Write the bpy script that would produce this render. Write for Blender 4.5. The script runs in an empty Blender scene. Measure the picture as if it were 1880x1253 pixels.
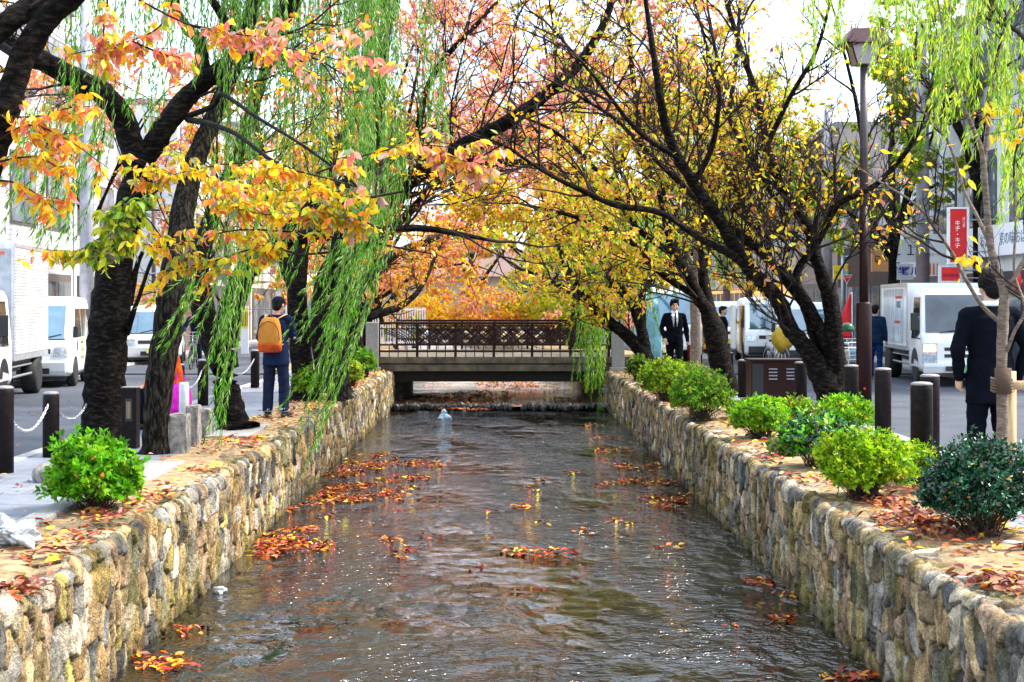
import bpy, bmesh, math, random
import numpy as np
from mathutils import Vector, Matrix
R = math.radians
rng = np.random.default_rng(7)
random.seed(7)
S = bpy.context.scene
COL = S.collection

# ------------------------------------------------------------------ camera, world, sun, exposure
F = 2611.0; CX = 918.0; CY = 560.0; CH = 1.6          # focal length in photo pixels, vanishing point, eye height
cam_d = bpy.data.cameras.new('camera'); cam = bpy.data.objects.new('camera', cam_d); COL.objects.link(cam)
cam.location = (0, 0, CH); cam.rotation_euler = (R(90), 0, 0)
cam_d.sensor_width = 36; cam_d.lens = 50; cam_d.clip_start = 0.1; cam_d.clip_end = 3000
cam_d.shift_x = (940 - CX) / 1880; cam_d.shift_y = -(626.5 - CY) / 1880
S.camera = cam
SUN_EL, SUN_AZ = 50, 82                               # azimuth clockwise from +Y: slightly ahead and to the right, behind thin cloud
w = bpy.data.worlds.new('World'); S.world = w; w.use_nodes = True
nt = w.node_tree; nt.nodes.clear()
sky = nt.nodes.new('ShaderNodeTexSky'); sky.sky_type = 'NISHITA'; sky.sun_disc = False
sky.sun_elevation = R(SUN_EL); sky.sun_rotation = R(SUN_AZ); sky.air_density = 1.0; sky.dust_density = 3.0; sky.ozone_density = 1.0
hs = nt.nodes.new('ShaderNodeHueSaturation'); hs.inputs['Saturation'].default_value = 0.9; hs.inputs['Value'].default_value = 1.0
bg = nt.nodes.new('ShaderNodeBackground'); bg.inputs['Strength'].default_value = 0.15
wo = nt.nodes.new('ShaderNodeOutputWorld')
nt.links.new(sky.outputs[0], hs.inputs['Color'])
tcw = nt.nodes.new('ShaderNodeTexCoord'); mpw = nt.nodes.new('ShaderNodeMapping'); mpw.inputs['Scale'].default_value = (1, 1, 2.2)
cl = nt.nodes.new('ShaderNodeTexNoise'); cl.inputs['Scale'].default_value = 2.4; cl.inputs['Detail'].default_value = 7; cl.inputs['Roughness'].default_value = .6
crw = nt.nodes.new('ShaderNodeMapRange'); crw.inputs[1].default_value = .40; crw.inputs[2].default_value = .58; crw.inputs[3].default_value = .15; crw.inputs[4].default_value = .95
mxw = nt.nodes.new('ShaderNodeMix'); mxw.data_type = 'RGBA'; mxw.inputs[7].default_value = (7.4, 8.7, 10.4, 1)          # broken bright cloud over the blue sky
nt.links.new(tcw.outputs['Generated'], mpw.inputs[0]); nt.links.new(mpw.outputs[0], cl.inputs['Vector']); nt.links.new(cl.outputs['Fac'], crw.inputs[0]); nt.links.new(crw.outputs[0], mxw.inputs[0])
nt.links.new(hs.outputs[0], mxw.inputs[6]); nt.links.new(mxw.outputs[2], bg.inputs[0]); nt.links.new(bg.outputs[0], wo.inputs[0])
sd = bpy.data.lights.new('sun', 'SUN'); sd.energy = 4.2; sd.angle = R(9); sd.color = (1, .93, .82)
sun = bpy.data.objects.new('sun', sd); COL.objects.link(sun)
_d = Vector((math.sin(R(SUN_AZ)) * math.cos(R(SUN_EL)), math.cos(R(SUN_AZ)) * math.cos(R(SUN_EL)), math.sin(R(SUN_EL))))
sun.rotation_euler = _d.to_track_quat('Z', 'Y').to_euler(); sun.location = _d * 60
S.view_settings.view_transform = 'Standard'; S.view_settings.look = 'None'
S.view_settings.exposure = 1.28; S.view_settings.gamma = 1.0
S.cycles.max_bounces = 6; S.cycles.transparent_max_bounces = 8
S.cycles.sample_clamp_indirect = 6

# ------------------------------------------------------------------ small helpers
def P(px, py, Y):                                       # photo pixel at distance Y -> world
    return Vector(((px - CX) * Y / F, Y, CH - (py - CY) * Y / F))
def SC(Y): return F / Y                                 # pixels per metre at distance Y

def tag(o, label=None, cat=None, group=None, kind=None):
    if label: o['label'] = label
    if cat: o['category'] = cat
    if group: o['group'] = group
    if kind: o['kind'] = kind
    return o
def thing(name, label, cat, loc=(0, 0, 0), rz=0, group=None):
    o = bpy.data.objects.new(name, None); COL.objects.link(o); o.empty_display_size = .2
    o.location = loc; o.rotation_euler = (0, 0, rz)
    return tag(o, label, cat, group)
def copy_tree(o, parent=None):
    c = o.copy(); COL.objects.link(c)
    if parent: c.parent = parent
    for ch in list(o.children): copy_tree(ch, c)
    return c
def obj(name, bm, mat, parent=None, smooth=False, label=None):
    me = bpy.data.meshes.new(name); bm.normal_update(); bm.to_mesh(me); bm.free()
    if smooth:
        me.polygons.foreach_set('use_smooth', [True] * len(me.polygons))
    me.materials.append(mat)
    o = bpy.data.objects.new(name, me); COL.objects.link(o)
    if parent: o.parent = parent
    if label: o['label'] = label
    return o
def obj_np(name, verts, faces, mat, parent=None, smooth=False, colors=None, nf=4):
    me = bpy.data.meshes.new(name)
    verts = np.asarray(verts, np.float32); faces = np.asarray(faces, np.int32).reshape(-1, nf)
    me.vertices.add(len(verts)); me.vertices.foreach_set('co', verts.ravel())
    me.loops.add(faces.size); me.loops.foreach_set('vertex_index', faces.ravel())
    me.polygons.add(len(faces))
    me.polygons.foreach_set('loop_start', np.arange(0, faces.size, nf, dtype=np.int32))
    me.polygons.foreach_set('loop_total', np.full(len(faces), nf, np.int32))
    if smooth: me.polygons.foreach_set('use_smooth', np.ones(len(faces), bool))
    me.update(calc_edges=True)
    if colors is not None:
        a = me.color_attributes.new('Col', 'FLOAT_COLOR', 'POINT')
        c = np.ones((len(verts), 4), np.float32); c[:, :3] = colors
        a.data.foreach_set('color', c.ravel())
    me.materials.append(mat)
    o = bpy.data.objects.new(name, me); COL.objects.link(o)
    if parent: o.parent = parent
    return o

def bx(bm, x0, x1, y0, y1, z0, z1, bev=0, M=None):
    t = bmesh.new(); bmesh.ops.create_cube(t, size=1)
    for v in t.verts: v.co = Vector(((x0 + x1) / 2 + v.co.x * (x1 - x0), (y0 + y1) / 2 + v.co.y * (y1 - y0), (z0 + z1) / 2 + v.co.z * (z1 - z0)))
    if bev: bmesh.ops.bevel(t, geom=t.edges[:], offset=bev, segments=2, affect='EDGES', profile=.6)
    merge(bm, t, M)
def merge(bm, t, M=None):
    if M is not None: bmesh.ops.transform(t, matrix=M, verts=t.verts[:])
    me = bpy.data.meshes.new('tmp'); t.to_mesh(me); t.free(); bm.from_mesh(me); bpy.data.meshes.remove(me)
def frame_of(d):
    d = d.normalized(); a = Vector((0, 0, 1)) if abs(d.z) < .9 else Vector((1, 0, 0))
    u = d.cross(a).normalized(); return u, d.cross(u).normalized()
def tube(bm, pts, rad, n=8, caps=True, round_ends=False, sq=(1, 1)):
    pts = [Vector(p) for p in pts]
    if not hasattr(rad, '__len__'): rad = [rad] * len(pts)
    rad = list(rad)
    if round_ends:
        d0 = (pts[0] - pts[1]).normalized(); d1 = (pts[-1] - pts[-2]).normalized()
        r0, r1 = rad[0], rad[-1]
        pre = [(pts[0] + d0 * r0 * math.sin(a), r0 * math.cos(a)) for a in (1.45, 1.0, .5)]
        post = [(pts[-1] + d1 * r1 * math.sin(a), r1 * math.cos(a)) for a in (.5, 1.0, 1.45)]
        pts = [p for p, _ in pre] + pts + [p for p, _ in post]; rad = [r for _, r in pre] + rad + [r for _, r in post]
    rings = []; u = None
    for i, p in enumerate(pts):
        d = pts[min(i + 1, len(pts) - 1)] - pts[max(i - 1, 0)]
        if d.length < 1e-7: d = Vector((0, 0, 1))
        d.normalize()
        if u is None: u, v = frame_of(d)
        else:
            u = (u - d * u.dot(d)); u = u.normalized() if u.length > 1e-5 else frame_of(d)[0]
            v = d.cross(u)
        rings.append([bm.verts.new(p + (u * math.cos(k * 2 * math.pi / n) * sq[0] + v * math.sin(k * 2 * math.pi / n) * sq[1]) * rad[i]) for k in range(n)])
    for a, b in zip(rings, rings[1:]):
        for k in range(n): bm.faces.new((a[k], a[(k + 1) % n], b[(k + 1) % n], b[k]))
    if caps:
        bm.faces.new(rings[0][::-1]); bm.faces.new(rings[-1])
def lathe(bm, prof, n=16, c=(0, 0, 0), M=None):
    t = bmesh.new(); rings = []
    for r, z in prof:
        rings.append([t.verts.new((c[0] + max(r, 1e-4) * math.cos(k * 2 * math.pi / n), c[1] + max(r, 1e-4) * math.sin(k * 2 * math.pi / n), c[2] + z)) for k in range(n)])
    for a, b in zip(rings, rings[1:]):
        for k in range(n): t.faces.new((a[k], a[(k + 1) % n], b[(k + 1) % n], b[k]))
    t.faces.new(rings[0][::-1]); t.faces.new(rings[-1])
    merge(bm, t, M)
def loft(bm, secs, n=20, p=2.0):                        # secs: (center, rx, ry) horizontal super-ellipses
    rings = []
    for c, rx, ry in secs:
        c = Vector(c); ring = []
        for k in range(n):
            a = k * 2 * math.pi / n; ca, sa = math.cos(a), math.sin(a)
            ring.append(bm.verts.new(c + Vector((rx * math.copysign(abs(ca) ** (2 / p), ca), ry * math.copysign(abs(sa) ** (2 / p), sa), 0))))
        rings.append(ring)
    for a, b in zip(rings, rings[1:]):
        for k in range(n): bm.faces.new((a[k], a[(k + 1) % n], b[(k + 1) % n], b[k]))
    bm.faces.new(rings[0][::-1]); bm.faces.new(rings[-1])
def ell(bm, c, r, rot=None, sub=3):
    t = bmesh.new(); bmesh.ops.create_icosphere(t, subdivisions=sub, radius=1)
    M = Matrix.Diagonal((*r, 1))
    if rot is not None: M = rot.to_4x4() @ M
    merge(bm, t, Matrix.Translation(Vector(c)) @ M)
def prism(bm, poly, axis, a, b):                        # poly in the two other axes, extruded along axis from a to b
    def v3(p, t):
        if axis == 'x': return (t, p[0], p[1])
        if axis == 'y': return (p[0], t, p[1])
        return (p[0], p[1], t)
    t = bmesh.new()
    A = [t.verts.new(v3(p, a)) for p in poly]; B = [t.verts.new(v3(p, b)) for p in poly]
    t.faces.new(A); t.faces.new(B[::-1]); n = len(poly)
    for k in range(n): t.faces.new((A[k], B[k], B[(k + 1) % n], A[(k + 1) % n]))
    bmesh.ops.recalc_face_normals(t, faces=t.faces[:])
    merge(bm, t)
def text(name, s, size, mat, parent, loc, rot=(R(90), 0, 0), ext=.004, align='CENTER', vertical=False, sx=1, bold=0):
    cu = bpy.data.curves.new(name, 'FONT')
    cu.body = '\n'.join(s) if vertical else s
    cu.size = size; cu.extrude = ext; cu.align_x = align; cu.align_y = 'CENTER'; cu.space_line = .95; cu.offset = bold
    cu.resolution_u = 3
    t = bpy.data.objects.new('t', cu); COL.objects.link(t)
    bpy.context.view_layer.update()
    me = bpy.data.meshes.new_from_object(t.evaluated_get(bpy.context.evaluated_depsgraph_get()))
    bpy.data.objects.remove(t); me.name = name
    me.materials.clear(); me.materials.append(mat)
    o = bpy.data.objects.new(name, me); COL.objects.link(o); o.parent = parent
    o.location = loc; o.rotation_euler = rot; o.scale = (sx, 1, 1)
    return o

# ------------------------------------------------------------------ noise in numpy
_tab = rng.random((256, 256))
def vnoise(x, y):
    xi = np.floor(x).astype(int); yi = np.floor(y).astype(int); fx = x - xi; fy = y - yi
    fx = fx * fx * (3 - 2 * fx); fy = fy * fy * (3 - 2 * fy)
    a = _tab[xi % 256, yi % 256]; b = _tab[(xi + 1) % 256, yi % 256]; c = _tab[xi % 256, (yi + 1) % 256]; d = _tab[(xi + 1) % 256, (yi + 1) % 256]
    return (a * (1 - fx) + b * fx) * (1 - fy) + (c * (1 - fx) + d * fx) * fy
def fbm(x, y, o=4):
    s = 0; a = .5
    for k in range(o): s = s + a * vnoise(x * 2 ** k + 17 * k, y * 2 ** k + 31 * k); a *= .5
    return s

# ------------------------------------------------------------------ materials
_m = {}
def mat(name, col=(.5, .5, .5), rough=.6, metal=0, var=.15, scale=8, bump=0, bscale=40, spec=.5, stretch=(1, 1, 1), emit=None, coat=0, col2=None, vcol=False, transl=0, hue=0, pos=(.32, .68), speck=0):
    if name in _m: return _m[name]
    m = bpy.data.materials.new(name); m.use_nodes = True; n = m.node_tree; L = n.links
    p = n.nodes['Principled BSDF']; out = n.nodes['Material Output']
    p.inputs['Roughness'].default_value = rough; p.inputs['Metallic'].default_value = metal
    p.inputs['Specular IOR Level'].default_value = spec
    if coat: p.inputs['Coat Weight'].default_value = coat; p.inputs['Coat Roughness'].default_value = .05
    tc = n.nodes.new('ShaderNodeTexCoord'); mp = n.nodes.new('ShaderNodeMapping'); mp.inputs['Scale'].default_value = stretch
    L.new(tc.outputs['Object'], mp.inputs[0])
    nz = n.nodes.new('ShaderNodeTexNoise'); nz.inputs['Scale'].default_value = scale; nz.inputs['Detail'].default_value = 6; nz.inputs['Roughness'].default_value = .6
    L.new(mp.outputs[0], nz.inputs['Vector'])
    if vcol:
        at = n.nodes.new('ShaderNodeAttribute'); at.attribute_name = 'Col'
        mr = n.nodes.new('ShaderNodeMapRange'); mr.inputs[1].default_value = .3; mr.inputs[2].default_value = .7; mr.inputs[3].default_value = 1 - var; mr.inputs[4].default_value = 1 + var
        L.new(nz.outputs['Fac'], mr.inputs[0])
        mx = n.nodes.new('ShaderNodeVectorMath'); mx.operation = 'SCALE'
        L.new(at.outputs['Color'], mx.inputs[0]); L.new(mr.outputs[0], mx.inputs['Scale']); csock = mx.outputs[0]
        if speck:
            ns = n.nodes.new('ShaderNodeTexNoise'); ns.inputs['Scale'].default_value = 75; ns.inputs['Detail'].default_value = 5; ns.inputs['Roughness'].default_value = .75; L.new(mp.outputs[0], ns.inputs['Vector'])
            m2 = n.nodes.new('ShaderNodeMapRange'); m2.inputs[1].default_value = .35; m2.inputs[2].default_value = .65; m2.inputs[3].default_value = 1 - speck; m2.inputs[4].default_value = 1 + speck; L.new(ns.outputs['Fac'], m2.inputs[0])
            m3 = n.nodes.new('ShaderNodeVectorMath'); m3.operation = 'SCALE'; L.new(csock, m3.inputs[0]); L.new(m2.outputs[0], m3.inputs['Scale']); csock = m3.outputs[0]
    else:
        cr = n.nodes.new('ShaderNodeValToRGB')
        c2 = col2 or tuple(min(1, c * (1 + var)) for c in col)
        c1 = tuple(c * (1 - var) for c in col) if not col2 else col
        cr.color_ramp.elements[0].position = pos[0]; cr.color_ramp.elements[1].position = pos[1]
        cr.color_ramp.elements[0].color = (*c1, 1); cr.color_ramp.elements[1].color = (*c2, 1)
        L.new(nz.outputs['Fac'], cr.inputs[0]); csock = cr.outputs[0]
    L.new(csock, p.inputs['Base Color'])
    if bump:
        n2 = n.nodes.new('ShaderNodeTexNoise'); n2.inputs['Scale'].default_value = bscale; n2.inputs['Detail'].default_value = 8; n2.inputs['Roughness'].default_value = .65
        L.new(mp.outputs[0], n2.inputs['Vector'])
        b = n.nodes.new('ShaderNodeBump'); b.inputs['Strength'].default_value = min(1, bump); b.inputs['Distance'].default_value = .02 if bump <= 1 else .02 * bump
        L.new(n2.outputs['Fac'], b.inputs['Height']); L.new(b.outputs[0], p.inputs['Normal'])
    if transl:
        t = n.nodes.new('ShaderNodeBsdfTranslucent'); L.new(csock, t.inputs['Color'])
        ms = n.nodes.new('ShaderNodeMixShader'); ms.inputs[0].default_value = transl
        L.new(p.outputs[0], ms.inputs[1]); L.new(t.outputs[0], ms.inputs[2]); L.new(ms.outputs[0], out.inputs[0])
    if emit:
        p.inputs['Emission Color'].default_value = (*emit[0], 1); p.inputs['Emission Strength'].default_value = emit[1]
    _m[name] = m; return m

LEAF = mat('leaf', vcol=True, rough=.4, var=.28, scale=45, transl=.55, spec=.3)
FALLEN = mat('fallen_leaf', vcol=True, rough=.5, var=.25, scale=40, transl=.1, spec=.4)
BARK_CH = mat('cherry_bark', (.0022, .0016, .0014), .8, var=.8, scale=11, bump=2.5, bscale=14, stretch=(1, 1, 2.4), col2=(.040, .028, .020), pos=(.48, .72), spec=.10)
BARK_WI = mat('willow_bark', (.003, .0025, .002), .85, scale=12, bump=1, bscale=26, stretch=(3, 3, .7), col2=(.05, .042, .03), spec=.08, pos=(.46, .68))
BARK_YG = mat('young_bark', (.07, .045, .03), .8, scale=16, bump=1, bscale=30, stretch=(1, 1, 3), col2=(.26, .19, .14))
TWIG = mat('twig', (.006, .004, .0035), .8, var=.5, scale=5, col2=(.035, .022, .02), spec=.2)
STONE = mat('wall_stone', vcol=True, rough=.9, var=.4, scale=11, bump=2.2, bscale=42, spec=.15, speck=.5)
DARKMETAL = mat('brown_paint', (.024, .008, .007), .45, spec=.15, var=.25, scale=30, bump=.12, bscale=60)
BOLL = mat('bollard_paint', (.005, .003, .0035), .5, spec=.12, var=.5, scale=20, bump=.3, bscale=50, col2=(.014, .009, .010))
BOLLTOP = mat('bollard_cap', (.22, .2, .2), .5, var=.3, scale=30)
GREYM = mat('grey_metal', (.32, .34, .37), .4, .6, var=.15, scale=10)
CHAINM = mat('chain', (.55, .55, .58), .3, .8)
CONC = mat('concrete', (.035, .026, .017), .85, var=.6, scale=3, bump=.6, bscale=30, col2=(.16, .13, .088))
GRANITE = mat('granite', (.16, .155, .15), .8, var=.5, scale=60, bump=.5, bscale=70, col2=(.36, .35, .33))
DGRANITE = mat('rough_granite', (.10, .09, .08), .9, var=.5, scale=14, bump=1, bscale=25, col2=(.34, .31, .28))
WHITE = mat('white_paint', (.78, .79, .8), .3, var=.04, scale=3, coat=.4)
RUB = mat('rubber', (.012, .012, .013), .75, var=.3)
RIM = mat('rim', (.35, .36, .38), .35, .5)
GLASS = mat('vehicle_glass', (.02, .07, .13), .03, var=.7, scale=2.5, spec=1.0, coat=1, col2=(.05, .15, .24))  # blue base colour stands in for sky reflected in the windscreens
GLASSD = mat('dark_glass', (.015, .02, .025), .05, var=.7, scale=3, spec=.8, col2=(.05, .045, .02))
BLACKP = mat('black_plastic', (.012, .012, .014), .5, var=.2)
LAMPG = mat('headlamp_glass', (.45, .5, .55), .08, .4, var=.4, scale=20)
SKIN = mat('skin', (.52, .30, .21), .5, var=.08, scale=12)
HAIR = mat('hair', (.004, .003, .003), .55, spec=.12, var=.4, scale=30, bump=.6, bscale=60, stretch=(1, 1, .3))

# ------------------------------------------------------------------ batched tubes and leaves
def tubes_np(groups, sides):
    """groups: list of (pts (N,k,3), rad (N,k)); returns verts, faces"""
    V = []; Fc = []; off = 0
    ang = np.arange(sides) * 2 * np.pi / sides
    for pts, rad in groups:
        N, k, _ = pts.shape
        if N == 0: continue
        t = np.gradient(pts, axis=1); t /= np.linalg.norm(t, axis=2, keepdims=True) + 1e-9
        ref = np.where(np.abs(t[:, :1, 2:3]) < .85, np.array([[[0, 0, 1.]]]), np.array([[[1., 0, 0]]]))
        u = np.cross(t, np.broadcast_to(ref, t.shape)); u /= np.linalg.norm(u, axis=2, keepdims=True) + 1e-9
        v = np.cross(t, u)
        ring = pts[:, :, None, :] + rad[:, :, None, None] * (np.cos(ang)[None, None, :, None] * u[:, :, None, :] + np.sin(ang)[None, None, :, None] * v[:, :, None, :])
        V.append(ring.reshape(-1, 3))
        base = (np.arange(N)[:, None, None] * k + np.arange(k - 1)[None, :, None]) * sides
        j = np.arange(sides)[None, None, :]; j2 = (j + 1) % sides
        f = np.stack([base + j, base + j2, base + sides + j2, base + sides + j], -1).reshape(-1, 4) + off
        Fc.append(f); off += N * k * sides
    return np.concatenate(V), np.concatenate(Fc)
def cat_rom(pts, n):
    P_ = np.asarray(pts, float); P_ = np.vstack([2 * P_[0] - P_[1], P_, 2 * P_[-1] - P_[-2]])
    out = []
    for i in range(1, len(P_) - 2):
        t = np.linspace(0, 1, n, endpoint=False)[:, None]
        a, b, c, d = P_[i - 1], P_[i], P_[i + 1], P_[i + 2]
        out.append(.5 * ((2 * b) + (-a + c) * t + (2 * a - 5 * b + 4 * c - d) * t ** 2 + (-a + 3 * b - 3 * c + d) * t ** 3))
    out.append(P_[-2:-1]); return np.vstack(out)
def unit(a): return a / (np.linalg.norm(a, axis=-1, keepdims=True) + 1e-9)
def rnd(n): return unit(rng.normal(size=(n, 3)))
CH_LEAF = (np.array([[0, 0, 0], [.28, .20, .05], [.62, .19, .03], [1, 0, -.06], [.62, -.19, .03], [.28, -.20, .05]]), np.array([[0, 3, 2, 1], [0, 5, 4, 3]]))
_r = [(0, .015, 0), (.22, .17, .035), (.5, .235, .04), (.78, .13, -.01), (1, .01, -.11)]
BIG_LEAF = (np.array([[x, w_ * q, z + abs(q) * .05 * (w_ > .05)] for x, w_, z in _r for q in (1, 0, -1)]), np.array([[3 * i + j, 3 * i + j + 1, 3 * i + j + 4, 3 * i + j + 3] for i in range(4) for j in range(2)]))
WI_LEAF = (np.array([[0, 0, 0], [.35, .06, .02], [1, 0, -.05], [.35, -.06, .02]]), np.array([[0, 1, 2, 3]]))
OV_LEAF = (np.array([[0, 0, 0], [.5, .24, .06], [1, 0, 0], [.5, -.24, .06]]), np.array([[0, 1, 2, 3]]))
def leaves_np(name, pos, d, nrm, size, cols, tmpl, m, parent=None):
    T, Fq = tmpl; N = len(pos)
    d = unit(d); s = unit(np.cross(nrm, d)); n2 = np.cross(d, s)
    size = np.broadcast_to(size, (N,)); curl = rng.uniform(-.6, 2.4, N)[:, None, None]
    V = pos[:, None, :] + size[:, None, None] * (T[None, :, 0:1] * d[:, None] + T[None, :, 1:2] * s[:, None] + T[None, :, 2:3] * curl * n2[:, None])
    f = (np.arange(N)[:, None, None] * len(T) + Fq[None]).reshape(-1, 4)
    c = np.repeat(cols, len(T), axis=0)
    return obj_np(name, V.reshape(-1, 3), f, m, parent, False, c)
PAL = {
 'salmon': [(.90, .34, .24), (.88, .28, .18), (.92, .50, .38), (.85, .38, .10), (.70, .20, .18)],
 'pink': [(.92, .48, .46), (.90, .36, .38), (.94, .66, .62), (.80, .18, .22), (.92, .58, .35)],
 'yellow': [(.88, .60, .02), (.92, .70, .03), (.85, .48, .01), (.80, .68, .06)],
 'orange': [(.80, .33, .02), (.78, .22, .02), (.82, .45, .03), (.75, .18, .06)],
 'lime': [(.50, .55, .03), (.38, .50, .03), (.60, .60, .04), (.28, .42, .03)],
 'green': [(.10, .22, .02), (.16, .33, .03), (.07, .15, .02), (.22, .38, .05)],
 'dull': [(.30, .30, .12), (.36, .28, .25), (.22, .30, .14)],
 'willow': [(.06, .22, .008), (.10, .32, .012), (.20, .44, .03), (.02, .08, .005), (.40, .56, .20), (.12, .36, .02)],
 'willowy': [(.45, .60, .03), (.30, .50, .03), (.60, .68, .06), (.20, .38, .02)],
 'azalea': [(.10, .36, .008), (.16, .46, .01), (.05, .20, .006), (.28, .55, .02)],
 'azaleay': [(.30, .50, .008), (.22, .42, .008), (.12, .26, .006), (.45, .58, .02)],
 'gloss': [(.006, .05, .018), (.012, .085, .03), (.03, .15, .06), (.004, .03, .012)],
 'mixed': [(.12, .26, .02), (.20, .34, .02), (.30, .40, .03), (.07, .16, .02)],
 'fall': [(.50, .07, .015), (.60, .16, .02), (.36, .03, .02), (.65, .32, .03), (.20, .05, .02), (.50, .28, .12), (.14, .05, .03)],
 'rust': [(.16, .035, .02), (.24, .05, .025), (.10, .025, .02), (.38, .10, .03), (.45, .18, .08)],
 'raft': [(.55, .12, .008), (.62, .20, .01), (.42, .04, .008), (.65, .34, .02), (.16, .03, .012), (.06, .02, .012), (.34, .02, .015)],
}
def cols_of(mix, N):
    keys = list(mix); wt = np.array([mix[k] for k in keys], float); wt /= wt.sum()
    pick = rng.choice(len(keys), N, p=wt); out = np.zeros((N, 3))
    for i, k in enumerate(keys):
        m_ = pick == i; a = np.array(PAL[k]); out[m_] = a[rng.integers(0, len(a), m_.sum())]
    return np.clip(out * rng.uniform(.8, 1.15, (N, 1)), 0, .95)

def grow(starts, dirs, lens, rads, k=6, jit=.25, trop=(0, 0, .06)):
    N = len(starts); pts = np.zeros((N, k, 3)); pts[:, 0] = starts; d = unit(dirs)
    for i in range(1, k):
        pts[:, i] = pts[:, i - 1] + d * (lens / (k - 1))[:, None]
        d = unit(d + rnd(N) * jit + np.array(trop))
    tt = np.linspace(1, .3, k)[None]
    return pts, rads[:, None] * tt
def sprout(pts, rad, n, spread, lscale, lmin, rscale, t0=.15, up=.15):
    """n children over all given polylines; returns starts, dirs, lens, rads"""
    N, k, _ = pts.shape
    seg = np.linalg.norm(np.diff(pts, axis=1), axis=2).sum(1)
    idx = rng.choice(N, n, p=seg / seg.sum()); t = rng.uniform(t0, .98, n) * (k - 1); i0 = np.minimum(t.astype(int), k - 2); fr = (t - i0)[:, None]
    a = pts[idx, i0]; b = pts[idx, i0 + 1]; st = a * (1 - fr) + b * fr
    tan = unit(b - a); d = unit(tan * (1 - spread * .5) + unit(np.cross(tan, rnd(n))) * spread + np.array([0, 0, up]))
    ln = np.maximum(lmin, seg[idx] * lscale * rng.uniform(.6, 1.2, n) * (1 - .35 * t / (k - 1)))
    rr = np.minimum(rad[idx, i0] * .8, rscale)
    return st, d, ln, rr
def limb_pts(spec, Y0, n=6):
    """spec: (px, py, dY, r_px) with r in pixels of the photo"""
    pts = [P(a[0], a[1], Y0 + a[2]) for a in spec]
    rad = [a[3] * .88 / SC(Y0 + a[2]) for a in spec]
    full = cat_rom([[*p, r] for p, r in zip(pts, rad)], n)
    return full[:, :3], full[:, 3]
def trunk_mesh(name, limbs, m, parent, sides=14, rough=.12):
    bm_v = []; bm_f = []; off = 0
    for pts, rad in limbs:
        k = len(pts); pts = pts + rnd(k) * rad[:, None] * rough * .5
        v, f = tubes_np([(pts[None], rad[None])], sides)
        ax = np.repeat(pts, sides, axis=0); dv = v - ax
        ang = np.tile(np.arange(sides), k); zz = np.repeat(np.arange(k), sides)
        h = fbm(ang * .9 + off * .01, zz * .7, 3) - .47
        h = .5 * (h + h.reshape(k, sides)[:, ::-1].ravel())
        v = ax + dv * (1 + h[:, None] * rough * 4)
        bm_v.append(v); bm_f.append(f + off); off += len(v)
        c = len(v)
    return obj_np(name, np.concatenate(bm_v), np.concatenate(bm_f), m, parent, True)

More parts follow.
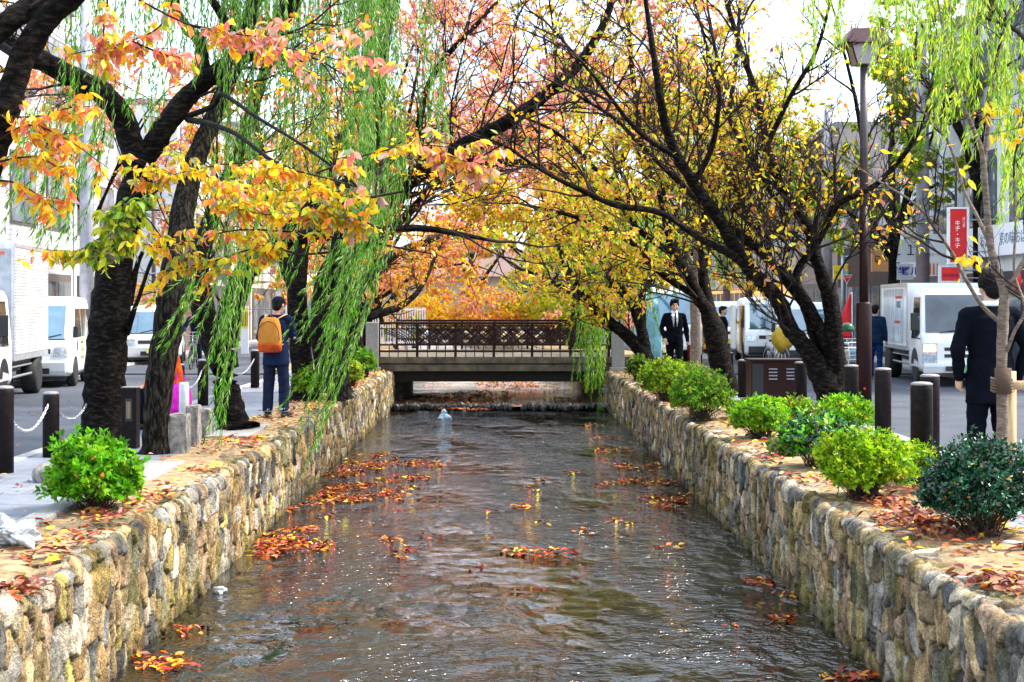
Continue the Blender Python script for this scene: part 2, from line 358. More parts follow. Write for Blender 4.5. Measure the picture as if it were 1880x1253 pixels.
def make_tree(name, label, limbs_spec, Y0, bark=BARK_CH, cat='tree', n1=60, n2=4, n3=5, n4=2, l1=.45, leaf_n=800, leaf_mix={'yellow': 1}, leaf_size=.1,
              extra=None, group=None, twig_r=.012, skip=0, up=.18, trop=(0, 0, .04), droop=.5, l1min=.7, tmpl=CH_LEAF, leaf_levels=(2, 3), flare=True, tail=0, rscale=1.0):
    base = P(limbs_spec[0][0][0], limbs_spec[0][0][1], Y0 + limbs_spec[0][0][2])
    root = thing(name, label, cat, (0, 0, 0), 0, group)
    limbs = [limb_pts(s, Y0) for s in limbs_spec]; limbs = [(p_, r_ * rscale) for p_, r_ in limbs]
    if flare:                                            # roots spread where the trunk meets the soil
        p0, r0 = limbs[0]; r0 = r0.copy(); r0[:3] *= np.array([1.35, 1.18, 1.06]); limbs[0] = (p0, r0)
    tr = trunk_mesh('trunk', limbs, bark, root)
    groups = []
    # level 1 from the limbs after 'skip'
    st = []; 
    for pts, rad in limbs[skip:len(limbs) - tail]:
        Ltot = np.linalg.norm(np.diff(pts, axis=0), axis=1).sum()
        st.append((pts, rad, Ltot))
    tot = sum(s[2] for s in st); lev = []
    for pts, rad, Ltot in st:
        n = max(1, int(n1 * Ltot / tot))
        a = sprout(pts[None], rad[None], n, .75, l1, l1min, .020, t0=.25, up=up); lev.append(a)
        lev.append((pts[-1:], unit(pts[-1:] - pts[-2:-1]), np.array([min(1.1, Ltot * .3 + .3) if rad[-1] > .008 else .3]), rad[-1:]))
    st1 = [np.concatenate([l[i] for l in lev]) for i in range(4)]
    g1 = grow(*st1, k=8, jit=.22, trop=trop); groups.append(g1)
    g2 = grow(*sprout(*g1, len(g1[0]) * n2, .7, .5, .35, twig_r, up=up), k=6, jit=.25, trop=trop); groups.append(g2)
    g3 = grow(*sprout(*g2, len(g2[0]) * n3, .7, .5, .18, twig_r * .55, up=up), k=5, jit=.28, trop=trop); groups.append(g3)
    gl = [g3, g2]
    if n4:
        g4 = grow(*sprout(*g3, len(g3[0]) * n4, .7, .5, .08, twig_r * .32, up=up), k=4, jit=.3, trop=trop); groups.append(g4); gl = [g4, g3]
    if extra: groups += extra[0]
    v1, f1 = tubes_np(groups[:2], 5); v2, f2 = tubes_np(groups[2:], 3)
    obj_np('branches', np.concatenate([v1, v2]), np.concatenate([f1, f2 + len(v1)]), TWIG, root, True)
    ps = []; ds = []
    for g, frac in zip(gl, (.75, .25)):
        n = int(leaf_n * frac); pts = g[0]; i = rng.integers(0, len(pts), n); j = rng.integers(1, pts.shape[1], n)
        ps.append(pts[i, j]); ds.append(unit(pts[i, j] - pts[i, j - 1]))
    ps = np.concatenate(ps); ds = np.concatenate(ds); N = len(ps)
    d = unit(ds * .5 + rnd(N) * .6 + np.array([0, 0, -droop]))
    cols = cols_of(leaf_mix, N); sz = leaf_size * rng.uniform(.6, 1.15, N)
    nr = unit(rnd(N) + np.array([0, 0, .7]))
    if extra and len(extra) > 1 and extra[1] is not None:
        ep, ed, en, es, ec = extra[1]
        ps = np.concatenate([ps, ep]); d = np.concatenate([d, ed]); nr = np.concatenate([nr, en]); sz = np.concatenate([sz, es]); cols = np.concatenate([cols, ec])
    if len(ps): leaves_np('crown', ps, d, nr, sz, cols, tmpl, LEAF, root)
    return root

def spray(paths, mix, Y, n_sub=9, leaf=.10, per=9, r=.006, width=1.0):
    """leafy shoots seen close: returns (twig groups, leaves)"""
    groups = []; E = [[], [], [], [], []]
    for path in paths:
        pts = cat_rom([[*P(a[0], a[1], Y + (a[2] if len(a) > 2 else 0))] for a in path], 5)
        groups.append((pts[None], np.linspace(r * 1.6, r * .5, len(pts))[None]))
        st, d, ln, rr = sprout(pts[None], groups[-1][1], n_sub, .7, .22, .16, r * .6, t0=.1, up=-.05)
        g = grow(st, d, np.clip(ln, .12, .45) * width, rr, k=5, jit=.2, trop=(0, 0, -.06)); groups.append(g)
        pp = np.concatenate([g[0].reshape(-1, 3), pts[3:]]); n = per * (n_sub + len(pts) // 3)
        i = rng.integers(0, len(pp), n)
        E[0].append(pp[i] + rnd(n) * .012)
        E[1].append(unit(rnd(n) * .75 + np.array([0, 0, -.75]))); E[2].append(unit(rnd(n) + np.array([0, -.5, .6])))
        E[3].append(leaf * rng.uniform(.65, 1.15, n)); E[4].append(cols_of(mix, n))
    return groups, [np.concatenate(e) for e in E]
def join_sprays(sp):
    g = []; 
    for s in sp: g += s[0]
    return g, [np.concatenate([s[1][i] for s in sp]) for i in range(5)]

def strands(regs):
    """willow strands: (px0, px1, py_top, py_bot, Y0, Y1, n, slant_px) -> twig groups + leaves"""
    G = []; pos = []; dd = []; sz = []
    for (a, b, yt, yb, Y0, Y1, n, sl) in regs:
        k = 12; Yv = rng.uniform(Y0, Y1, n)
        px = rng.uniform(a, b, n); py0 = yt + rng.normal(0, 14, n); py1 = yb + (rng.uniform(0, 1, n) ** 1.6 * -.7 + .06) * (yb - yt)
        t = np.linspace(0, 1, k)[None]
        sway = rng.normal(0, 14, (n, 1)); ph = rng.uniform(0, 6.28, (n, 1))
        X = px[:, None] + sl * t ** 1.6 + sway * t ** 2 + 5 * np.sin(t * 5 + ph)
        Yp = py0[:, None] + (py1 - py0)[:, None] * t
        Yd = Yv[:, None] + .25 * np.sin(t * 3 + ph)
        pts = np.stack([(X - CX) * Yd / F, Yd, CH - (Yp - CY) * Yd / F], -1)
        G.append((pts, np.broadcast_to(np.linspace(.0035, .0012, k)[None], (n, k)).copy()))
        L = np.linalg.norm(np.diff(pts, axis=1), axis=2).sum(1)
        m = (L / .021).astype(int); idx = np.repeat(np.arange(n), m); M = len(idx)
        tt = rng.uniform(.05, 1, M) ** .85 * (k - 1); i0 = np.minimum(tt.astype(int), k - 2); fr = (tt - i0)[:, None]
        A = pts[idx, i0]; B = pts[idx, i0 + 1]
        pos.append(A * (1 - fr) + B * fr); dd.append(unit(unit(B - A) * 1.0 + rnd(M) * .42)); sz.append(rng.uniform(.06, .115, M))
    return G, (np.concatenate(pos), np.concatenate(dd), np.concatenate(sz))
def willow(name, label, limbs_spec, Y0, regs, mix, group=None, skip=1, wscale=1.0):
    root = thing(name, label, 'tree', group=group)
    limbs = [limb_pts(s, Y0) for s in limbs_spec]
    p0, r0 = limbs[0]; r0 = r0.copy(); r0[:3] *= np.array([1.4, 1.2, 1.08]); limbs[0] = (p0, r0)
    trunk_mesh('trunk', limbs, BARK_WI, root)
    G, (ps, d, sz) = strands(regs)
    v, f = tubes_np(G, 3); obj_np('branches', v, f, mat('willow_twig', (.12, .14, .03), .7), root)
    # a strand shares one tone along its length
    leaves_np('crown', ps, d, rnd(len(ps)), sz * wscale, cols_of(mix, len(ps)), WI_LEAF, LEAF, root)
    return root

# ================================================================== THE SETTING
# ground sheet with the canal cut out of it
rows = [-30, 34.5, 46, 80, 110, 900]
LE = {-30: -2.62, 34.5: -2.62, 46: -2.95, 80: -6.2, 110: -9}
RE_ = {-30: 2.57, 34.5: 2.57, 46: 1.85, 80: -1.6, 110: -5}
def le(y): return np.interp(y, sorted(LE), [LE[k] for k in sorted(LE)])
def re(y): return np.interp(y, sorted(RE_), [RE_[k] for k in sorted(RE_)])
bm = bmesh.new(); grid = {}
for i, y in enumerate(rows):
    xs = [-900, float(le(y)) - .2, float(re(y)) + .2, 900]
    for j, x in enumerate(xs): grid[i, j] = bm.verts.new((x, y, -.16))
for i in range(len(rows) - 1):
    for j in range(3):
        if j == 1 and rows[i] < 110: continue
        bm.faces.new((grid[i, j], grid[i, j + 1], grid[i + 1, j + 1], grid[i + 1, j]))
tag(obj('ground', bm, mat('earth', (.16, .14, .11), .95, scale=2, bump=.4)), kind='structure')
ASPH = mat('asphalt', (.036, .042, .058), .85, var=.25, scale=1.2, bump=.5, bscale=180, col2=(.062, .072, .095))
for nm, x0, x1 in (('road', -10.2, -5.1), ('road', 4.9, 10.6)):
    bm = bmesh.new()
    n = 60
    vs = [(bm.verts.new((x0, -30 + i * 3, -.12)), bm.verts.new((x1, -30 + i * 3, -.12))) for i in range(n)]
    for a, b in zip(vs, vs[1:]): bm.faces.new((a[0], a[1], b[1], b[0]))
    tag(obj(nm, bm, ASPH), kind='structure')
# asphalt seams and a pale repair strip on the right road
bm = bmesh.new()
for (x, y) in ((5.2, 16.5), (5.4, 24.0)):
    pts = [(x + i * .45, y + .12 * math.sin(i * 1.7), -.1165) for i in range(9)]
    for a, b in zip(pts, pts[1:]):
        bm.faces.new([bm.verts.new((a[0], a[1], a[2])), bm.verts.new((b[0], b[1], b[2])), bm.verts.new((b[0], b[1] + .03, b[2])), bm.verts.new((a[0], a[1] + .03, a[2]))])
tag(obj('road_seam', bm, mat('seam', (.03, .032, .036), .9)), kind='structure')
# pavements: slabs with joints
def paving(name, x0, x1, y0, y1, z, c1, c2, sx, sy):
    m = mat('paving_' + str(sx), c1); n_ = m.node_tree; p = n_.nodes['Principled BSDF']
    tc = n_.nodes.new('ShaderNodeTexCoord'); br = n_.nodes.new('ShaderNodeTexBrick')
    br.inputs['Color1'].default_value = (*c1, 1); br.inputs['Color2'].default_value = (*c2, 1); br.inputs['Mortar'].default_value = (.07, .07, .07, 1)
    br.inputs['Scale'].default_value = 1; br.inputs['Brick Width'].default_value = sx; br.inputs['Row Height'].default_value = sy; br.inputs['Mortar Size'].default_value = .006
    nz = n_.nodes.new('ShaderNodeTexNoise'); nz.inputs['Scale'].default_value = 6; nz.inputs['Detail'].default_value = 8
    mx = n_.nodes.new('ShaderNodeMix'); mx.data_type = 'RGBA'; mx.blend_type = 'OVERLAY'; mx.inputs[0].default_value = .5
    n_.links.new(tc.outputs['Object'], br.inputs[0]); n_.links.new(tc.outputs['Object'], nz.inputs[0])
    n_.links.new(br.outputs[0], mx.inputs[6]); n_.links.new(nz.outputs['Fac'], mx.inputs[7]); n_.links.new(mx.outputs[2], p.inputs['Base Color'])
    bp = n_.nodes.new('ShaderNodeBump'); bp.inputs['Distance'].default_value = .01; bp.invert = True; n_.links.new(br.outputs[1], bp.inputs['Height']); n_.links.new(bp.outputs[0], p.inputs['Normal'])
    bm = bmesh.new(); bx(bm, x0, x1, y0, y1, z - .2, z)
    return tag(obj(name, bm, m), kind='structure')
paving('pavement', -4.93, -3.45, -10, 34.3, .0, (.12, .135, .17), (.16, .175, .21), .9, .6)
paving('pavement', 3.68, 4.73, -10, 34.3, .0, (.18, .19, .22), (.24, .25, .28), .6, .6)
paving('pavement', -11.5, -10.25, -10, 120, -.02, (.34, .33, .33), (.42, .41, .40), .61, .3)
paving('pavement', 10.65, 12.0, -10, 120, -.02, (.34, .33, .33), (.42, .41, .40), .62, .3)
for x0, x1 in ((-5.1, -4.935), (4.735, 4.9)):
    bm = bmesh.new()
    for i in range(34): bx(bm, x0, x1, -6 + i * 1.2 + .006, -6 + (i + 1) * 1.2 - .006, -.3, .012, .012)
    tag(obj('kerb', bm, mat('kerb_stone', (.30, .30, .31), .85, scale=5, bump=.3, var=.2)), kind='structure')
# sandy planting strips, uneven
SOIL = mat('sandy_soil', (.17, .105, .05), .95, scale=7, bump=1, bscale=70, col2=(.46, .33, .17))
def soil(x0, x1, y0, y1):
    nx, ny = 26, int((y1 - y0) / .07)
    X, Y = np.meshgrid(np.linspace(x0, x1, nx), np.linspace(y0, y1, ny))
    Z = .008 + .035 * (fbm(X * 3 + 5, Y * 3, 4) - .45) + .012 * (vnoise(X * 14, Y * 14) - .5)
    Z = Z - .05 * (np.abs((X - (x0 + x1) / 2) / ((x1 - x0) / 2)) ** 8)
    i = np.arange(ny - 1)[:, None] * nx + np.arange(nx - 1)[None]
    f = np.stack([i, i + 1, i + nx + 1, i + nx], -1).reshape(-1, 4)
    return tag(obj_np('planting_soil', np.stack([X, Y, Z], -1).reshape(-1, 3), f, SOIL, smooth=True), kind='structure')
soil(-3.60, -2.80, 3, 34.2); soil(2.76, 3.78, 3, 34.2)
bm = bmesh.new()
for x0, x1 in ((-3.5, -2.75), (2.72, 3.72)): bx(bm, x0, x1, -10, 34.2, -.9, -.045)
for (xa, xb, s) in ((1.2, 1.2, 1), (1.2, 1.2, -1)):
    pts = [(35, 46), (46, 80), (80, 110)]
    for (ya, yb) in pts:
        e = le if s < 0 else re
        a0, a1 = float(e(ya)), float(e(yb)); o1, o2 = (.35 * s, 3.0 * s)
        q = [(a0 + o1, ya), (a1 + o1, yb), (a1 + o2, yb), (a0 + o2, ya)]
        prism(bm, q, 'z', -.9, 0)
tag(obj('bank', bm, SOIL), kind='structure')
# canal bed
bm = bmesh.new(); bx(bm, -12, 6, -30, 112, -1.6, -1.25)
tag(obj('canal_bed', bm, mat('gravel', (.10, .08, .05), .9)), kind='structure')

# water with ripples
def water(name, y0, y1, z, c1, c2, tones):
    m = bpy.data.materials.new(name); m.use_nodes = True; n_ = m.node_tree; L = n_.links; p = n_.nodes['Principled BSDF']
    tc = n_.nodes.new('ShaderNodeTexCoord')
    def noise(sx, sy, sc, det, rough=.55):
        mp = n_.nodes.new('ShaderNodeMapping'); mp.inputs['Scale'].default_value = (sx, sy, 1); L.new(tc.outputs['Object'], mp.inputs[0])
        z_ = n_.nodes.new('ShaderNodeTexNoise'); z_.inputs['Scale'].default_value = sc; z_.inputs['Detail'].default_value = det; z_.inputs['Roughness'].default_value = rough
        L.new(mp.outputs[0], z_.inputs[0]); return z_
    big = noise(1, .45, .7, 4); cr = n_.nodes.new('ShaderNodeValToRGB'); cr.color_ramp.elements[0].position = .4; cr.color_ramp.elements[1].position = .62
    cr.color_ramp.elements[0].color = (*c1, 1); cr.color_ramp.elements[1].color = (*c2, 1); L.new(big.outputs[0], cr.inputs[0]); L.new(cr.outputs[0], p.inputs['Base Color'])
    p.inputs['Roughness'].default_value = .03; p.inputs['IOR'].default_value = 1.52; p.inputs['Specular IOR Level'].default_value = .9
    f1 = noise(1, 1.1, 6.0, 3, .55); f1.inputs['Distortion'].default_value = .8; f2 = noise(1, 1.0, 21, 2, .5); f3 = noise(1, .7, 1.6, 2); mk = noise(1, .5, .8, 4)
    mr = n_.nodes.new('ShaderNodeMapRange'); mr.inputs[1].default_value = .42; mr.inputs[2].default_value = .60; mr.inputs[3].default_value = .12; mr.inputs[4].default_value = 1.7; L.new(mk.outputs[0], mr.inputs[0])
    def mul(nd):
        q = n_.nodes.new('ShaderNodeMath'); q.operation = 'MULTIPLY'; L.new(nd.outputs[0], q.inputs[0]); L.new(mr.outputs[0], q.inputs[1]); return q
    f1, f2 = mul(f1), mul(f2)
    b1 = n_.nodes.new('ShaderNodeBump'); b1.inputs['Distance'].default_value = .072 * tones; L.new(f1.outputs[0], b1.inputs['Height'])
    b2 = n_.nodes.new('ShaderNodeBump'); b2.inputs['Distance'].default_value = .016 * tones; L.new(f2.outputs[0], b2.inputs['Height']); L.new(b1.outputs[0], b2.inputs['Normal'])
    b3 = n_.nodes.new('ShaderNodeBump'); b3.inputs['Distance'].default_value = .12 * tones; L.new(f3.outputs[0], b3.inputs['Height']); L.new(b2.outputs[0], b3.inputs['Normal'])
    L.new(b3.outputs[0], p.inputs['Normal'])
    ys = np.linspace(y0, y1, 40); V = []
    for y in ys: V += [(float(le(y)) - .15, y, z), (float(re(y)) + .15, y, z)]
    f = [[2 * i, 2 * i + 1, 2 * i + 3, 2 * i + 2] for i in range(len(ys) - 1)]
    return tag(obj_np(name, V, f, m), kind='structure')
water('canal_water', 1, 33.55, -.9, (.002, .003, .003), (.010, .008, .005), 1.0)
water('canal_water_upstream', 33.5, 110, -.80, (.34, .30, .25), (.50, .47, .42), 1.0)  # pale base colour paints in the bright sky reflection upstream

# rubble stone walls: relief of single stones over face and top
PST = np.array([(.62, .46, .27), (.52, .36, .18), (.36, .35, .34), (.22, .23, .24), (.66, .58, .47), (.58, .41, .30), (.42, .33, .20), (.70, .65, .57), (.10, .10, .10), (.52, .44, .16)])
PWT = np.array([.20, .16, .13, .09, .12, .08, .10, .05, .03, .04])
def stone_wall(name, label, side, y0, y1, xf, ds=.017, z0=-1.0, top=.34, grey=0, seed=1):
    r2 = np.random.default_rng(seed)
    H = -z0; nu = int((H + top) / ds); ny = int((y1 - y0) / ds)
    u = np.linspace(0, H + top, nu); y = np.linspace(y0, y1, ny); U, Y = np.meshgrid(u, y)
    # domain warp
    wu = U + .05 * (fbm(Y * 4 + 3, U * 4, 3) - .5) + .015 * (vnoise(Y * 25, U * 25) - .5); wy = Y + .07 * (fbm(Y * 4 + 50, U * 4 + 9, 3) - .5)
    cu, cy = .225, .155
    gu = wu / cu; gy = wy / cy
    iu = np.floor(gu).astype(int); iy = np.floor(gy).astype(int)
    ju = r2.random((64, 4096)); jy = r2.random((64, 4096)); sc_ = r2.uniform(.8, 1.25, (64, 4096))
    F1 = np.full(U.shape, 9.); F2 = np.full(U.shape, 9.); ID = np.zeros(U.shape, int); DU = np.zeros(U.shape); DY = np.zeros(U.shape)
    for a in (-1, 0, 1):
        for b in (-1, 0, 1):
            ku = iu + a; ky = iy + b; k0 = ku % 64; k1 = ky % 4096
            du = (gu - (ku + .15 + .7 * ju[k0, k1] )); dy = (gy + .5 * (ku % 2) - (ky + .5 * (ku % 2) + .12 + .76 * jy[k0, k1]))
            d = (np.abs(du) ** 2.7 + np.abs(dy) ** 2.7) ** (1 / 2.7) * sc_[k0, k1]
            new = d < F1; F2 = np.where(new, F1, np.minimum(F2, d)); F1 = np.where(new, d, F1)
            ID = np.where(new, k0 * 4096 + k1, ID); DU = np.where(new, du, DU); DY = np.where(new, dy, DY)
    e = F2 - F1; ss = np.clip(e / .09, 0, 1); ss = ss * (2 - ss)
    r3 = np.random.default_rng(seed + 5); NN = 64 * 4096
    tu = r3.normal(0, .017, NN); ty = r3.normal(0, .017, NN); hh = r3.uniform(.014, .038, NN)
    h = ss * (hh[ID] + .012) + (tu[ID] * DU + ty[ID] * DY) * ss + .038 * (fbm(Y * 11, U * 8, 4) - .5) - .022 * np.abs(fbm(Y * 16 + 9, U * 10, 3) - .45) + .009 * (vnoise(Y * 60, U * 60) - .5)
    # profile: vertical face, rounded shoulder, top
    ang = np.clip((U - (H - .05)) / .10, 0, 1) * np.pi / 2
    rr = .055
    inner = U - (H + .05)
    px = np.where(U < H - .05, 0, np.where(inner > 0, rr + inner, rr * (1 - np.cos(ang))))
    pz = np.where(U < H - .05, z0 + U, np.where(inner > 0, 0, -rr + rr * np.sin(ang)))
    topw = .045 * (vnoise(Y * 3.3, Y * 0 + seed) - .5)
    pz = pz + np.where(U > H - .25, topw * np.clip((U - H + .25) / .2, 0, 1), 0)
    nx_, nz_ = np.cos(ang), np.sin(ang)
    h2 = np.where(inner > .02, h * .55 - .012, h) - .02
    X = xf + side * (px - nx_ * h2); Z = pz + nz_ * h2
    pal = PST.copy()
    w_ = PWT / PWT.sum()
    sc = pal[r3.choice(len(pal), NN, p=w_)] * r3.uniform(.42, 1.0, (NN, 1))
    if grey: sc = sc * (1 - grey) + grey * sc.mean(1, keepdims=True) * np.array([.98, 1.0, 1.02])
    C = sc[ID]
    st = fbm(Y * 7, U * 7 + 40, 4)[..., None]
    C = C * np.clip(.05 + 1.75 * st, .15, 1.6)
    vein = np.clip((fbm(Y * 22, U * 14 + 9, 3) - .52) * 8, 0, 1)[..., None]; C = C * (1 - .5 * vein)
    dirt = np.array([.022, .017, .011]); k = np.clip(1.1 - e / .085, 0, 1)[..., None] * .93; C = C * (1 - k) + dirt * k
    moss = np.clip((fbm(Y * 2.3 + 7, U * 2.3, 3) - .5 + .22 * np.clip(1 - (U) / .45, 0, 1)) * 5, 0, 1)[..., None] * .45
    C = C * (1 - moss) + moss * np.array([.20, .19, .045]) * (.5 + st)
    C = C * np.array([1.07, 1.0, .88])
    low = np.clip(1 - (U - .10) / .16, 0, 1)[..., None] * .55; C = C * (1 - low)           # wet band at the water line
    i = np.arange(ny - 1)[:, None] * nu + np.arange(nu - 1)[None]
    f = np.stack([i, i + nu, i + nu + 1, i + 1] if side > 0 else [i, i + 1, i + nu + 1, i + nu], -1).reshape(-1, 4)
    o = obj_np(name, np.stack([X, Y, Z], -1).reshape(-1, 3), f, STONE, None, True, C.reshape(-1, 3))
    return tag(o, label, 'wall')
stone_wall('stone_wall', 'rubble stone canal wall along the left bank under the pavement side', -1, 3.0, 34.9, -2.6, ds=.0125, seed=3)
stone_wall('stone_wall', 'rubble stone canal wall along the right bank below the clipped shrubs', 1, 3.0, 34.9, 2.55, ds=.0125, grey=.12, seed=9)
def far_wall(label, e, side):
    ys = np.linspace(35, 110, 260); us = np.linspace(0, 1.2, 18)
    U, Y = np.meshgrid(us, ys); X = e(Y) + side * (np.clip(U - .95, 0, 1)) - side * .05 * vnoise(Y * 4, U * 5); Z = np.minimum(-.95 + U, 0)
    nu = len(us); i = np.arange(len(ys) - 1)[:, None] * nu + np.arange(nu - 1)[None]
    f = np.stack([i, i + nu, i + nu + 1, i + 1], -1).reshape(-1, 4)
    C = PST[(vnoise(Y * 4, U * 5) * 37).astype(int) % len(PST)] * .75
    tag(obj_np('stone_wall', np.stack([X, Y, Z], -1).reshape(-1, 3), f, STONE, None, True, C.reshape(-1, 3)), label, 'wall')
far_wall('left stone canal wall upstream, seen beneath the bridge', le, -1)
far_wall('right stone canal wall upstream, seen beneath the bridge', re, 1)
# weir: dark rocks across the canal just under the bridge
bm = bmesh.new()
for i in range(110):
    x = -2.6 + 5.2 * i / 109 + random.uniform(-.04, .04)
    if 60 < i < 66: continue
    ell(bm, (x, 33.5 + random.uniform(-.08, .08) - (.12 if x > 0 else 0), -.815 + random.uniform(-.03, .03)), (random.uniform(.05, .11), random.uniform(.06, .14), random.uniform(.07, .12)), sub=1)
tag(obj('weir', bm, mat('wet_rock', (.015, .014, .013), .3, var=.5, scale=20, bump=.6), smooth=False), 'low weir of dark wet rocks crossing the canal below the bridge', 'weir')

# ------------------------------------------------------------------ bridge
br = thing('footbridge', 'small concrete bridge carrying a side street over the canal', 'bridge', (0, 34.3, 0))
bm = bmesh.new(); bx(bm, -3.1, 3.2, .05, 6.2, .06, .33, .01); bx(bm, -3.2, 3.25, -.06, .12, .19, .345, .012); obj('deck', bm, CONC, br)
bm = bmesh.new(); bx(bm, -3.0, 2.95, -.02, .14, .0, .16, .01); obj('edge_beam', bm, CONC, br)
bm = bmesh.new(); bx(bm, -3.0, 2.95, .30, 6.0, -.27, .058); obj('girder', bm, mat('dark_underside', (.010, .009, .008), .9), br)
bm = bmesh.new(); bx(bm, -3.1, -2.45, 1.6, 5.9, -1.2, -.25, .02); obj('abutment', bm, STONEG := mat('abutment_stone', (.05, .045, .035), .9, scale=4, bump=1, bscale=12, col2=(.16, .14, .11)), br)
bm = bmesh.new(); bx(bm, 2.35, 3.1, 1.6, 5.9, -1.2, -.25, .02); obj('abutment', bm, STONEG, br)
bm = bmesh.new(); bx(bm, -11.4, -3.12, .6, 5.6, -.2, -.085); bx(bm, 3.22, 11.9, .6, 5.6, -.2, -.085); tag(obj('cross_street', bm, ASPH), kind='structure'); bpy.data.objects['cross_street'].location = (0, 34.3, 0)
for xa in (-3.23, 2.66 + .02):
    p = thing('bridge_pillar', 'square granite pillar at the left end of the bridge railing' if xa < 0 else 'square granite pillar at the right end of the bridge railing', 'pillar', (xa + .16, 34.28, 0), group='granite end pillars of the bridge')
    bm = bmesh.new(); bx(bm, -.15, .15, -.16, .16, .02, 1.18, .012); obj('shaft', bm, GRANITE, p)
    bm = bmesh.new(); bx(bm, -.2, .2, -.2, .2, -.02, .10, .012); obj('base', bm, GRANITE, p)
def railing(label, y, z):
    r = thing('bridge_railing', label, 'railing', (0, y, z), group='lattice railings of the bridge')
    x0, x1 = -2.92, 2.62; n = 6; W = (x1 - x0) / n
    for nm, za, zb, d in (('handrail', .78, .84, .05), ('rail', .665, .69, .02), ('rail', .27, .31, .02), ('rail', .11, .16, .02)):
        bm = bmesh.new(); bx(bm, x0, x1, -d, d, za, zb, .006); obj(nm, bm, DARKMETAL, r)
    for i in range(n + 1):
        bm = bmesh.new(); bx(bm, x0 + i * W - .032, x0 + i * W + .032, -.035, .035, .0, .78, .005); obj('post', bm, DARKMETAL, r)
    for i in range(n):
        bm = bmesh.new(); a = x0 + i * W + .032; b = a + W - .064
        za, zb = .31, .665
        def bar(p, q, t=.017):
            tube(bm, [(p[0], 0, p[1]), (q[0], 0, q[1])], t, 5)
        if 1 <= i <= 4:                                     # diamonds with nested diagonals
            m = 2; w_ = (b - a) / m
            for k in range(m):
                c = a + (k + .5) * w_; zc = (za + zb) / 2; hw, hh = w_ / 2, (zb - za) / 2
                for sx_ in (-1, 1):
                    for sz_ in (-1, 1):
                        for q in (0, .25, .5, .75):
                            bar((c + sx_ * hw * q, zc + sz_ * hh), (c + sx_ * hw, zc + sz_ * hh * q), .017)
                        bar((c, zc + sz_ * hh * .55), (c + sx_ * hw * .55, zc), .007)
                bar((c - hw, za), (c + hw, zb)); bar((c - hw, zb), (c + hw, za))
        else:                                               # curved reeds at the ends
            s = 1 if i == 0 else -1; ox = b if s > 0 else a
            for q in range(6):
                rr = (.25 + q * .13); pts = []
                for t in range(9):
                    an = t / 8 * 1.15
                    X = ox - s * rr * (1 - math.cos(an)) * 1.6 - s * q * .05; Z = za + (zb - za) * t / 8
                    if a <= X <= b: pts.append((X, 0, Z))
                if len(pts) > 1: tube(bm, pts, .013, 5)
            for q in range(2): bar((a + (b - a) * (.15 + .2 * q), za), (a + (b - a) * (.15 + .2 * q), zb), .007)
        for k in range(1, 4): bar((a + (b - a) * k / 4, .0), (a + (b - a) * k / 4, .27), .012)
        for k in range(1, 8): bar((a + (b - a) * k / 8, .69), (a + (b - a) * k / 8, .78), .006)
        obj('lattice_panel', bm, DARKMETAL, r)
railing('dark brown lattice railing on the near side of the bridge', 34.3, .345)
railing('dark brown lattice railing on the far side of the bridge, seen through the near one', 40.2, .345)
# blue service box on the edge beam
bm = bmesh.new(); bx(bm, 2.03, 2.15, 34.2, 34.235, .02, .14, .005); bx(bm, 2.0, 2.03, 34.215, 34.235, .0, .16); bx(bm, 2.15, 2.18, 34.215, 34.235, .0, .16)
tag(obj('service_box', bm, mat('slate_blue', (.05, .09, .15), .6)), 'small slate blue box fixed to the right end of the bridge beam', 'box')
# steps let into the right wall
for z in (-.42, -.76):
    bm = bmesh.new(); bx(bm, 2.34, 2.62, 33.3, 33.75, z - .045, z + .045, .012)
    tag(obj('wall_step', bm, GRANITE), 'upper stone step jutting from the right canal wall beside the bridge' if z > -.6 else 'lower stone step jutting from the right canal wall beside the bridge', 'step', 'stone steps in the canal wall')

# ================================================================== LEFT BANK TREES
# T0: near cherry whose trunk stands left of the frame
T0sp = join_sprays([
  spray([[(150, -60, 0), (345, 45, 0), (500, 82, .2), (600, 105, .3), (742, 138, .4)], [(345, 45, 0), (430, 62, 0), (500, 70, 0)]], {'salmon': 6, 'yellow': 3, 'dull': 1}, 9.2, 12, .09, 10),
  spray([[(330, -50), (300, 40), (240, 75), (130, 100)], [(240, 75), (300, 100), (340, 110)], [(200, -20), (190, 60), (200, 100)]], {'salmon': 6, 'yellow': 2, 'orange': 1, 'lime': 1}, 9.6, 11, .09, 9),
  spray([[(-30, 210), (60, 215), (120, 200), (170, 195)], [(-20, 270), (50, 230), (120, 255), (200, 310)], [(-20, 300), (70, 290), (150, 340)], [(-20, 330), (40, 340), (110, 390)]], {'orange': 5, 'yellow': 5, 'salmon': 3}, 9.4, 9, .088, 8),
])
make_tree('cherry_tree', 'near black cherry limb leaning in at the top left corner over pink sprays', [
  [(-190, 1100, 0, 44), (-150, 800, 0, 40), (-80, 500, 0, 34), (-20, 300, 0, 30), (10, 210, 0, 28), (40, 110, 0, 27), (85, 35, 0, 26), (135, -10, 0, 24), (230, -120, 0, 20), (330, -330, .5, 12)],
  [(-60, 130, 0, 24), (-20, 70, 0, 24), (30, 30, 0, 24), (90, -20, .2, 20), (160, -140, .3, 14)],
  [(40, 110, 0, 10), (-20, 60, .5, 10), (-80, -50, 1, 8)]], 9.5, n1=16, n2=3, n3=3, n4=1, leaf_n=150, leaf_mix={'salmon': 3, 'yellow': 2}, extra=T0sp, skip=1, l1min=.5, tmpl=BIG_LEAF)
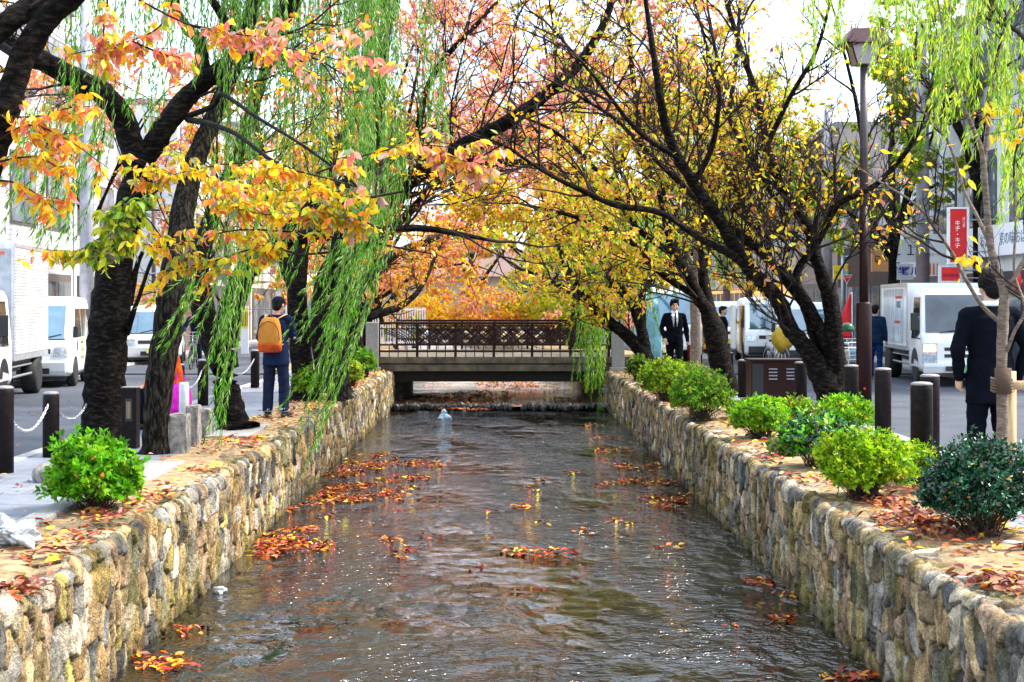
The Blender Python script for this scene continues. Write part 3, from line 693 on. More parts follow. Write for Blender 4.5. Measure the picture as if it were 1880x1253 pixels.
# T1: large forked cherry
T1sp = join_sprays([
  spray([[(660, 345, 0), (560, 318, -.2), (450, 300, 0), (330, 318, 0), (245, 352, 0)], [(640, 440, 0), (520, 425, 0), (420, 425, 0), (300, 455, 0), (200, 440, 0), (110, 478, 0)],
         [(740, 352, 0), (620, 375, 0), (500, 395, 0), (400, 372, 0)], [(560, 470), (480, 455), (390, 480), (300, 500)], [(700, 420), (640, 400), (560, 405)]], {'yellow': 8, 'orange': 3, 'lime': 4, 'salmon': 2, 'dull': 2}, 10.5, 17, .092, 14),
  spray([[(250, 352), (215, 390), (190, 430), (150, 470)], [(260, 380), (230, 420), (215, 470)], [(290, 350), (255, 375), (230, 400)]], {'lime': 5, 'green': 2, 'dull': 1}, 10.4, 9, .10, 11),
  spray([[(580, 318, 0), (690, 280, 0), (800, 268, 0), (905, 290, 0)], [(740, 275), (820, 285), (880, 310)]], {'salmon': 5, 'yellow': 4, 'dull': 2}, 10.5, 10, .10, 13),
  spray([[(335, 300), (420, 340), (520, 350), (600, 345)]], {'yellow': 5, 'orange': 3, 'lime': 2}, 10.8, 16, .092, 13),
])
make_tree('cherry_tree', 'thick forked dark cherry with a small green oval tag, beside the street bollards', [
  [(186, 815, 0, 44), (190, 740, 0, 43), (196, 640, 0, 43), (203, 560, 0, 42), (212, 480, 0, 38), (228, 420, 0, 34), (246, 350, 0, 31), (258, 285, 0, 33), (262, 270, 0, 26)],
  [(250, 290, 0, 26), (228, 225, 0, 26), (190, 172, -.2, 25), (134, 143, -.4, 24), (85, 115, -.6, 22), (40, 92, -.8, 20), (-30, 50, -1, 16), (-120, -60, -1, 12)],
  [(270, 285, 0, 24), (300, 238, 0, 24), (335, 190, .1, 22), (378, 146, .2, 20), (436, 108, .2, 19), (488, 72, .2, 17), (530, 20, .3, 15), (570, -50, .3, 13), (640, -180, .3, 8)],
  [(378, 146, .2, 14), (372, 110, .3, 14), (368, 78, .3, 14), (342, 50, .4, 12), (318, 10, .4, 12), (300, -70, .4, 9)],
  [(345, 220, 0, 7), (385, 228, -1.5, 6), (436, 248, -3, 5), (500, 295, -4.5, 4), (570, 325, -5.2, 3.4), (645, 345, -5.6, 2.5)],
  [(345, 214, 0, 6), (392, 194, -1, 6), (409, 174, -1.5, 5), (470, 215, -3, 4), (560, 270, -4.5, 3), (660, 345, -5.4, 2.5)],
  [(236, 560, .1, 9), (250, 495, 0, 6), (262, 462, 0, 4)],
  [(232, 612, 0, 8), (250, 560, -.4, 5), (278, 480, -2, 4), (300, 440, -3.5, 3)]], 16.4, n1=26, n2=4, n3=3, n4=1, leaf_n=700, leaf_mix={'salmon': 3, 'yellow': 3, 'orange': 2}, extra=T1sp, skip=1, l1min=.5, tmpl=BIG_LEAF, tail=4)
bm = bmesh.new(); lathe(bm, [(.030, 0), (.030, .006)], 20, M=Matrix.Translation(P(247, 388, 16.15)) @ Matrix.Rotation(R(90), 4, 'X') @ Matrix.Diagonal((.8, 1.4, 1, 1)))
tag(obj('tree_tag', bm, mat('tag_green', (.03, .50, .30), .4)), 'small green oval number tag fixed to the forked cherry trunk', 'tag')
# T2: willow in front of it, leaning right
willow('willow_tree', 'leaning willow trunk between the slotted lamp bollard and the stone seats', [
  [(284, 838, 0, 27), (287, 780, 0, 27), (293, 700, 0, 30), (305, 620, 0, 31), (316, 540, 0, 31), (328, 460, .2, 29), (338, 375, .4, 25), (362, 285, .7, 21), (400, 195, 1, 17), (445, 90, 1.3, 14), (480, -60, 1.6, 11), (500, -240, 1.6, 7)],
  [(400, 195, 1, 10), (450, 60, 1.8, 9), (530, -80, 2.5, 8), (680, -120, 3.5, 7), (800, -110, 4, 4)],
  [(445, 90, 1.3, 9), (340, -60, 0, 9), (180, -120, -1, 8), (60, -120, -1.6, 5)],
  [(480, -60, 1.6, 7), (560, -220, 3, 8), (700, -230, 5, 5)]], 15.3,
  [(395, 560, -100, 300, 15.8, 18, 95, -6), (520, 700, -110, 340, 16.5, 19.5, 74, -8), (640, 735, -110, 350, 17, 19.5, 45, 6),
   (120, 330, -120, 210, 14, 16, 60, -14), (40, 130, 190, 420, 12, 13, 22, -55), (120, 210, 190, 440, 12, 13, 26, -60), (330, 470, -100, 150, 15.5, 17, 50, -8),
   (400, 465, 420, 790, 13.6, 14.4, 18, -50), (345, 400, 470, 640, 13.6, 14.4, 8, -70), (470, 560, 300, 520, 15, 17, 30, -25), (380, 480, 240, 480, 15.5, 17, 24, -10)],
  {'willow': 1})
# T3: cherry with flared base, two stems
make_tree('cherry_tree', 'stout dark cherry with a flared base beside the stone seats, arching over the canal', [
  [(432, 800, 0, 42), (424, 760, 0, 32), (414, 700, 0, 28), (416, 620, 0, 27), (430, 550, 0, 26), (455, 495, 0, 24), (500, 456, 0, 20), (550, 437, 0, 17), (600, 430, 0, 14), (680, 424, .2, 10), (780, 420, .4, 7), (893, 440, .6, 4)],
  [(408, 680, 0, 24), (385, 610, .3, 26), (370, 550, .4, 25), (364, 490, .5, 22), (385, 410, .8, 18), (430, 300, 1, 15), (470, 180, 1.3, 12), (520, 20, 1.6, 10), (560, -150, 2, 6)],
  [(500, 456, 0, 9), (540, 405, .3, 8), (600, 350, .5, 6), (700, 300, 1, 5)]], 17.9, n1=34, n2=4, n3=4, n4=1, leaf_n=2400, leaf_mix={'yellow': 6, 'orange': 3, 'lime': 2, 'salmon': 1}, skip=0, l1min=.5)
# T4-T6: darker trunks further along the left bank
make_tree('cherry_tree', 'dark cherry trunk directly behind the man with the backpack', [
  [(560, 742, 0, 30), (556, 680, 0, 24), (548, 600, 0, 23), (546, 520, 0, 20), (556, 440, .3, 18), (590, 340, .6, 14), (640, 230, 1, 11), (700, 100, 1.5, 8), (740, -60, 2, 5)],
  [(548, 560, 0, 14), (520, 470, .5, 13), (500, 380, 1, 10), (470, 230, 1.5, 8)],
  [(556, 440, .3, 9), (620, 400, .8, 8), (720, 370, 1.4, 6), (820, 340, 2, 4)]], 23.6, n1=34, n2=4, n3=4, n4=1, leaf_n=2200, leaf_mix={'salmon': 3, 'yellow': 5, 'orange': 3, 'pink': 2}, skip=1, leaf_size=.09)
make_tree('cherry_tree', 'broad dark cherry whose long heavy limb reaches up across the canal centre', [
  [(612, 728, 0, 34), (600, 670, 0, 28), (592, 600, 0, 27), (600, 520, 0, 24), (640, 440, -.5, 20), (710, 370, -1, 18), (780, 312, -1.5, 17), (850, 268, -2, 16), (930, 225, -2.4, 15), (1000, 175, -2.8, 13), (1060, 120, -3, 11), (1110, 40, -3, 8), (1150, -80, -3, 5)],
  [(640, 470, 0, 12), (740, 400, 0, 9), (830, 310, -.5, 8), (900, 295, -.8, 7), (960, 300, -1, 5)],
  [(780, 312, -1.5, 9), (770, 230, -1.5, 8), (800, 130, -1.5, 7), (880, 40, -1.5, 5)],
  [(600, 520, 0, 14), (630, 400, .5, 12), (660, 250, 1, 9), (700, 80, 1.4, 6), (720, -60, 1.6, 4)]], 26, n1=70, n2=5, n3=4, n4=2, leaf_n=4500, leaf_mix={'salmon': 3, 'yellow': 4, 'orange': 3, 'pink': 3}, skip=0, leaf_size=.085, l1min=.9)
make_tree('cherry_tree', 'dark cherry beside the left granite pillar of the bridge', [
  [(655, 692, 0, 20), (652, 640, 0, 17), (648, 580, 0, 16), (665, 520, 0, 13), (720, 470, .5, 10), (790, 440, 1, 6)],
  [(648, 590, 0, 11), (690, 578, .5, 9), (740, 560, 1, 7), (775, 525, 1.5, 5), (800, 470, 2, 3)],
  [(648, 580, 0, 12), (630, 480, 1, 10), (650, 360, 2, 8), (700, 220, 3, 5)]], 31.5, n1=44, n2=4, n3=4, n4=1, leaf_n=9000, leaf_mix={'yellow': 6, 'orange': 5, 'salmon': 3, 'lime': 1}, skip=0, leaf_size=.085)
willow('willow_tree', 'willow behind the backpack man whose long green strands trail over the canal wall', [
  [(625, 738, 0, 22), (622, 660, 0, 19), (628, 560, 0, 18), (640, 440, 0, 16), (680, 300, 0, 14), (700, 140, 0, 13), (715, -60, 0, 10), (730, -240, 0, 7)],
  [(680, 300, 0, 7), (700, 330, -1.5, 6), (705, 352, -4, 4), (700, 350, -7, 2)],
  [(700, 140, 0, 8), (640, -60, -1, 7), (560, -160, -2, 5)], [(715, -60, 0, 8), (800, -130, 0, 6), (870, -150, 0, 4)]], 23.5,
  [(690, 735, 350, 840, 14.8, 16, 12, -160), (640, 700, 330, 800, 14.8, 16, 10, -95), (665, 720, 330, 740, 14.8, 16, 12, -110), (600, 700, 300, 620, 15.5, 17, 12, -60), (630, 730, -130, 330, 20, 23, 36, 6), (560, 700, -130, 380, 21, 24, 50, 0),
   (760, 800, -130, 250, 20, 22, 14, 8), (700, 760, 200, 480, 20, 22, 40, -25), (590, 690, 230, 520, 20, 22, 26, -10), (785, 812, 90, 250, 16, 17, 8, 0)],
  {'willow': 1})

# ================================================================== RIGHT BANK TREES
RM = {'yellow': 6, 'lime': 2, 'salmon': 1, 'orange': 1}
R1 = make_tree('cherry_tree', 'wide many-stemmed cherry with bare black twigs between the metal cabinet and the tall lamp post', [
  [(1536, 765, 0, 46), (1528, 730, 0, 38), (1510, 690, 0, 34), (1490, 655, 0, 24), (1468, 625, 0, 22), (1448, 600, 0, 21), (1430, 555, -.1, 20), (1397, 517, -.2, 19), (1366, 482, -.3, 17), (1340, 437, -.4, 16), (1303, 379, -.6, 15), (1274, 338, -.7, 14), (1245, 290, -.8, 13), (1224, 240, -.9, 12), (1212, 180, -1, 10), (1200, 100, -1, 8), (1185, 0, -1, 6), (1170, -120, -1, 4)],
  [(1372, 490, -.3, 11), (1335, 463, -.5, 10), (1283, 437, -.8, 9), (1215, 392, -1.2, 8), (1134, 378, -1.6, 7.5), (1077, 354, -2, 7), (1000, 316, -2.4, 5), (930, 270, -2.8, 3.5), (880, 250, -3, 2)],
  [(1520, 700, 0, 24), (1506, 645, .2, 17), (1492, 600, .2, 16), (1478, 560, .2, 15), (1457, 532, .2, 14), (1436, 503, .2, 14), (1420, 488, .2, 12), (1395, 460, .2, 12), (1350, 425, .4, 10), (1290, 375, .6, 8), (1210, 300, .8, 6), (1130, 220, 1, 5), (1050, 170, 1, 3)],
  [(1536, 720, 0, 30), (1534, 660, 0, 25), (1530, 600, 0, 23), (1524, 548, 0, 20), (1510, 510, 0, 17), (1498, 470, 0, 15), (1486, 425, .1, 14), (1455, 375, .1, 13), (1430, 333, .1, 12), (1408, 268, .2, 11), (1390, 180, .3, 9), (1360, 90, .4, 7), (1320, -40, .5, 5)],
  [(1412, 470, .2, 8), (1410, 440, .3, 8), (1440, 400, .4, 7), (1400, 330, .5, 6), (1330, 200, .7, 5), (1290, 60, .8, 3)],
  [(1527, 668, 0, 8), (1514, 628, 0, 12), (1500, 590, .05, 13), (1480, 552, -.1, 12), (1462, 520, -.2, 12), (1468, 490, -.2, 10), (1490, 460, -.3, 9), (1510, 430, -.4, 8), (1540, 374, -.6, 9), (1606, 341, -.9, 7), (1672, 268, -1.2, 6), (1700, 200, -1.5, 4), (1720, 100, -1.5, 3)],
  [(1492, 450, 0, 10), (1505, 400, .2, 10), (1530, 370, .3, 9), (1570, 326, .4, 8), (1586, 290, .5, 7), (1570, 180, .6, 5), (1540, 60, .6, 3)],
  [(1408, 268, .2, 7), (1450, 180, 0, 6), (1500, 90, -.3, 5), (1530, -20, -.5, 3)],
  [(1274, 338, -.7, 8), (1310, 260, -1, 7), (1320, 150, -1.2, 5), (1300, 20, -1.4, 3)],
  [(1245, 290, -.8, 7), (1170, 240, -1.3, 6), (1090, 140, -1.7, 4), (1020, 60, -2, 3)]], 21.4,
  rscale=.84, n1=120, n2=6, n3=6, n4=2, leaf_n=3000, leaf_mix=RM, leaf_size=.115, skip=0, l1=.35, l1min=1.0, up=.22)
make_tree('cherry_tree', 'dark cherry with two stems rising from shrubs left of the metal cabinet', [
  [(1339, 738, 0, 27), (1331, 700, 0, 25), (1321, 660, 0, 24), (1312, 610, 0, 23), (1298, 570, 0, 16), (1283, 548, 0, 14), (1262, 503, 0, 12), (1240, 468, 0, 11), (1228, 425, 0, 10), (1212, 350, 0, 9), (1180, 260, 0, 7), (1160, 120, 0, 5), (1150, -20, 0, 3)],
  [(1312, 610, 0, 16), (1301, 560, .1, 13), (1291, 505, .2, 11), (1292, 440, .3, 10), (1300, 370, .4, 9), (1330, 260, .5, 7), (1350, 120, .7, 5), (1360, -20, .8, 3)],
  [(1283, 548, 0, 7), (1210, 500, .3, 7), (1150, 440, .5, 6), (1060, 400, .8, 5), (980, 380, 1, 3)],
  [(1240, 468, 0, 7), (1170, 420, 0, 6), (1110, 330, 0, 5), (1030, 250, 0, 4), (950, 210, 0, 2)]], 25.2,
  n1=50, n2=5, n3=5, n4=1, leaf_n=9000, leaf_mix={'yellow': 7, 'lime': 6, 'orange': 1, 'salmon': 2}, leaf_size=.12, l1min=.9)
make_tree('cherry_tree', 'low dark cherry at the right end of the bridge, leaning left over the railing', [
  [(1196, 700, 0, 24), (1189, 672, 0, 21), (1178, 645, 0, 17), (1150, 616, 0, 13), (1120, 592, 0, 12), (1085, 560, 0, 10), (1062, 530, 0, 8), (1040, 490, 0, 6), (1020, 440, 0, 4)],
  [(1186, 655, 0, 14), (1176, 600, 0, 12), (1160, 556, 0, 11), (1138, 531, 0, 10), (1118, 505, 0, 9), (1098, 450, 0, 7), (1070, 390, 0, 5), (1040, 330, 0, 3)],
  [(1176, 600, 0, 7), (1178, 540, 0, 6), (1210, 500, 0, 5), (1280, 462, -.3, 3)],
  [(1130, 598, 0, 6), (1090, 570, -.3, 5), (1030, 525, -.6, 4), (960, 495, -.8, 2.5)]], 31,
  n1=60, n2=5, n3=4, n4=1, leaf_n=8000, leaf_mix={'yellow': 6, 'lime': 5, 'orange': 2, 'salmon': 1}, leaf_size=.10, l1min=.8)
willow('willow_tree', 'willow beyond the right end of the bridge with strands hanging in front of the railing', [
  [(1060, 640, 0, 15), (1058, 560, 0, 12), (1062, 480, 0, 11), (1100, 380, 0, 9), (1160, 260, 0, 6)], [(1060, 480, 0, 8), (1090, 410, -6, 5), (1090, 395, -9, 3)], [(1100, 380, 0, 6), (1200, 330, -2, 4), (1300, 320, -4, 3)]], 42,
  [(1062, 1112, 440, 700, 32.4, 33.4, 46, -12), (1085, 1115, 500, 780, 32.4, 33.2, 14, -4), (1050, 1180, 400, 570, 38, 42, 90, -4), (1150, 1260, 380, 540, 34, 38, 90, 0), (1240, 1360, 380, 520, 34, 38, 90, 0), (1150, 1210, 440, 640, 33, 34, 16, 0)],
  {'willow': 3, 'willowy': 1}, wscale=1.35)
# sapling tied to stakes in front of the man in the dark suit
sap = make_tree('staked_sapling', 'young pale-barked tree tied to a wooden stake at the right', [
  [(1839, 842, 0, 15), (1840, 760, 0, 14.5), (1839, 663, 0, 14), (1841, 600, 0, 14), (1843, 560, 0, 14), (1843, 535, 0, 12), (1832, 504, 0, 9), (1820, 459, 0, 9), (1813, 400, 0, 8.5), (1806, 307, 0, 8), (1798, 264, 0, 6), (1764, 184, 0, 5), (1744, 107, 0, 4), (1725, 20, 0, 3), (1715, -60, 0, 2)],
  [(1843, 545, 0, 10), (1858, 520, 0, 7), (1880, 478, 0, 6), (1920, 420, 0, 5), (1980, 300, 0, 3)],
  [(1839, 596, 0, 6), (1803, 561, -.1, 5.5), (1771, 510, -.2, 5), (1752, 472, -.2, 5), (1730, 438, -.3, 4), (1710, 406, -.3, 3.6), (1671, 368, -.4, 3), (1614, 333, -.5, 2.4), (1537, 283, -.6, 1.5)],
  [(1806, 307, 0, 6), (1825, 145, .1, 5), (1840, 69, .1, 4), (1863, -20, .1, 3)],
  [(1818, 450, 0, 6), (1795, 400, .1, 5), (1770, 350, .2, 4), (1740, 260, .3, 3.5), (1690, 200, .4, 2.5)],
  [(1846, 650, 0, 4.5), (1862, 610, -.1, 4.5), (1880, 576, -.1, 4), (1878, 550, -.1, 4), (1862, 500, 0, 3.5), (1864, 420, 0, 3.2), (1862, 330, 0, 3)]],
  10.6, bark=BARK_YG, n1=26, n2=3, n3=3, n4=1, leaf_n=60, leaf_mix={'yellow': 5, 'orange': 1}, leaf_size=.10, skip=1, l1min=.3, twig_r=.004, rscale=.8,
  extra=spray([[(1756, 478), (1775, 470), (1790, 480)], [(1800, 250), (1850, 240), (1890, 230)], [(1780, 240), (1830, 200), (1870, 190)]], {'yellow': 1}, 10.3, 4, .10, 2, .003))
# yellow-green willow hanging in at the top right
willow('willow_tree', 'yellow-green willow branches hanging in at the top right corner', [
  [(1898, 1010, 0, 16), (1893, 900, 0, 13), (1897, 760, 0, 14), (1915, 600, 0, 15), (1930, 350, 0, 15), (1925, 100, 0, 13), (1900, -100, 0, 10), (1870, -240, 0, 7)],
  [(1925, 60, 0, 7), (1850, -40, .5, 6), (1760, -80, 1, 4), (1680, -70, 1.3, 2)], [(1925, 150, 0, 6), (1870, 60, 1, 5), (1800, 30, 2, 3)]], 9.25,
  [(1690, 1880, -80, 190, 10, 12, 30, -14), (1720, 1800, 20, 260, 10, 11.5, 20, -40), (1640, 1740, -80, 120, 11.5, 13, 22, -10), (1820, 1900, 60, 340, 10, 11.5, 18, -6), (1850, 1885, 200, 420, 11, 12, 12, -20), (1480, 1560, -90, 110, 17, 20, 26, -6), (1590, 1700, -90, 150, 15, 18, 30, -10)],
  {'willowy': 5, 'willow': 1})

# ------------------------------------------------------------------ crowns of the trees further up both banks
def far_tree(name, label, x, y, h, rad, mix, leaf_n, size=.12, trunk=.16, n1=40, group='trees beyond the bridge', lean=0, low=.3, bark=BARK_CH):
    c = lambda X, Z, dY: (CX + X * F / (y + dY), CY - (Z - CH) * F / (y + dY), dY)
    s = SC(y); specs = [[(*c(x, -.1, 0), trunk * s), (*c(x + lean * .1, h * .15, 0), trunk * s * .85), (*c(x + lean * .3, h * low, 0), trunk * s * .75), (*c(x + lean * .7, h * .6, 0), trunk * s * .5), (*c(x + lean, h * .95, 0), trunk * s * .2)]]
    for k in range(7):
        a = k * 2 * math.pi / 7 + random.uniform(-.3, .3); rr = rad * random.uniform(.75, 1)
        z1 = h * random.uniform(low, .6); z2 = z1 + h * random.uniform(.0, .4)
        X0 = x + lean * .4
        specs.append([(*c(X0, z1 - .25 * h * .3, 0), trunk * s * .5), (*c(X0 + math.cos(a) * rr * .35, (z1 + z2) / 2, math.sin(a) * rr * .35), trunk * s * .35), (*c(X0 + math.cos(a) * rr * .7, z2, math.sin(a) * rr * .7), trunk * s * .2), (*c(X0 + math.cos(a) * rr, z2 + .1 * h * random.uniform(-1, 1), math.sin(a) * rr), trunk * s * .08)])
    return make_tree(name, label, specs, y, bark=bark, n1=n1, n2=5, n3=4, n4=0, leaf_n=leaf_n, leaf_mix=mix, leaf_size=size, l1=.4, l1min=.8, twig_r=.01, skip=1, group=None, tmpl=OV_LEAF, trop=(0, 0, 0), up=.05)
far_tree('cherry_tree', 'orange and pink cherry crown hanging over the water just left beyond the bridge', -4.2, 44, 7.5, 5.2, {'orange': 4, 'salmon': 4, 'yellow': 3, 'pink': 2, 'dull': 1}, 38000, .14, lean=1.4, low=.2, n1=45)
far_tree('cherry_tree', 'yellow cherry crown just right beyond the bridge', 3.6, 46, 7.5, 5.0, {'yellow': 6, 'lime': 3, 'orange': 2, 'salmon': 1}, 36000, .14, lean=-1.4, low=.2, n1=45)
far_tree('cherry_tree', 'tall pale pink cherry crown over the canal far beyond the bridge', -6, 56, 15.5, 8, {'pink': 9, 'salmon': 3, 'yellow': 1, 'dull': 1}, 50000, .17, lean=3.5, low=.2, n1=70)
far_tree('cherry_tree', 'tall salmon and lime cherry crown on the right bank far beyond the bridge', 4, 58, 15.5, 8, {'salmon': 3, 'lime': 2, 'yellow': 2, 'pink': 6}, 50000, .17, lean=-2.5, low=.2, n1=70)
far_tree('cherry_tree', 'golden cherry crown low over the upstream water in the far centre', -7.5, 72, 9.5, 7, {'yellow': 5, 'orange': 4, 'salmon': 3}, 26000, .17, lean=3, low=.15, n1=60)
far_tree('cherry_tree', 'bright lime tree low behind the right half of the bridge', 2.3, 66, 7, 5, {'lime': 6, 'yellow': 3, 'green': 1}, 24000, .16, lean=-.5, low=.12, n1=60)
far_tree('cherry_tree', 'distant yellow tree closing the view above the middle of the bridge', -2, 98, 18, 11, {'yellow': 5, 'orange': 3, 'salmon': 3, 'pink': 2, 'lime': 2}, 20000, .26, .3, low=.08, n1=45)
far_tree('street_tree', 'green street tree behind the white truck in front of the blue-lettered sign', 10.9, 39.5, 8.8, 3.4, {'green': 2, 'lime': 4}, 26000, .14, .17, low=.32, group=None)
far_tree('street_tree', 'green street tree at the far right beside the white shop board', 11.9, 35.5, 9.5, 2.8, {'green': 3, 'lime': 4, 'yellow': 1}, 18000, .14, .14, low=.5, group=None)
far_tree('street_tree', 'green and yellow street tree beyond the open-door van', 9.8, 56, 13, 5, {'lime': 4, 'green': 2, 'yellow': 4, 'salmon': 1}, 30000, .18, .18, low=.3, group=None, n1=60)
far_tree('street_tree', 'yellow-leaved street tree above the white cab of the far parked van', 7.9, 70, 13, 5.5, {'yellow': 5, 'lime': 3, 'orange': 2, 'pink': 2}, 28000, .21, .2, low=.28, group=None, n1=60)
far_tree('street_tree', 'pink and orange street tree in front of the white tiled building', -10.4, 36, 8.2, 3.8, {'pink': 5, 'orange': 3, 'salmon': 4, 'yellow': 2, 'dull': 1}, 20000, .11, .10, low=.42, group=None)
far_tree('street_tree', 'reddish street tree farther up the left street beyond the clinic sign', -8.4, 58, 12, 5.0, {'salmon': 3, 'yellow': 3, 'lime': 3}, 20000, .14, .16, low=.35, group=None)
for tx, ty, lb in ((3.95, 28.8, 'straight pale street trunk right of the walking man in the dark suit'), (3.28, 32.5, 'thin straight street trunk left of the walking man in the dark suit')):
    X_ = CX + tx * F / ty; b = CY + CH * F / ty
    r_ = 12 if ty < 30 else 5.5
    make_tree('street_tree', lb, [[(X_, b, 0, r_), (X_ + 1, b - 80, 0, r_ * .92), (X_, b - 170, 0, r_ * .85), (X_ + 6, b - 260, 0, r_ * .7), (X_ + 4, b - 340, 0, r_ * .5), (X_ + 14, b - 450, 0, r_ * .3)],
      [(X_, b - 220, 0, r_ * .4), (X_ + 30, b - 300, .3, r_ * .3), (X_ + 60, b - 380, .5, r_ * .2)], [(X_, b - 200, 0, r_ * .4), (X_ - 30, b - 290, -.3, r_ * .3), (X_ - 50, b - 360, -.5, r_ * .2)]], ty, bark=BARK_YG if ty < 30 else BARK_WI, n1=16, n2=3, n3=3, n4=0, leaf_n=700, leaf_mix={'lime': 3, 'green': 2, 'yellow': 1}, skip=1, leaf_size=.08, l1min=.4)

# ================================================================== SHRUBS
def shrub(name, label, px, pyb, wpx, hpx, mix, n=1500, leaf=.032, stems=14, tmpl=OV_LEAF, group=None, per=6, m=LEAF, base_gap=.22, dy=0, shape=1.0):
    Y = CH * F / (pyb - CY) + dy; s = SC(Y); W = wpx / s / 2 * .92; Hh = hpx / s * .84; c = P(px, pyb, Y); c.z = 0
    root = thing(name, label, 'shrub', tuple(c), 0, group)
    # sprig tips fill a lumpy dome
    d = rnd(n); d[:, 2] = np.abs(d[:, 2]) * 1.25 - .5; d = unit(d)
    az = np.arctan2(d[:, 1], d[:, 0]); lump = .60 + .78 * fbm(np.cos(az) * 2.4 + px * .1 + 9, np.sin(az) * 2.4 + d[:, 2] * 2.6 + 5, 3)
    rr = lump * rng.uniform(.25, 1.03, n) ** .5; rr = np.where(rng.random(n) < .07, rr * rng.uniform(1.05, 1.28, n), rr)
    tip = np.stack([d[:, 0] * W * rr * 1.05, d[:, 1] * W * rr * 1.05 * shape, np.maximum(Hh * (.50 + d[:, 2] * rr * .56), .02 + .10 * Hh * rng.random(n))], -1)
    nst = 120; ii = rng.choice(n, nst)
    k = 5; t = np.linspace(0, 1, k)[None, :, None]; b0 = rng.normal(0, .16 * W, (nst, 3)); b0[:, 2] = 0
    sp = b0[:, None] * (1 - t) + tip[ii][:, None] * t; sp[:, :, :2] += (rng.normal(0, .012, (nst, k, 2))) * t[:, :, :]
    v, f = tubes_np([(sp, np.broadcast_to(np.linspace(.005, .0015, k)[None], (nst, k)).copy())], 4)
    obj_np('stems', v, f, mat('shrub_stem', (.05, .035, .02), .85), root)
    out = unit(tip - np.array([0, 0, Hh * .2]))
    out = unit(out + np.array([0, 0, .5]) + rnd(n) * .4)
    idx = np.repeat(np.arange(n), per); N = len(idx)
    ld = unit(out[idx] * .55 + rnd(N) * .85); pos = tip[idx] + rnd(N) * .008
    cbase = cols_of(mix, n)[idx] * rng.uniform(.8, 1.2, (N, 1))
    cbase = cbase * (.55 + .9 * fbm(pos[:, 0] * 7 + px, pos[:, 1] * 7 + pos[:, 2] * 9, 3))[:, None]
    dead = rng.random(N) < .02; cbase[dead] = cols_of({'rust': 1, 'orange': 1}, dead.sum())
    leaves_np('foliage', pos, ld, unit(out[idx] + rnd(N) * .6), leaf * rng.uniform(.6, 1.2, N), np.clip(cbase, 0, .9), tmpl, m, root)
    return root
GLOSSLEAF = mat('glossy_leaf', vcol=True, rough=.22, var=.2, scale=30, transl=.15, spec=.6)
shrub('azalea_bush', 'bright green azalea on the left bank in front of the forked cherry', 176, 938, 176, 150, {'azalea': 1}, 1500, .066, per=7)
shrub('azalea_bush', 'small dark green bush at the feet of the backpack man by the wall', 565, 738, 62, 78, {'mixed': 1, 'azalea': 1}, 700, .05)
shrub('azalea_bush', 'low bush nearest the left pillar of the bridge', 668, 694, 50, 62, {'azalea': 2, 'mixed': 1}, 600, .06)
shrub('azalea_bush', 'loose bush left of the one by the left bridge pillar', 645, 712, 48, 60, {'mixed': 2, 'lime': 1}, 600, .055)
shrub('holly_bush', 'dark glossy evergreen bush nearest the camera on the right bank', 1800, 985, 222, 206, {'gloss': 1}, 3400, .036, per=7, m=GLOSSLEAF)
shrub('azalea_bush', 'yellow-green azalea bush beside the nearest brown bollard', 1585, 917, 180, 140, {'azaleay': 1}, 2300, .044, per=7)
shrub('azalea_bush', 'loose yellow-green shoots growing between the azalea and the glossy bush', 1688, 895, 90, 95, {'azaleay': 1}, 350, .036)
shrub('hydrangea_bush', 'blue-green broad-leaved bush behind the yellow-green azalea', 1505, 860, 150, 112, {'gloss': 1, 'azalea': 1}, 900, .065, per=5, m=GLOSSLEAF)
shrub('azalea_bush', 'light green bush growing around the base of the many-stemmed cherry', 1555, 795, 130, 80, {'azalea': 2, 'azaleay': 1}, 1100, .045)
shrub('azalea_bush', 'green bush with a red leaf below the metal cabinet', 1398, 806, 118, 88, {'azaleay': 1, 'azalea': 2}, 1500, .042, per=7)
shrub('azalea_bush', 'small bush at the foot of the metal cabinet, right of the red-leaf bush', 1462, 790, 88, 72, {'azaleay': 1, 'mixed': 1}, 800, .045)
shrub('azalea_bush', 'rounded dark green bush at the base of the two-stemmed cherry', 1288, 772, 124, 108, {'azalea': 1, 'mixed': 2}, 1700, .045, per=7)
shrub('azalea_bush', 'olive yellow bush left of the rounded one on the right bank', 1222, 738, 96, 92, {'azaleay': 2, 'mixed': 2}, 1500, .05)
shrub('azalea_bush', 'dark bush nearest the bridge on the right bank', 1172, 700, 44, 56, {'mixed': 2, 'gloss': 1}, 600, .06)
for px, py, w_, h_, mx_, lb_ in ((1375, 770, 80, 44, {'mixed': 2, 'azalea': 1}, 'low sprawling growth between the two-stemmed cherry and the red-leaf bush'), (1640, 862, 90, 60, {'azaleay': 2, 'mixed': 1}, 'low leafy shoots behind the yellow-green azalea near the nearest bollard'),
        (1440, 838, 70, 40, {'mixed': 2, 'dull': 1}, 'thin half-bare low growth left of the blue-green bush'), (1255, 712, 90, 60, {'azaleay': 1, 'mixed': 2}, 'olive bush behind the rounded dark green one'), (1880, 905, 110, 70, {'azalea': 2, 'gloss': 1}, 'bright shoots behind the glossy bush at the right edge')):
    shrub('azalea_bush', lb_, px, py, w_, h_, mx_, 420, .045)
shrub('azalea_bush', 'rounded topiary shrub beyond the left half of the bridge', 762, 640, 34, 76, {'mixed': 3, 'azalea': 1}, 500, .07)
shrub('azalea_bush', 'low green planting on the right bank beyond the bridge', 1035, 622, 110, 60, {'azaleay': 2, 'azalea': 1}, 900, .09, dy=0)
shrub('azalea_bush', 'low green planting on the left bank beyond the bridge', 715, 628, 46, 42, {'azaleay': 2, 'azalea': 1}, 500, .08)

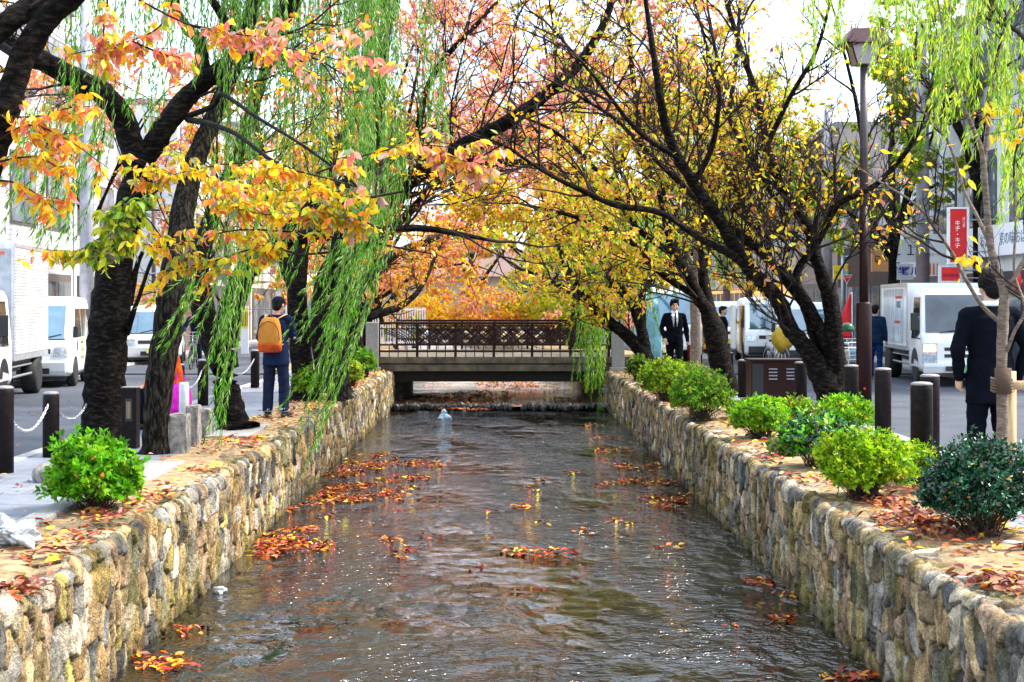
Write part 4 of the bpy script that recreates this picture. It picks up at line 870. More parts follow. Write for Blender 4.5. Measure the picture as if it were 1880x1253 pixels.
for px, w_, h_, mx_, lb_ in ((770, 150, 100, {'yellow': 4, 'orange': 2}, 'golden low growth behind the left half of the bridge railing'), (895, 170, 118, {'yellow': 4, 'orange': 3, 'salmon': 2}, 'orange-yellow low growth behind the middle of the bridge railing'), (1015, 150, 122, {'lime': 5, 'yellow': 2}, 'lime low growth behind the right half of the bridge railing')):
    shrub('azalea_bush', lb_, px, 628, w_, h_, mx_, 1500, .13)

# ================================================================== FALLEN LEAVES
def scatter(name, pts, mix, size, tilt=.35, lift=.012):
    N = len(pts); a = rng.uniform(0, 2 * np.pi, N); d = np.stack([np.cos(a), np.sin(a), rng.normal(0, tilt * .6, N)], -1)
    n = unit(np.stack([rng.normal(0, tilt, N), rng.normal(0, tilt, N), np.ones(N)], -1))
    p = pts.copy(); p[:, 2] += lift * rng.uniform(.4, 1.6, N)
    o = leaves_np(name, p, d, n, size * rng.uniform(.6, 1.2, N), cols_of(mix, N), CURL, FALLEN)
    return tag(o, kind='stuff')
CURL = (np.array([[0, 0, .10], [.28, .20, .16], [.62, .19, .14], [1, 0, .02], [.62, -.19, .12], [.28, -.20, .16], ]), np.array([[0, 3, 2, 1], [0, 5, 4, 3]]))
def strip(x0, x1, y0, y1, n, z=.01):
    q = np.stack([rng.uniform(x0, x1, n * 3), y0 + (y1 - y0) * rng.uniform(0, 1, n * 3) ** 1.2, np.full(n * 3, z)], -1)
    keep = fbm(q[:, 0] * 2.2 + 9, q[:, 1] * 1.3, 3) > rng.uniform(.3, .62, n * 3); return q[keep][:n]
LL = np.concatenate([strip(-3.5, -2.72, 6, 34, 1500), strip(-4.9, -3.5, 6, 34, 320, .006), strip(-3.0, -2.75, 6, 34, 300)])
scatter('fallen_leaves', LL, {'fall': 5, 'yellow': 1, 'rust': 2}, .085)
RR = np.concatenate([strip(2.62, 3.7, 12, 34, 1500), strip(2.65, 3.9, 6, 13, 450)])
scatter('fallen_leaves', RR, {'fall': 5, 'yellow': 1, 'rust': 2}, .085)
def pile(px, py, wx, wy, n, z=.012):
    Y = (CH - z) * F / (py - CY); c = P(px, py, Y); r = rng.normal(0, .45, (n, 2))
    return np.stack([c.x + r[:, 0] * wx, c.y + r[:, 1] * wy, np.full(n, z) + rng.uniform(0, .03, n)], -1)
scatter('fallen_leaves', np.concatenate([pile(1700, 965, .35, .75, 420), pile(1850, 1075, .25, .35, 200), pile(1640, 930, .25, .6, 120), pile(25, 1090, .18, .3, 110), pile(200, 950, .3, .4, 60)]), {'rust': 6, 'fall': 2}, .085, .5)
scatter('fallen_leaves', np.concatenate([strip(-8, -5.3, 12, 34, 170, -.115), strip(5.2, 8.5, 16, 40, 90, -.115)]), {'fall': 3, 'rust': 1, 'salmon': 1}, .075, .2)
def raft(lst, z=-.895, size=.075, mix=None):
    out = []
    for (px, py, wpx, hpx, n) in lst:
        n = int(n * 1.7)
        Y = (CH - z) * F / (py - CY); s = SC(Y); a = rng.uniform(0, 6.28, n); r = np.sqrt(rng.uniform(0, 1, n))
        u = r * np.cos(a); v = r * np.sin(a); m_ = fbm(u * 2 + px, v * 2 + py, 2) > .3
        X = (px - CX) / s + u * wpx / s / 2; dY = hpx / 2 * Y / (py - CY); YY = Y + v * dY
        out.append(np.stack([X, YY, np.full(n, z)], -1)[m_])
    return np.concatenate(out)
raf = raft([(690, 845, 110, 26, 260), (660, 862, 90, 24, 210), (770, 853, 60, 16, 110), (620, 873, 70, 10, 90), (740, 880, 95, 14, 120), (650, 905, 130, 36, 420), (720, 912, 70, 18, 110), (748, 898, 42, 10, 34), (800, 855, 50, 16, 70), (585, 920, 60, 20, 70),
   (520, 990, 90, 40, 200), (575, 1005, 75, 24, 90), (500, 1010, 70, 30, 110), (560, 975, 50, 14, 30), (720, 992, 34, 10, 12), (790, 987, 34, 7, 9), (738, 1010, 50, 16, 16), (740, 1026, 28, 8, 7), (800, 930, 24, 8, 8), (905, 940, 30, 7, 8), (955, 932, 46, 9, 20),
   (980, 896, 34, 12, 22), (997, 884, 26, 6, 10), (1048, 870, 30, 8, 12), (1112, 893, 40, 12, 28), (1175, 858, 100, 16, 150), (1185, 886, 120, 14, 130), (1225, 923, 80, 18, 90), (1130, 828, 80, 10, 60), (1110, 805, 60, 6, 30), (1090, 782, 40, 6, 24), (1225, 915, 100, 24, 60),
   (990, 1015, 140, 14, 60), (945, 1016, 40, 10, 14), (1070, 976, 30, 8, 9), (1075, 985, 20, 6, 5), (995, 962, 28, 8, 9), (1140, 960, 42, 8, 14), (875, 1046, 28, 8, 6), (1232, 1006, 50, 8, 14), (1390, 1070, 60, 12, 22), (1440, 1090, 40, 10, 12), (1440, 1138, 60, 12, 26),
   (340, 1158, 90, 18, 34), (270, 1215, 110, 30, 60), (310, 1225, 90, 18, 40), (1555, 1245, 100, 16, 60), (1060, 870, 30, 6, 8), (600, 950, 30, 6, 8), (1340, 1150, 30, 6, 4), (540, 935, 30, 12, 26)])
scatter('floating_leaves', raf, {'raft': 6, 'rust': 1, 'yellow': .4}, .085, .3, .006)
raf2 = raft([(770, 735, 120, 16, 190), (740, 720, 40, 10, 50), (880, 735, 90, 8, 60), (850, 742, 40, 6, 30), (930, 706, 120, 12, 330), (960, 712, 90, 8, 160), (880, 722, 120, 8, 150), (820, 728, 130, 14, 260), (1040, 735, 60, 10, 90), (900, 744, 160, 6, 160), (800, 700, 50, 4, 40), (1010, 708, 40, 4, 24), (850, 752, 100, 5, 90), (760, 730, 60, 12, 60), (1000, 722, 20, 4, 8), (930, 730, 30, 4, 10)], -.795)
scatter('floating_leaves', raf2, {'raft': 6, 'fall': 2}, .10, .25, .006)

# ================================================================== STREET FURNITURE
def bollard_mesh(h=.85, r=.10, lamp=False):
    bm = bmesh.new(); lathe(bm, [(r, -.05), (r, h - .05), (r * .97, h - .02), (r * .8, h)], 20); return bm
def bollard(px, Y, top_py, label, group, chain=False, r=.095, gz=0, name='bollard', body=None):
    c = P(px, CY, Y); h = CH - (top_py - CY) * Y / F - gz
    o = thing(name, label, 'bollard', (c.x, Y, gz), 0, group)
    obj('post', bollard_mesh(h, r), body or BOLL, o, True)
    bm = bmesh.new(); lathe(bm, [(r * .99, h - .012), (r * .985, h + .004), (r * .7, h + .016), (.01, h + .02)], 20); obj('cap', bm, BOLLTOP, o, True)
    return o, c.x, h
GL = 'dark bollards with chains along the left kerb'
lb = []
for k, (Y, lab) in enumerate(((13.55, 'dark bollard at the left edge of the photo, nearest on the left kerb'), (14.95, 'dark chained bollard standing alone left of the bright green azalea'), (16.5, 'dark bollard hidden behind the forked cherry trunk'),
        (20.9, 'dark bollard at the right of the leaning willow trunk'), (22.6, 'dark bollard left of the flared cherry trunk'), (24.5, 'dark bollard right behind the flared cherry trunk'), (27.4, 'dark bollard seen left of the backpack man'))):
    x = -4.72; px = CX + x * SC(Y); top = {0: 712, 1: 722}.get(k, CY + (CH - .72) * SC(Y))
    lb.append((bollard(px, Y, top, lab, GL, r=.085)[0], Y, x))
def chain(a, b, label, sag=.22, lz=.6):
    n = 34; bm = bmesh.new()
    for i in range(n):
        t = (i + .5) / n; p = Vector(a).lerp(Vector(b), t); p.z -= sag * 4 * t * (1 - t)
        d = (Vector(b) - Vector(a)).normalized(); d.z = -sag * 4 * (1 - 2 * t) / (Vector(b) - Vector(a)).length; d.normalize()
        q = d.to_track_quat('X', 'Z').to_matrix().to_4x4() @ Matrix.Rotation(R(90 * (i % 2)), 4, 'X')
        L = (Vector(b) - Vector(a)).length / n * .95
        pts = [Vector((math.cos(u) * L * .72, math.sin(u) * .013, 0)) for u in np.linspace(0, 2 * math.pi, 9)[:-1]]
        M = Matrix.Translation(p) @ q; pts = [M @ v for v in pts]
        tube(bm, pts + [pts[0]], .0055, 5, caps=False)
    return tag(obj('chain', bm, CHAINM, smooth=True), label, 'chain', 'chains between the left bollards')
for (i, j, lab) in ((0, 1, 'silver chain sagging between the two nearest left bollards'), (1, 2, 'silver chain running from the lone bollard behind the forked cherry'), (3, 4, 'silver chain beside the trunk of the leaning willow'), (5, 6, 'silver chain hanging left of the backpack man')):
    chain((lb[i][2], lb[i][1] + .09, .56), (lb[j][2], lb[j][1] - .09, .56), lab)
# slotted lamp bollard
Y = 15.9; c = P(240, CY, Y)
o = thing('lamp_bollard', 'dark square lamp bollard with a slotted light between the two left trunks', 'bollard', (c.x, Y, 0))
h = CH - (712 - CY) * Y / F
bm = bmesh.new(); bx(bm, -.085, .085, -.085, .085, -.02, h, .012); obj('post', bm, BOLL, o)
bm = bmesh.new(); bx(bm, -.088, .088, -.088, .088, h, h + .012, .004); obj('cap', bm, BOLLTOP, o)
bm = bmesh.new(); bx(bm, -.04, .04, -.0885, -.083, h - .37, h - .12, .002); f_ = obj('lamp_frame', bm, BLACKP, o)
bm = bmesh.new()
for i in range(3): bx(bm, -.022 + i * .016, -.014 + i * .016, -.092, -.087, h - .34, h - .15)
obj('lens', bm, mat('lens_warm', (.35, .28, .16), .3), f_)
# right bollards
GR = 'brown bollards along the right kerb'
for px, Y, top, lab in ((1692, 12.8, 705, 'brown bollard nearest the camera right of the yellow-green azalea'), (1707, 14.6, 690, 'brown bollard directly behind the nearest one on the right'), (1621, 17.2, 678, 'brown bollard standing alone between the lamp post and the white truck'),
        (1563, 19.6, 672, 'brown bollard just left of the thick lamp post'), (1470, 22.4, 666, 'dark bollard touching the right side of the metal cabinet'), (1365, 24.6, 662, 'dark bollard touching the left side of the metal cabinet'),
        (1258, 29.5, 643, 'bollard behind the walking man in the dark suit')):
    bollard(px, Y, top, lab, GR, r=.098)
bollard(1340, 31, 648, 'round-topped black bollard right of the two-stemmed cherry', None, r=.075)
# black post with yellow bands
o, x_, h_ = bollard(1552, 27, 632, 'slim black post with two yellow bands near the parked bicycles', None, r=.045)
bm = bmesh.new()
for z in (h_ - .16, h_ - .27): lathe(bm, [(.0465, z), (.0465, z + .06)], 16)
obj('band', bm, mat('band_yellow', (.75, .48, .01), .5), o)
# dark steel cabinet with louvres
Y = 23.4; c = P(1427, 735, Y); s = SC(Y)
cb = thing('utility_cabinet', 'low dark brown steel cabinet with two sets of louvres behind the green bushes', 'cabinet', (c.x, Y, 0))
hh = CH - (662 - CY) / s; W = 96 / s / 2
bm = bmesh.new(); bx(bm, -W, W, 0, .5, -.02, hh - .02, .01); obj('body', bm, DARKMETAL, cb)
bm = bmesh.new(); bx(bm, -W - .03, W + .03, -.03, .53, hh - .02, hh + .02, .01); obj('lid', bm, DARKMETAL, cb)
bm = bmesh.new(); bx(bm, -W + .02, -W + .20, -.006, .002, .1, hh - .06); obj('door', bm, BLACKP, cb)
for q in (.0, .29):
    bm = bmesh.new()
    for k in range(4):
        z = hh - .14 - k * .055; x0 = -.14 + q; t = bmesh.new()
        bx(t, x0, x0 + .14, -.016, -.002, z - .012, z + .008, .003); merge(bm, t)
    obj('louvre', bm, mat('louvre_metal', (.35, .35, .40), .35, .5), cb)
# tall lamp post: thick brown base, slim pole, gabled lantern
Y = 21.0; c = P(1586, 760, Y); s = SC(Y)
lp = thing('street_lamp', 'tall brown lamp post with a gabled lantern high among the twigs on the right', 'street lamp', (c.x, Y, 0))
zt = CH + (560 - 556) / s
bm = bmesh.new(); lathe(bm, [(.112, -.02), (.112, zt - .03), (.10, zt), (.075, zt + .012)], 24); obj('base', bm, DARKMETAL, lp, True)
z2 = CH + (560 - 120) / s
bm = bmesh.new(); lathe(bm, [(.066, zt), (.064, CH + (560 - 380) / s)], 18); obj('pole', bm, DARKMETAL, lp, True)
bm = bmesh.new(); lathe(bm, [(.060, CH + (560 - 380) / s), (.056, z2)], 18); obj('pole', bm, mat('pole_grey_violet', (.06, .042, .05), .5), lp, True)
bm = bmesh.new(); prism(bm, [(-.36, z2 + .30), (.36, z2 + .30), (.22, z2 + .50), (-.22, z2 + .50)], 'y', -.26, .26); obj('lantern_roof', bm, mat('lantern_roof', (.16, .08, .08), .6), lp)
bm = bmesh.new(); prism(bm, [(-.14, z2 + .0), (.14, z2 + .0), (.22, z2 + .30), (-.22, z2 + .30)], 'y', -.16, .16); obj('lantern_glass', bm, mat('lantern_glass', (.26, .22, .21), .3), lp)
bm = bmesh.new()
for sx_ in (-1, 1):
    for sy_ in (-1, 1): tube(bm, [(sx_ * .14, sy_ * .165, z2), (sx_ * .225, sy_ * .165, z2 + .30)], .012, 6)
obj('lantern_frame', bm, DARKMETAL, lp)
bm = bmesh.new(); lathe(bm, [(.012, -.004), (.02, .01)], 12, M=Matrix.Translation((-.02, -.115, CH - (713 - CY) / s)) @ Matrix.Rotation(R(90), 4, 'X')); obj('reflector', bm, mat('refl_red', (.5, .01, .01), .2), lp)
# smaller lantern pole
Y = 44; c = P(1547, 600, Y); s = SC(Y); z2 = CH + (560 - 438) / s
l2 = thing('street_lamp', 'slim grey pole with a small lantern left of the tall lamp post', 'street lamp', (c.x, Y, 0))
bm = bmesh.new(); lathe(bm, [(.055, -.05), (.05, z2)], 12); obj('pole', bm, GREYM, l2, True)
bm = bmesh.new(); lathe(bm, [(.08, z2), (.17, z2 + .28), (.17, z2 + .3)], 6); obj('lantern_glass', bm, mat('lantern_glass'), l2)
bm = bmesh.new(); lathe(bm, [(.24, z2 + .3), (.10, z2 + .43), (.02, z2 + .5)], 6); obj('lantern_roof', bm, mat('lantern_roof'), l2)
def utility_pole(px, Y, r, label, zt=9, two=None, group='utility poles along the streets', bands=False):
    c = P(px, CY, Y); o = thing('utility_pole', label, 'utility pole', (c.x, Y, -.1), 0, group)
    zb = two if two else 0
    bm = bmesh.new(); lathe(bm, [(r, zb + .1), (r * .85, zt)], 20); obj('pole', bm, mat('pole_concrete', (.22, .22, .25), .7, scale=3, bump=.2, col2=(.40, .40, .45)), o, True)
    if two: 
        bm = bmesh.new(); lathe(bm, [(r * 1.02, 0), (r * 1.02, zb + .1)], 20); obj('painted_sleeve', bm, mat('sleeve_brown', (.09, .055, .06), .6), o, True)
    bm = bmesh.new()
    for k in range(5): tube(bm, [(-r - .12, 0, 3.2 + k * .8), (r + .12, 0, 3.2 + k * .8)], .012, 6)
    obj('climbing_pegs', bm, GREYM, o)
    return o
utility_pole(1694, 37, .17, 'mottled grey concrete pole with brown sleeve behind the white truck', two=2.95)
utility_pole(1521, 52, .19, 'grey pole behind the many-stemmed cherry, right of the white shop sign', two=2.9)
utility_pole(1334, 66, .17, 'pole with brown sleeve beyond the two-stemmed cherry', two=3.0)
utility_pole(1392, 72, .16, 'farthest pole with brown sleeve above the open-door van', two=2.9)
utility_pole(159, 32.5, .165, 'pale grey concrete pole behind the small white van on the left')
utility_pole(283, 50, .09, 'thin reddish pole beside the clinic sign on the left', two=6)

# stone seats and kerb slabs by the willow
for px, py, w_, h_, lab in ((326, 833, 34, 72, 'rough stone block seat nearest the willow trunk'), (352, 822, 22, 76, 'narrow stone block between the other two'), (374, 806, 22, 54, 'small low stone block nearest the flared cherry')):
    Y = CH * F / (py - CY); s = SC(Y); c = P(px, py, Y); W = w_ / s / 2; H_ = h_ / s
    bm = bmesh.new(); bx(bm, -W, W, -.02, .22, -.02, H_, .025)
    bmesh.ops.subdivide_edges(bm, edges=bm.edges[:], cuts=2, use_grid_fill=True)
    for v in bm.verts: v.co += Vector((random.uniform(-.008, .008), random.uniform(-.008, .008), random.uniform(-.008, .008)))
    o = tag(obj('stone_seat', bm, DGRANITE), lab, 'stone seat', 'rough stone blocks under the willow'); o.location = (c.x, Y, 0)
for x0, x1, y0, y1, lab in ((-3.52, -3.0, 16.9, 18.6, 'long grey stone slab lying in front of the stone seats'), (-3.6, -3.15, 12.6, 14.2, 'grey stone slab right of the bright green azalea'), (-3.5, -3.32, 9.5, 11.5, 'grey edging slab left of the bright green azalea')):
    bm = bmesh.new(); bx(bm, x0, x1, y0, y1, -.05, .045, .012); tag(obj('edging_slab', bm, GRANITE), lab, 'slab', 'stone slabs edging the left soil')
bm = bmesh.new(); ell(bm, (0, 0, 0), (.17, .16, .13), sub=3)
for v in bm.verts: v.co *= 1 + .18 * (float(vnoise(np.array(v.co.x * 9 + 5), np.array(v.co.y * 9 + v.co.z * 7))) - .5)
o = tag(obj('boulder', bm, DGRANITE, smooth=True), 'dark rounded rock at the left of the bright green azalea', 'rock'); o.location = P(95, 885, 12.9); o.location.z = .05
bm = bmesh.new(); lathe(bm, [(.062, -.02), (.062, .64), (.055, .66), (.01, .665)], 18)
o = tag(obj('marker_post', bm, mat('post_white', (.62, .62, .6), .5), smooth=True), 'short pale round post just behind the stone seats', 'post'); o.location = (P(338, 820, 17.6).x, 17.6, -.02)
# wooden stake and cross rail beside the sapling
st = thing('tree_stake', 'pale wooden stake and cross rail lashed to the young tree', 'stake', (P(1856, CY, 10.75).x, 10.75, 0))
WOOD = mat('stake_wood', (.50, .32, .15), .75, scale=6, stretch=(8, 8, .6), bump=.4, col2=(.66, .48, .27))
zt = CH - (682 - CY) / SC(10.75)
bm = bmesh.new(); lathe(bm, [(.040, -.05), (.038, zt)], 14); obj('post', bm, WOOD, st, True)
bm = bmesh.new(); tube(bm, [(-.11, -.06, zt - .10), (.75, -.07, zt - .11)], .034, 12); obj('cross_rail', bm, WOOD, st, True)
bm = bmesh.new()
for k in range(5): tube(bm, [(-.11 - .0 + .075 * math.cos(a), -.13 + .075 * math.sin(a) + .02, zt - .14 + k * .022 + .006 * math.sin(3 * a)) for a in np.linspace(0, 6.28, 16)], .009, 5)
obj('rope_binding', bm, mat('rope', (.10, .06, .035), .9, bump=.5), st, True)
bm = bmesh.new(); lathe(bm, [(.058, zt - .16), (.060, zt + .03)], 16, c=(-.113, -.15, 0)); obj('bark_wrap', bm, mat('wrap', (.07, .04, .022), .9, bump=.6, bscale=30), st, True)
# litter
def lumpy(bm, c, r, amp, sc, seed):
    ell(bm, c, r, sub=4)
    for v in bm.verts:
        q = v.co * sc; v.co += (v.co - Vector(c)).normalized() * amp * (float(fbm(np.array(q.x + seed + q.z * .7), np.array(q.y + q.z), 4)) - .45)
PLAST = mat('plastic_film', (.60, .62, .63), .15, var=.2, scale=6, transl=.25, bump=.4, bscale=25)
bm = bmesh.new(); lumpy(bm, (0, 0, .05), (.12, .12, .06), .30, 22, 3); lumpy(bm, (-.08, .03, .08), (.05, .04, .05), .25, 30, 7); tag(o := obj('plastic_bag', bm, PLAST, smooth=True), 'crumpled clear plastic bag lying on the soil at the left edge', 'bag'); o.location = P(28, 1010, 9.4); o.location.z = .02
bm = bmesh.new(); lumpy(bm, (0, 0, 0), (.055, .04, .032), .12, 34, 8); tag(o := obj('plastic_bag', bm, PLAST, smooth=True), 'small clear plastic bottle or bag floating by the left wall', 'bag'); o.location = P(404, 1086, 12.35); o.location.z = -.88
bm = bmesh.new(); lumpy(bm, (0, 0, 0), (.13, .10, .09), .12, 14, 2); lumpy(bm, (-.02, .02, .11), (.06, .05, .08), .08, 14, 9); tag(o := obj('plastic_bag', bm, mat('bag_bluewhite', (.45, .58, .68), .3, transl=.2), smooth=True), 'pale blue plastic bag caught at the weir', 'bag'); o.location = P(816, 768, 31.0); o.location.z = -.87
bm = bmesh.new(); tube(bm, [(-.05, .03, .0), (.05, -.03, .0)], .012, 10); tag(o := obj('pipe_end', bm, mat('white_pipe', (.75, .75, .72), .5), smooth=True), 'short white pipe end on the soil under the glossy bush', 'pipe'); o.location = P(1859, 1004, 9.45); o.location.z = .02

# ================================================================== VEHICLES (front faces -Y, origin on the ground at the front)
def interp(tab, z, i): return float(np.interp(z, [t[0] for t in tab], [t[i] for t in tab]))
def shell(bm, tab, r=.12, nz=26, corner=5):
    zs = np.linspace(tab[0][0], tab[-1][0], nz); zs = sorted(set(list(zs) + [t[0] for t in tab])); rings = []
    for z in zs:
        yf, yb, hw = (interp(tab, z, i) for i in (1, 2, 3)); ring = []
        rr = min(r, hw * .5)
        for (cx_, cy_, a0) in ((hw - rr, yb - rr, 0), (-hw + rr, yb - rr, 90), (-hw + rr, yf + rr, 180), (hw - rr, yf + rr, 270)):
            for k in range(corner + 1):
                a = R(a0 + 90 * k / corner); ring.append(bm.verts.new((cx_ + rr * math.cos(a), cy_ + rr * math.sin(a), z)))
        rings.append(ring)
    n = len(rings[0])
    for a, b in zip(rings, rings[1:]):
        for k in range(n): bm.faces.new((a[k], a[(k + 1) % n], b[(k + 1) % n], b[k]))
    bm.faces.new(rings[0][::-1]); bm.faces.new(rings[-1])
def fpanel(bm, tab, x0, x1, z0, z1, off=.012, tx=0, n=5):       # panel following the front; top narrower by tx
    A = []
    for i in range(n + 1):
        z = z0 + (z1 - z0) * i / n; yf = interp(tab, z, 1); q = tx * i / n
        for o_ in (-off, .03): A.append([bm.verts.new((x0 + q, yf + o_, z)), bm.verts.new((x1 - q, yf + o_, z))])
    for i in range(n):
        a, ai, b, bi = A[2 * i], A[2 * i + 1], A[2 * i + 2], A[2 * i + 3]
        bm.faces.new((a[0], a[1], b[1], b[0])); bm.faces.new((a[0], b[0], bi[0], ai[0])); bm.faces.new((a[1], ai[1], bi[1], b[1]))
    bm.faces.new((A[0][0], A[1][0], A[1][1], A[0][1])); bm.faces.new((A[-2][0], A[-2][1], A[-1][1], A[-1][0]))
def spanel(bm, tab, s, poly, off=.010):                           # poly in (y, z) on side s
    f1 = [bm.verts.new((s * (interp(tab, z, 3) + off), y, z)) for y, z in poly]; f2 = [bm.verts.new((s * (interp(tab, z, 3) - .03), y, z)) for y, z in poly]
    bm.faces.new(f1 if s < 0 else f1[::-1]); n = len(poly)
    for k in range(n): bm.faces.new((f1[k], f1[(k + 1) % n], f2[(k + 1) % n], f2[k]))
def wheel(root, x, y, r, w=.19):
    s = 1 if x > 0 else -1
    wh = bpy.data.objects.new('wheel', None); COL.objects.link(wh); wh.parent = root; wh.location = (x, y, r); wh.empty_display_size = .1
    M = Matrix.Rotation(R(90), 4, 'Y')
    bm = bmesh.new(); lathe(bm, [(r * .62, -w / 2), (r * .9, -w / 2), (r, -w / 2 + .03), (r, w / 2 - .03), (r * .9, w / 2), (r * .62, w / 2)], 28, M=M); obj('tyre', bm, RUB, wh, True)
    bm = bmesh.new(); lathe(bm, [(r * .63, -w / 2 + .01), (r * .5, -w / 2 + .03), (r * .2, -w / 2 + .015), (r * .2, w / 2 - .015), (r * .5, w / 2 - .03), (r * .63, w / 2 - .01)], 20, M=M); obj('rim', bm, RIM, wh)
def one_box(name, label, loc, rz, W, H, Ln, glass=GLASS, hood=.55, paint=WHITE, bumper=None, plate=(.75, .72, .3), cat='van', winfill=True, group=None, roof=0, stripe=None, lamp=None):
    hw = W / 2; zb, zw, zt = .24, H * .50, H
    tab = [(zb, .10, Ln - .04, hw - .05), (zb + .08, .02, Ln, hw - .01), (zb + .30, .0, Ln, hw), (zw - .12, .04, Ln, hw), (zw, .10, Ln, hw - .005), (zw + .03, .16, Ln - .01, hw - .01), (zt - .22, .16 + hood, Ln - .04, hw - .07), (zt - .10, .24 + hood, Ln - .07, hw - .10), (zt - .03, .36 + hood, Ln - .12, hw - .16), (zt, .6 + hood, Ln - .3, hw - .30)]
    o = thing(name, label, cat, loc, rz, group)
    bm = bmesh.new(); shell(bm, tab); obj('body', bm, paint, o, True)
    bm = bmesh.new(); fpanel(bm, tab, -hw + .15, hw - .15, zw + .06, zt - .20, tx=.04, off=.016); obj('windscreen', bm, glass, o)
    bm = bmesh.new(); fpanel(bm, tab, -hw + .12, hw - .12, zw + .045, zw + .062, off=.02); 
    for q in (-.35, .15): tube(bm, [(q, interp(tab, zw + .07, 1) - .03, zw + .07), (q + .38, interp(tab, zw + .16, 1) - .035, zw + .16)], .008, 5)
    obj('wiper', bm, BLACKP, o)
    for s in (-1, 1):
        y0 = .36 + hood * .4; yd = 1.35 + hood * .5
        bm = bmesh.new(); spanel(bm, tab, s, [(y0 + .05, zw + .08), (y0 + .32 + hood * .25, zt - .26), (yd, zt - .26), (yd, zw + .08)]); obj('side_window', bm, GLASSD, o)
        bm = bmesh.new(); spanel(bm, tab, s, [(yd + .1, zw + .08), (yd + .1, zt - .26), (Ln - 1.0, zt - .26), (Ln - 1.0, zw + .08)]); obj('side_window', bm, GLASSD, o)
        bm = bmesh.new(); spanel(bm, tab, s, [(Ln - .9, zw + .08), (Ln - .9, zt - .26), (Ln - .35, zt - .28), (Ln - .3, zw + .08)]); obj('side_window', bm, GLASSD, o)
        bm = bmesh.new(); spanel(bm, tab, s, [(yd + .04, zb + .1), (yd + .04, zt - .2), (yd + .052, zt - .2), (yd + .052, zb + .1)], .006); spanel(bm, tab, s, [(yd - .02, zw - .05), (yd - .02, zw - .02), (yd - .16, zw - .02), (yd - .16, zw - .05)], .02); obj('door_handle', bm, BLACKP, o)
        bm = bmesh.new(); hx = hw - .20
        fpanel(bm, tab, s * hx - .15, s * hx + .15, zw - .30, zw - .10, off=.014, tx=.03); obj('headlight', bm, LAMPG, o)
        bm = bmesh.new(); bx(bm, s * (hw + .04) - .05, s * (hw + .04) + .05, .42, .50, zw + .08, zw + .32, .02); obj('mirror', bm, BLACKP, o)
        for yw in (.72, Ln - .72):
            bm = bmesh.new(); spanel(bm, tab, s, [(yw + .37 * math.cos(a), max(zb + .01, .27 + .37 * math.sin(a))) for a in np.linspace(0, math.pi, 14)], .004); obj('wheel_arch_shade', bm, BLACKP, o)  # flat black half-disc stands in for the shaded hollow around the wheel
            wheel(o, s * (hw - .075), yw, .29)
    bm = bmesh.new(); fpanel(bm, tab, -hw + .4, hw - .4, zw - .24, zw - .14, off=.008); obj('grille', bm, BLACKP, o)
    bm = bmesh.new(); fpanel(bm, tab, -hw + .10, hw - .10, zb + .03, zb + .28, off=.035, n=3); obj('bumper', bm, bumper or paint, o)
    bm = bmesh.new(); bx(bm, -.33, .33, -.040, -.033, zb + .05, zb + .17, .004); obj('air_intake', bm, BLACKP, o)
    bm = bmesh.new(); bx(bm, -.165, .165, -.052, -.044, zb + .12, zb + .285, .003); obj('number_plate', bm, mat('plate_%d' % (plate[2] * 100), plate, .4), o)
    bm = bmesh.new(); bx(bm, -hw + .12, hw - .12, .15, Ln - .1, .16, .30, .02); obj('underbody', bm, BLACKP, o)
    return o, tab
# left small white van, side stickers
v, tb = one_box('minivan', 'small white van with a gold and red side motif behind the left box truck', (-9.62, 29.3, -.12), R(8), 1.48, 1.9, 3.4)
bm = bmesh.new()
for r_ in range(3):
    for q in range(3):
        cy_, cz = 1.5 + r_ * .16, .62 + q * .16
        spanel(bm, tb, 1, [(cy_ - .06, cz), (cy_, cz + .07), (cy_ + .06, cz), (cy_, cz - .07)], .013)
obj('gold_motif', bm, mat('gold', (.55, .42, .12), .5), v)
bm = bmesh.new(); spanel(bm, tb, 1, [(.95 + .07 * math.cos(a), .86 + .12 * math.sin(a)) for a in np.linspace(0, 6.28, 12)[:-1]], .013); obj('red_motif', bm, mat('red', (.55, .02, .02), .5), v)
one_box('minivan', 'white van facing the camera between the forked cherry and the leaning willow', (P(280, CY, 40).x, 40, -.12), R(11), 1.6, 1.72, 4.0)
# right side vans
VY = 41
v, tb = one_box('cargo_van', 'white van with its side door open, parked behind the metal cabinet', (P(1422, CY, VY).x, VY, -.12), R(-5), 1.68, 1.95, 4.3, bumper=mat('bumper_grey', (.05, .055, .065), .6))
bm = bmesh.new(); bx(bm, -1.16, -1.06, .5, 1.35, .42, 1.72, .03); d_ = obj('open_door', bm, WHITE, v); bm = bmesh.new(); bx(bm, -1.065, -1.045, .55, 1.3, .95, 1.6); obj('door_window', bm, GLASSD, d_)
bm = bmesh.new(); bx(bm, -.855, -.835, .9, 1.9, .35, 1.7); obj('door_opening', bm, mat('cargo_orange', (.35, .2, .05), .8, var=.6, scale=5), v)
v, tb = one_box('cargo_van', 'white van with blue windows behind the many-stemmed cherry', (P(1482, CY, 37.5).x, 37.5, -.12), R(-6), 1.6, 1.8, 4.2, bumper=mat('bumper_grey'))
one_box('minivan', 'white van with a yellow number plate right of the two-stemmed cherry', (P(1338, CY, 50).x, 50, -.12), R(-5), 1.6, 1.85, 3.6, plate=(.75, .6, .02))
one_box('high_roof_van', 'tall white van behind the walking man in the dark suit', (P(1228, CY, 40.5).x, 40.5, -.12), R(-5), 1.9, 2.25, 5.2)
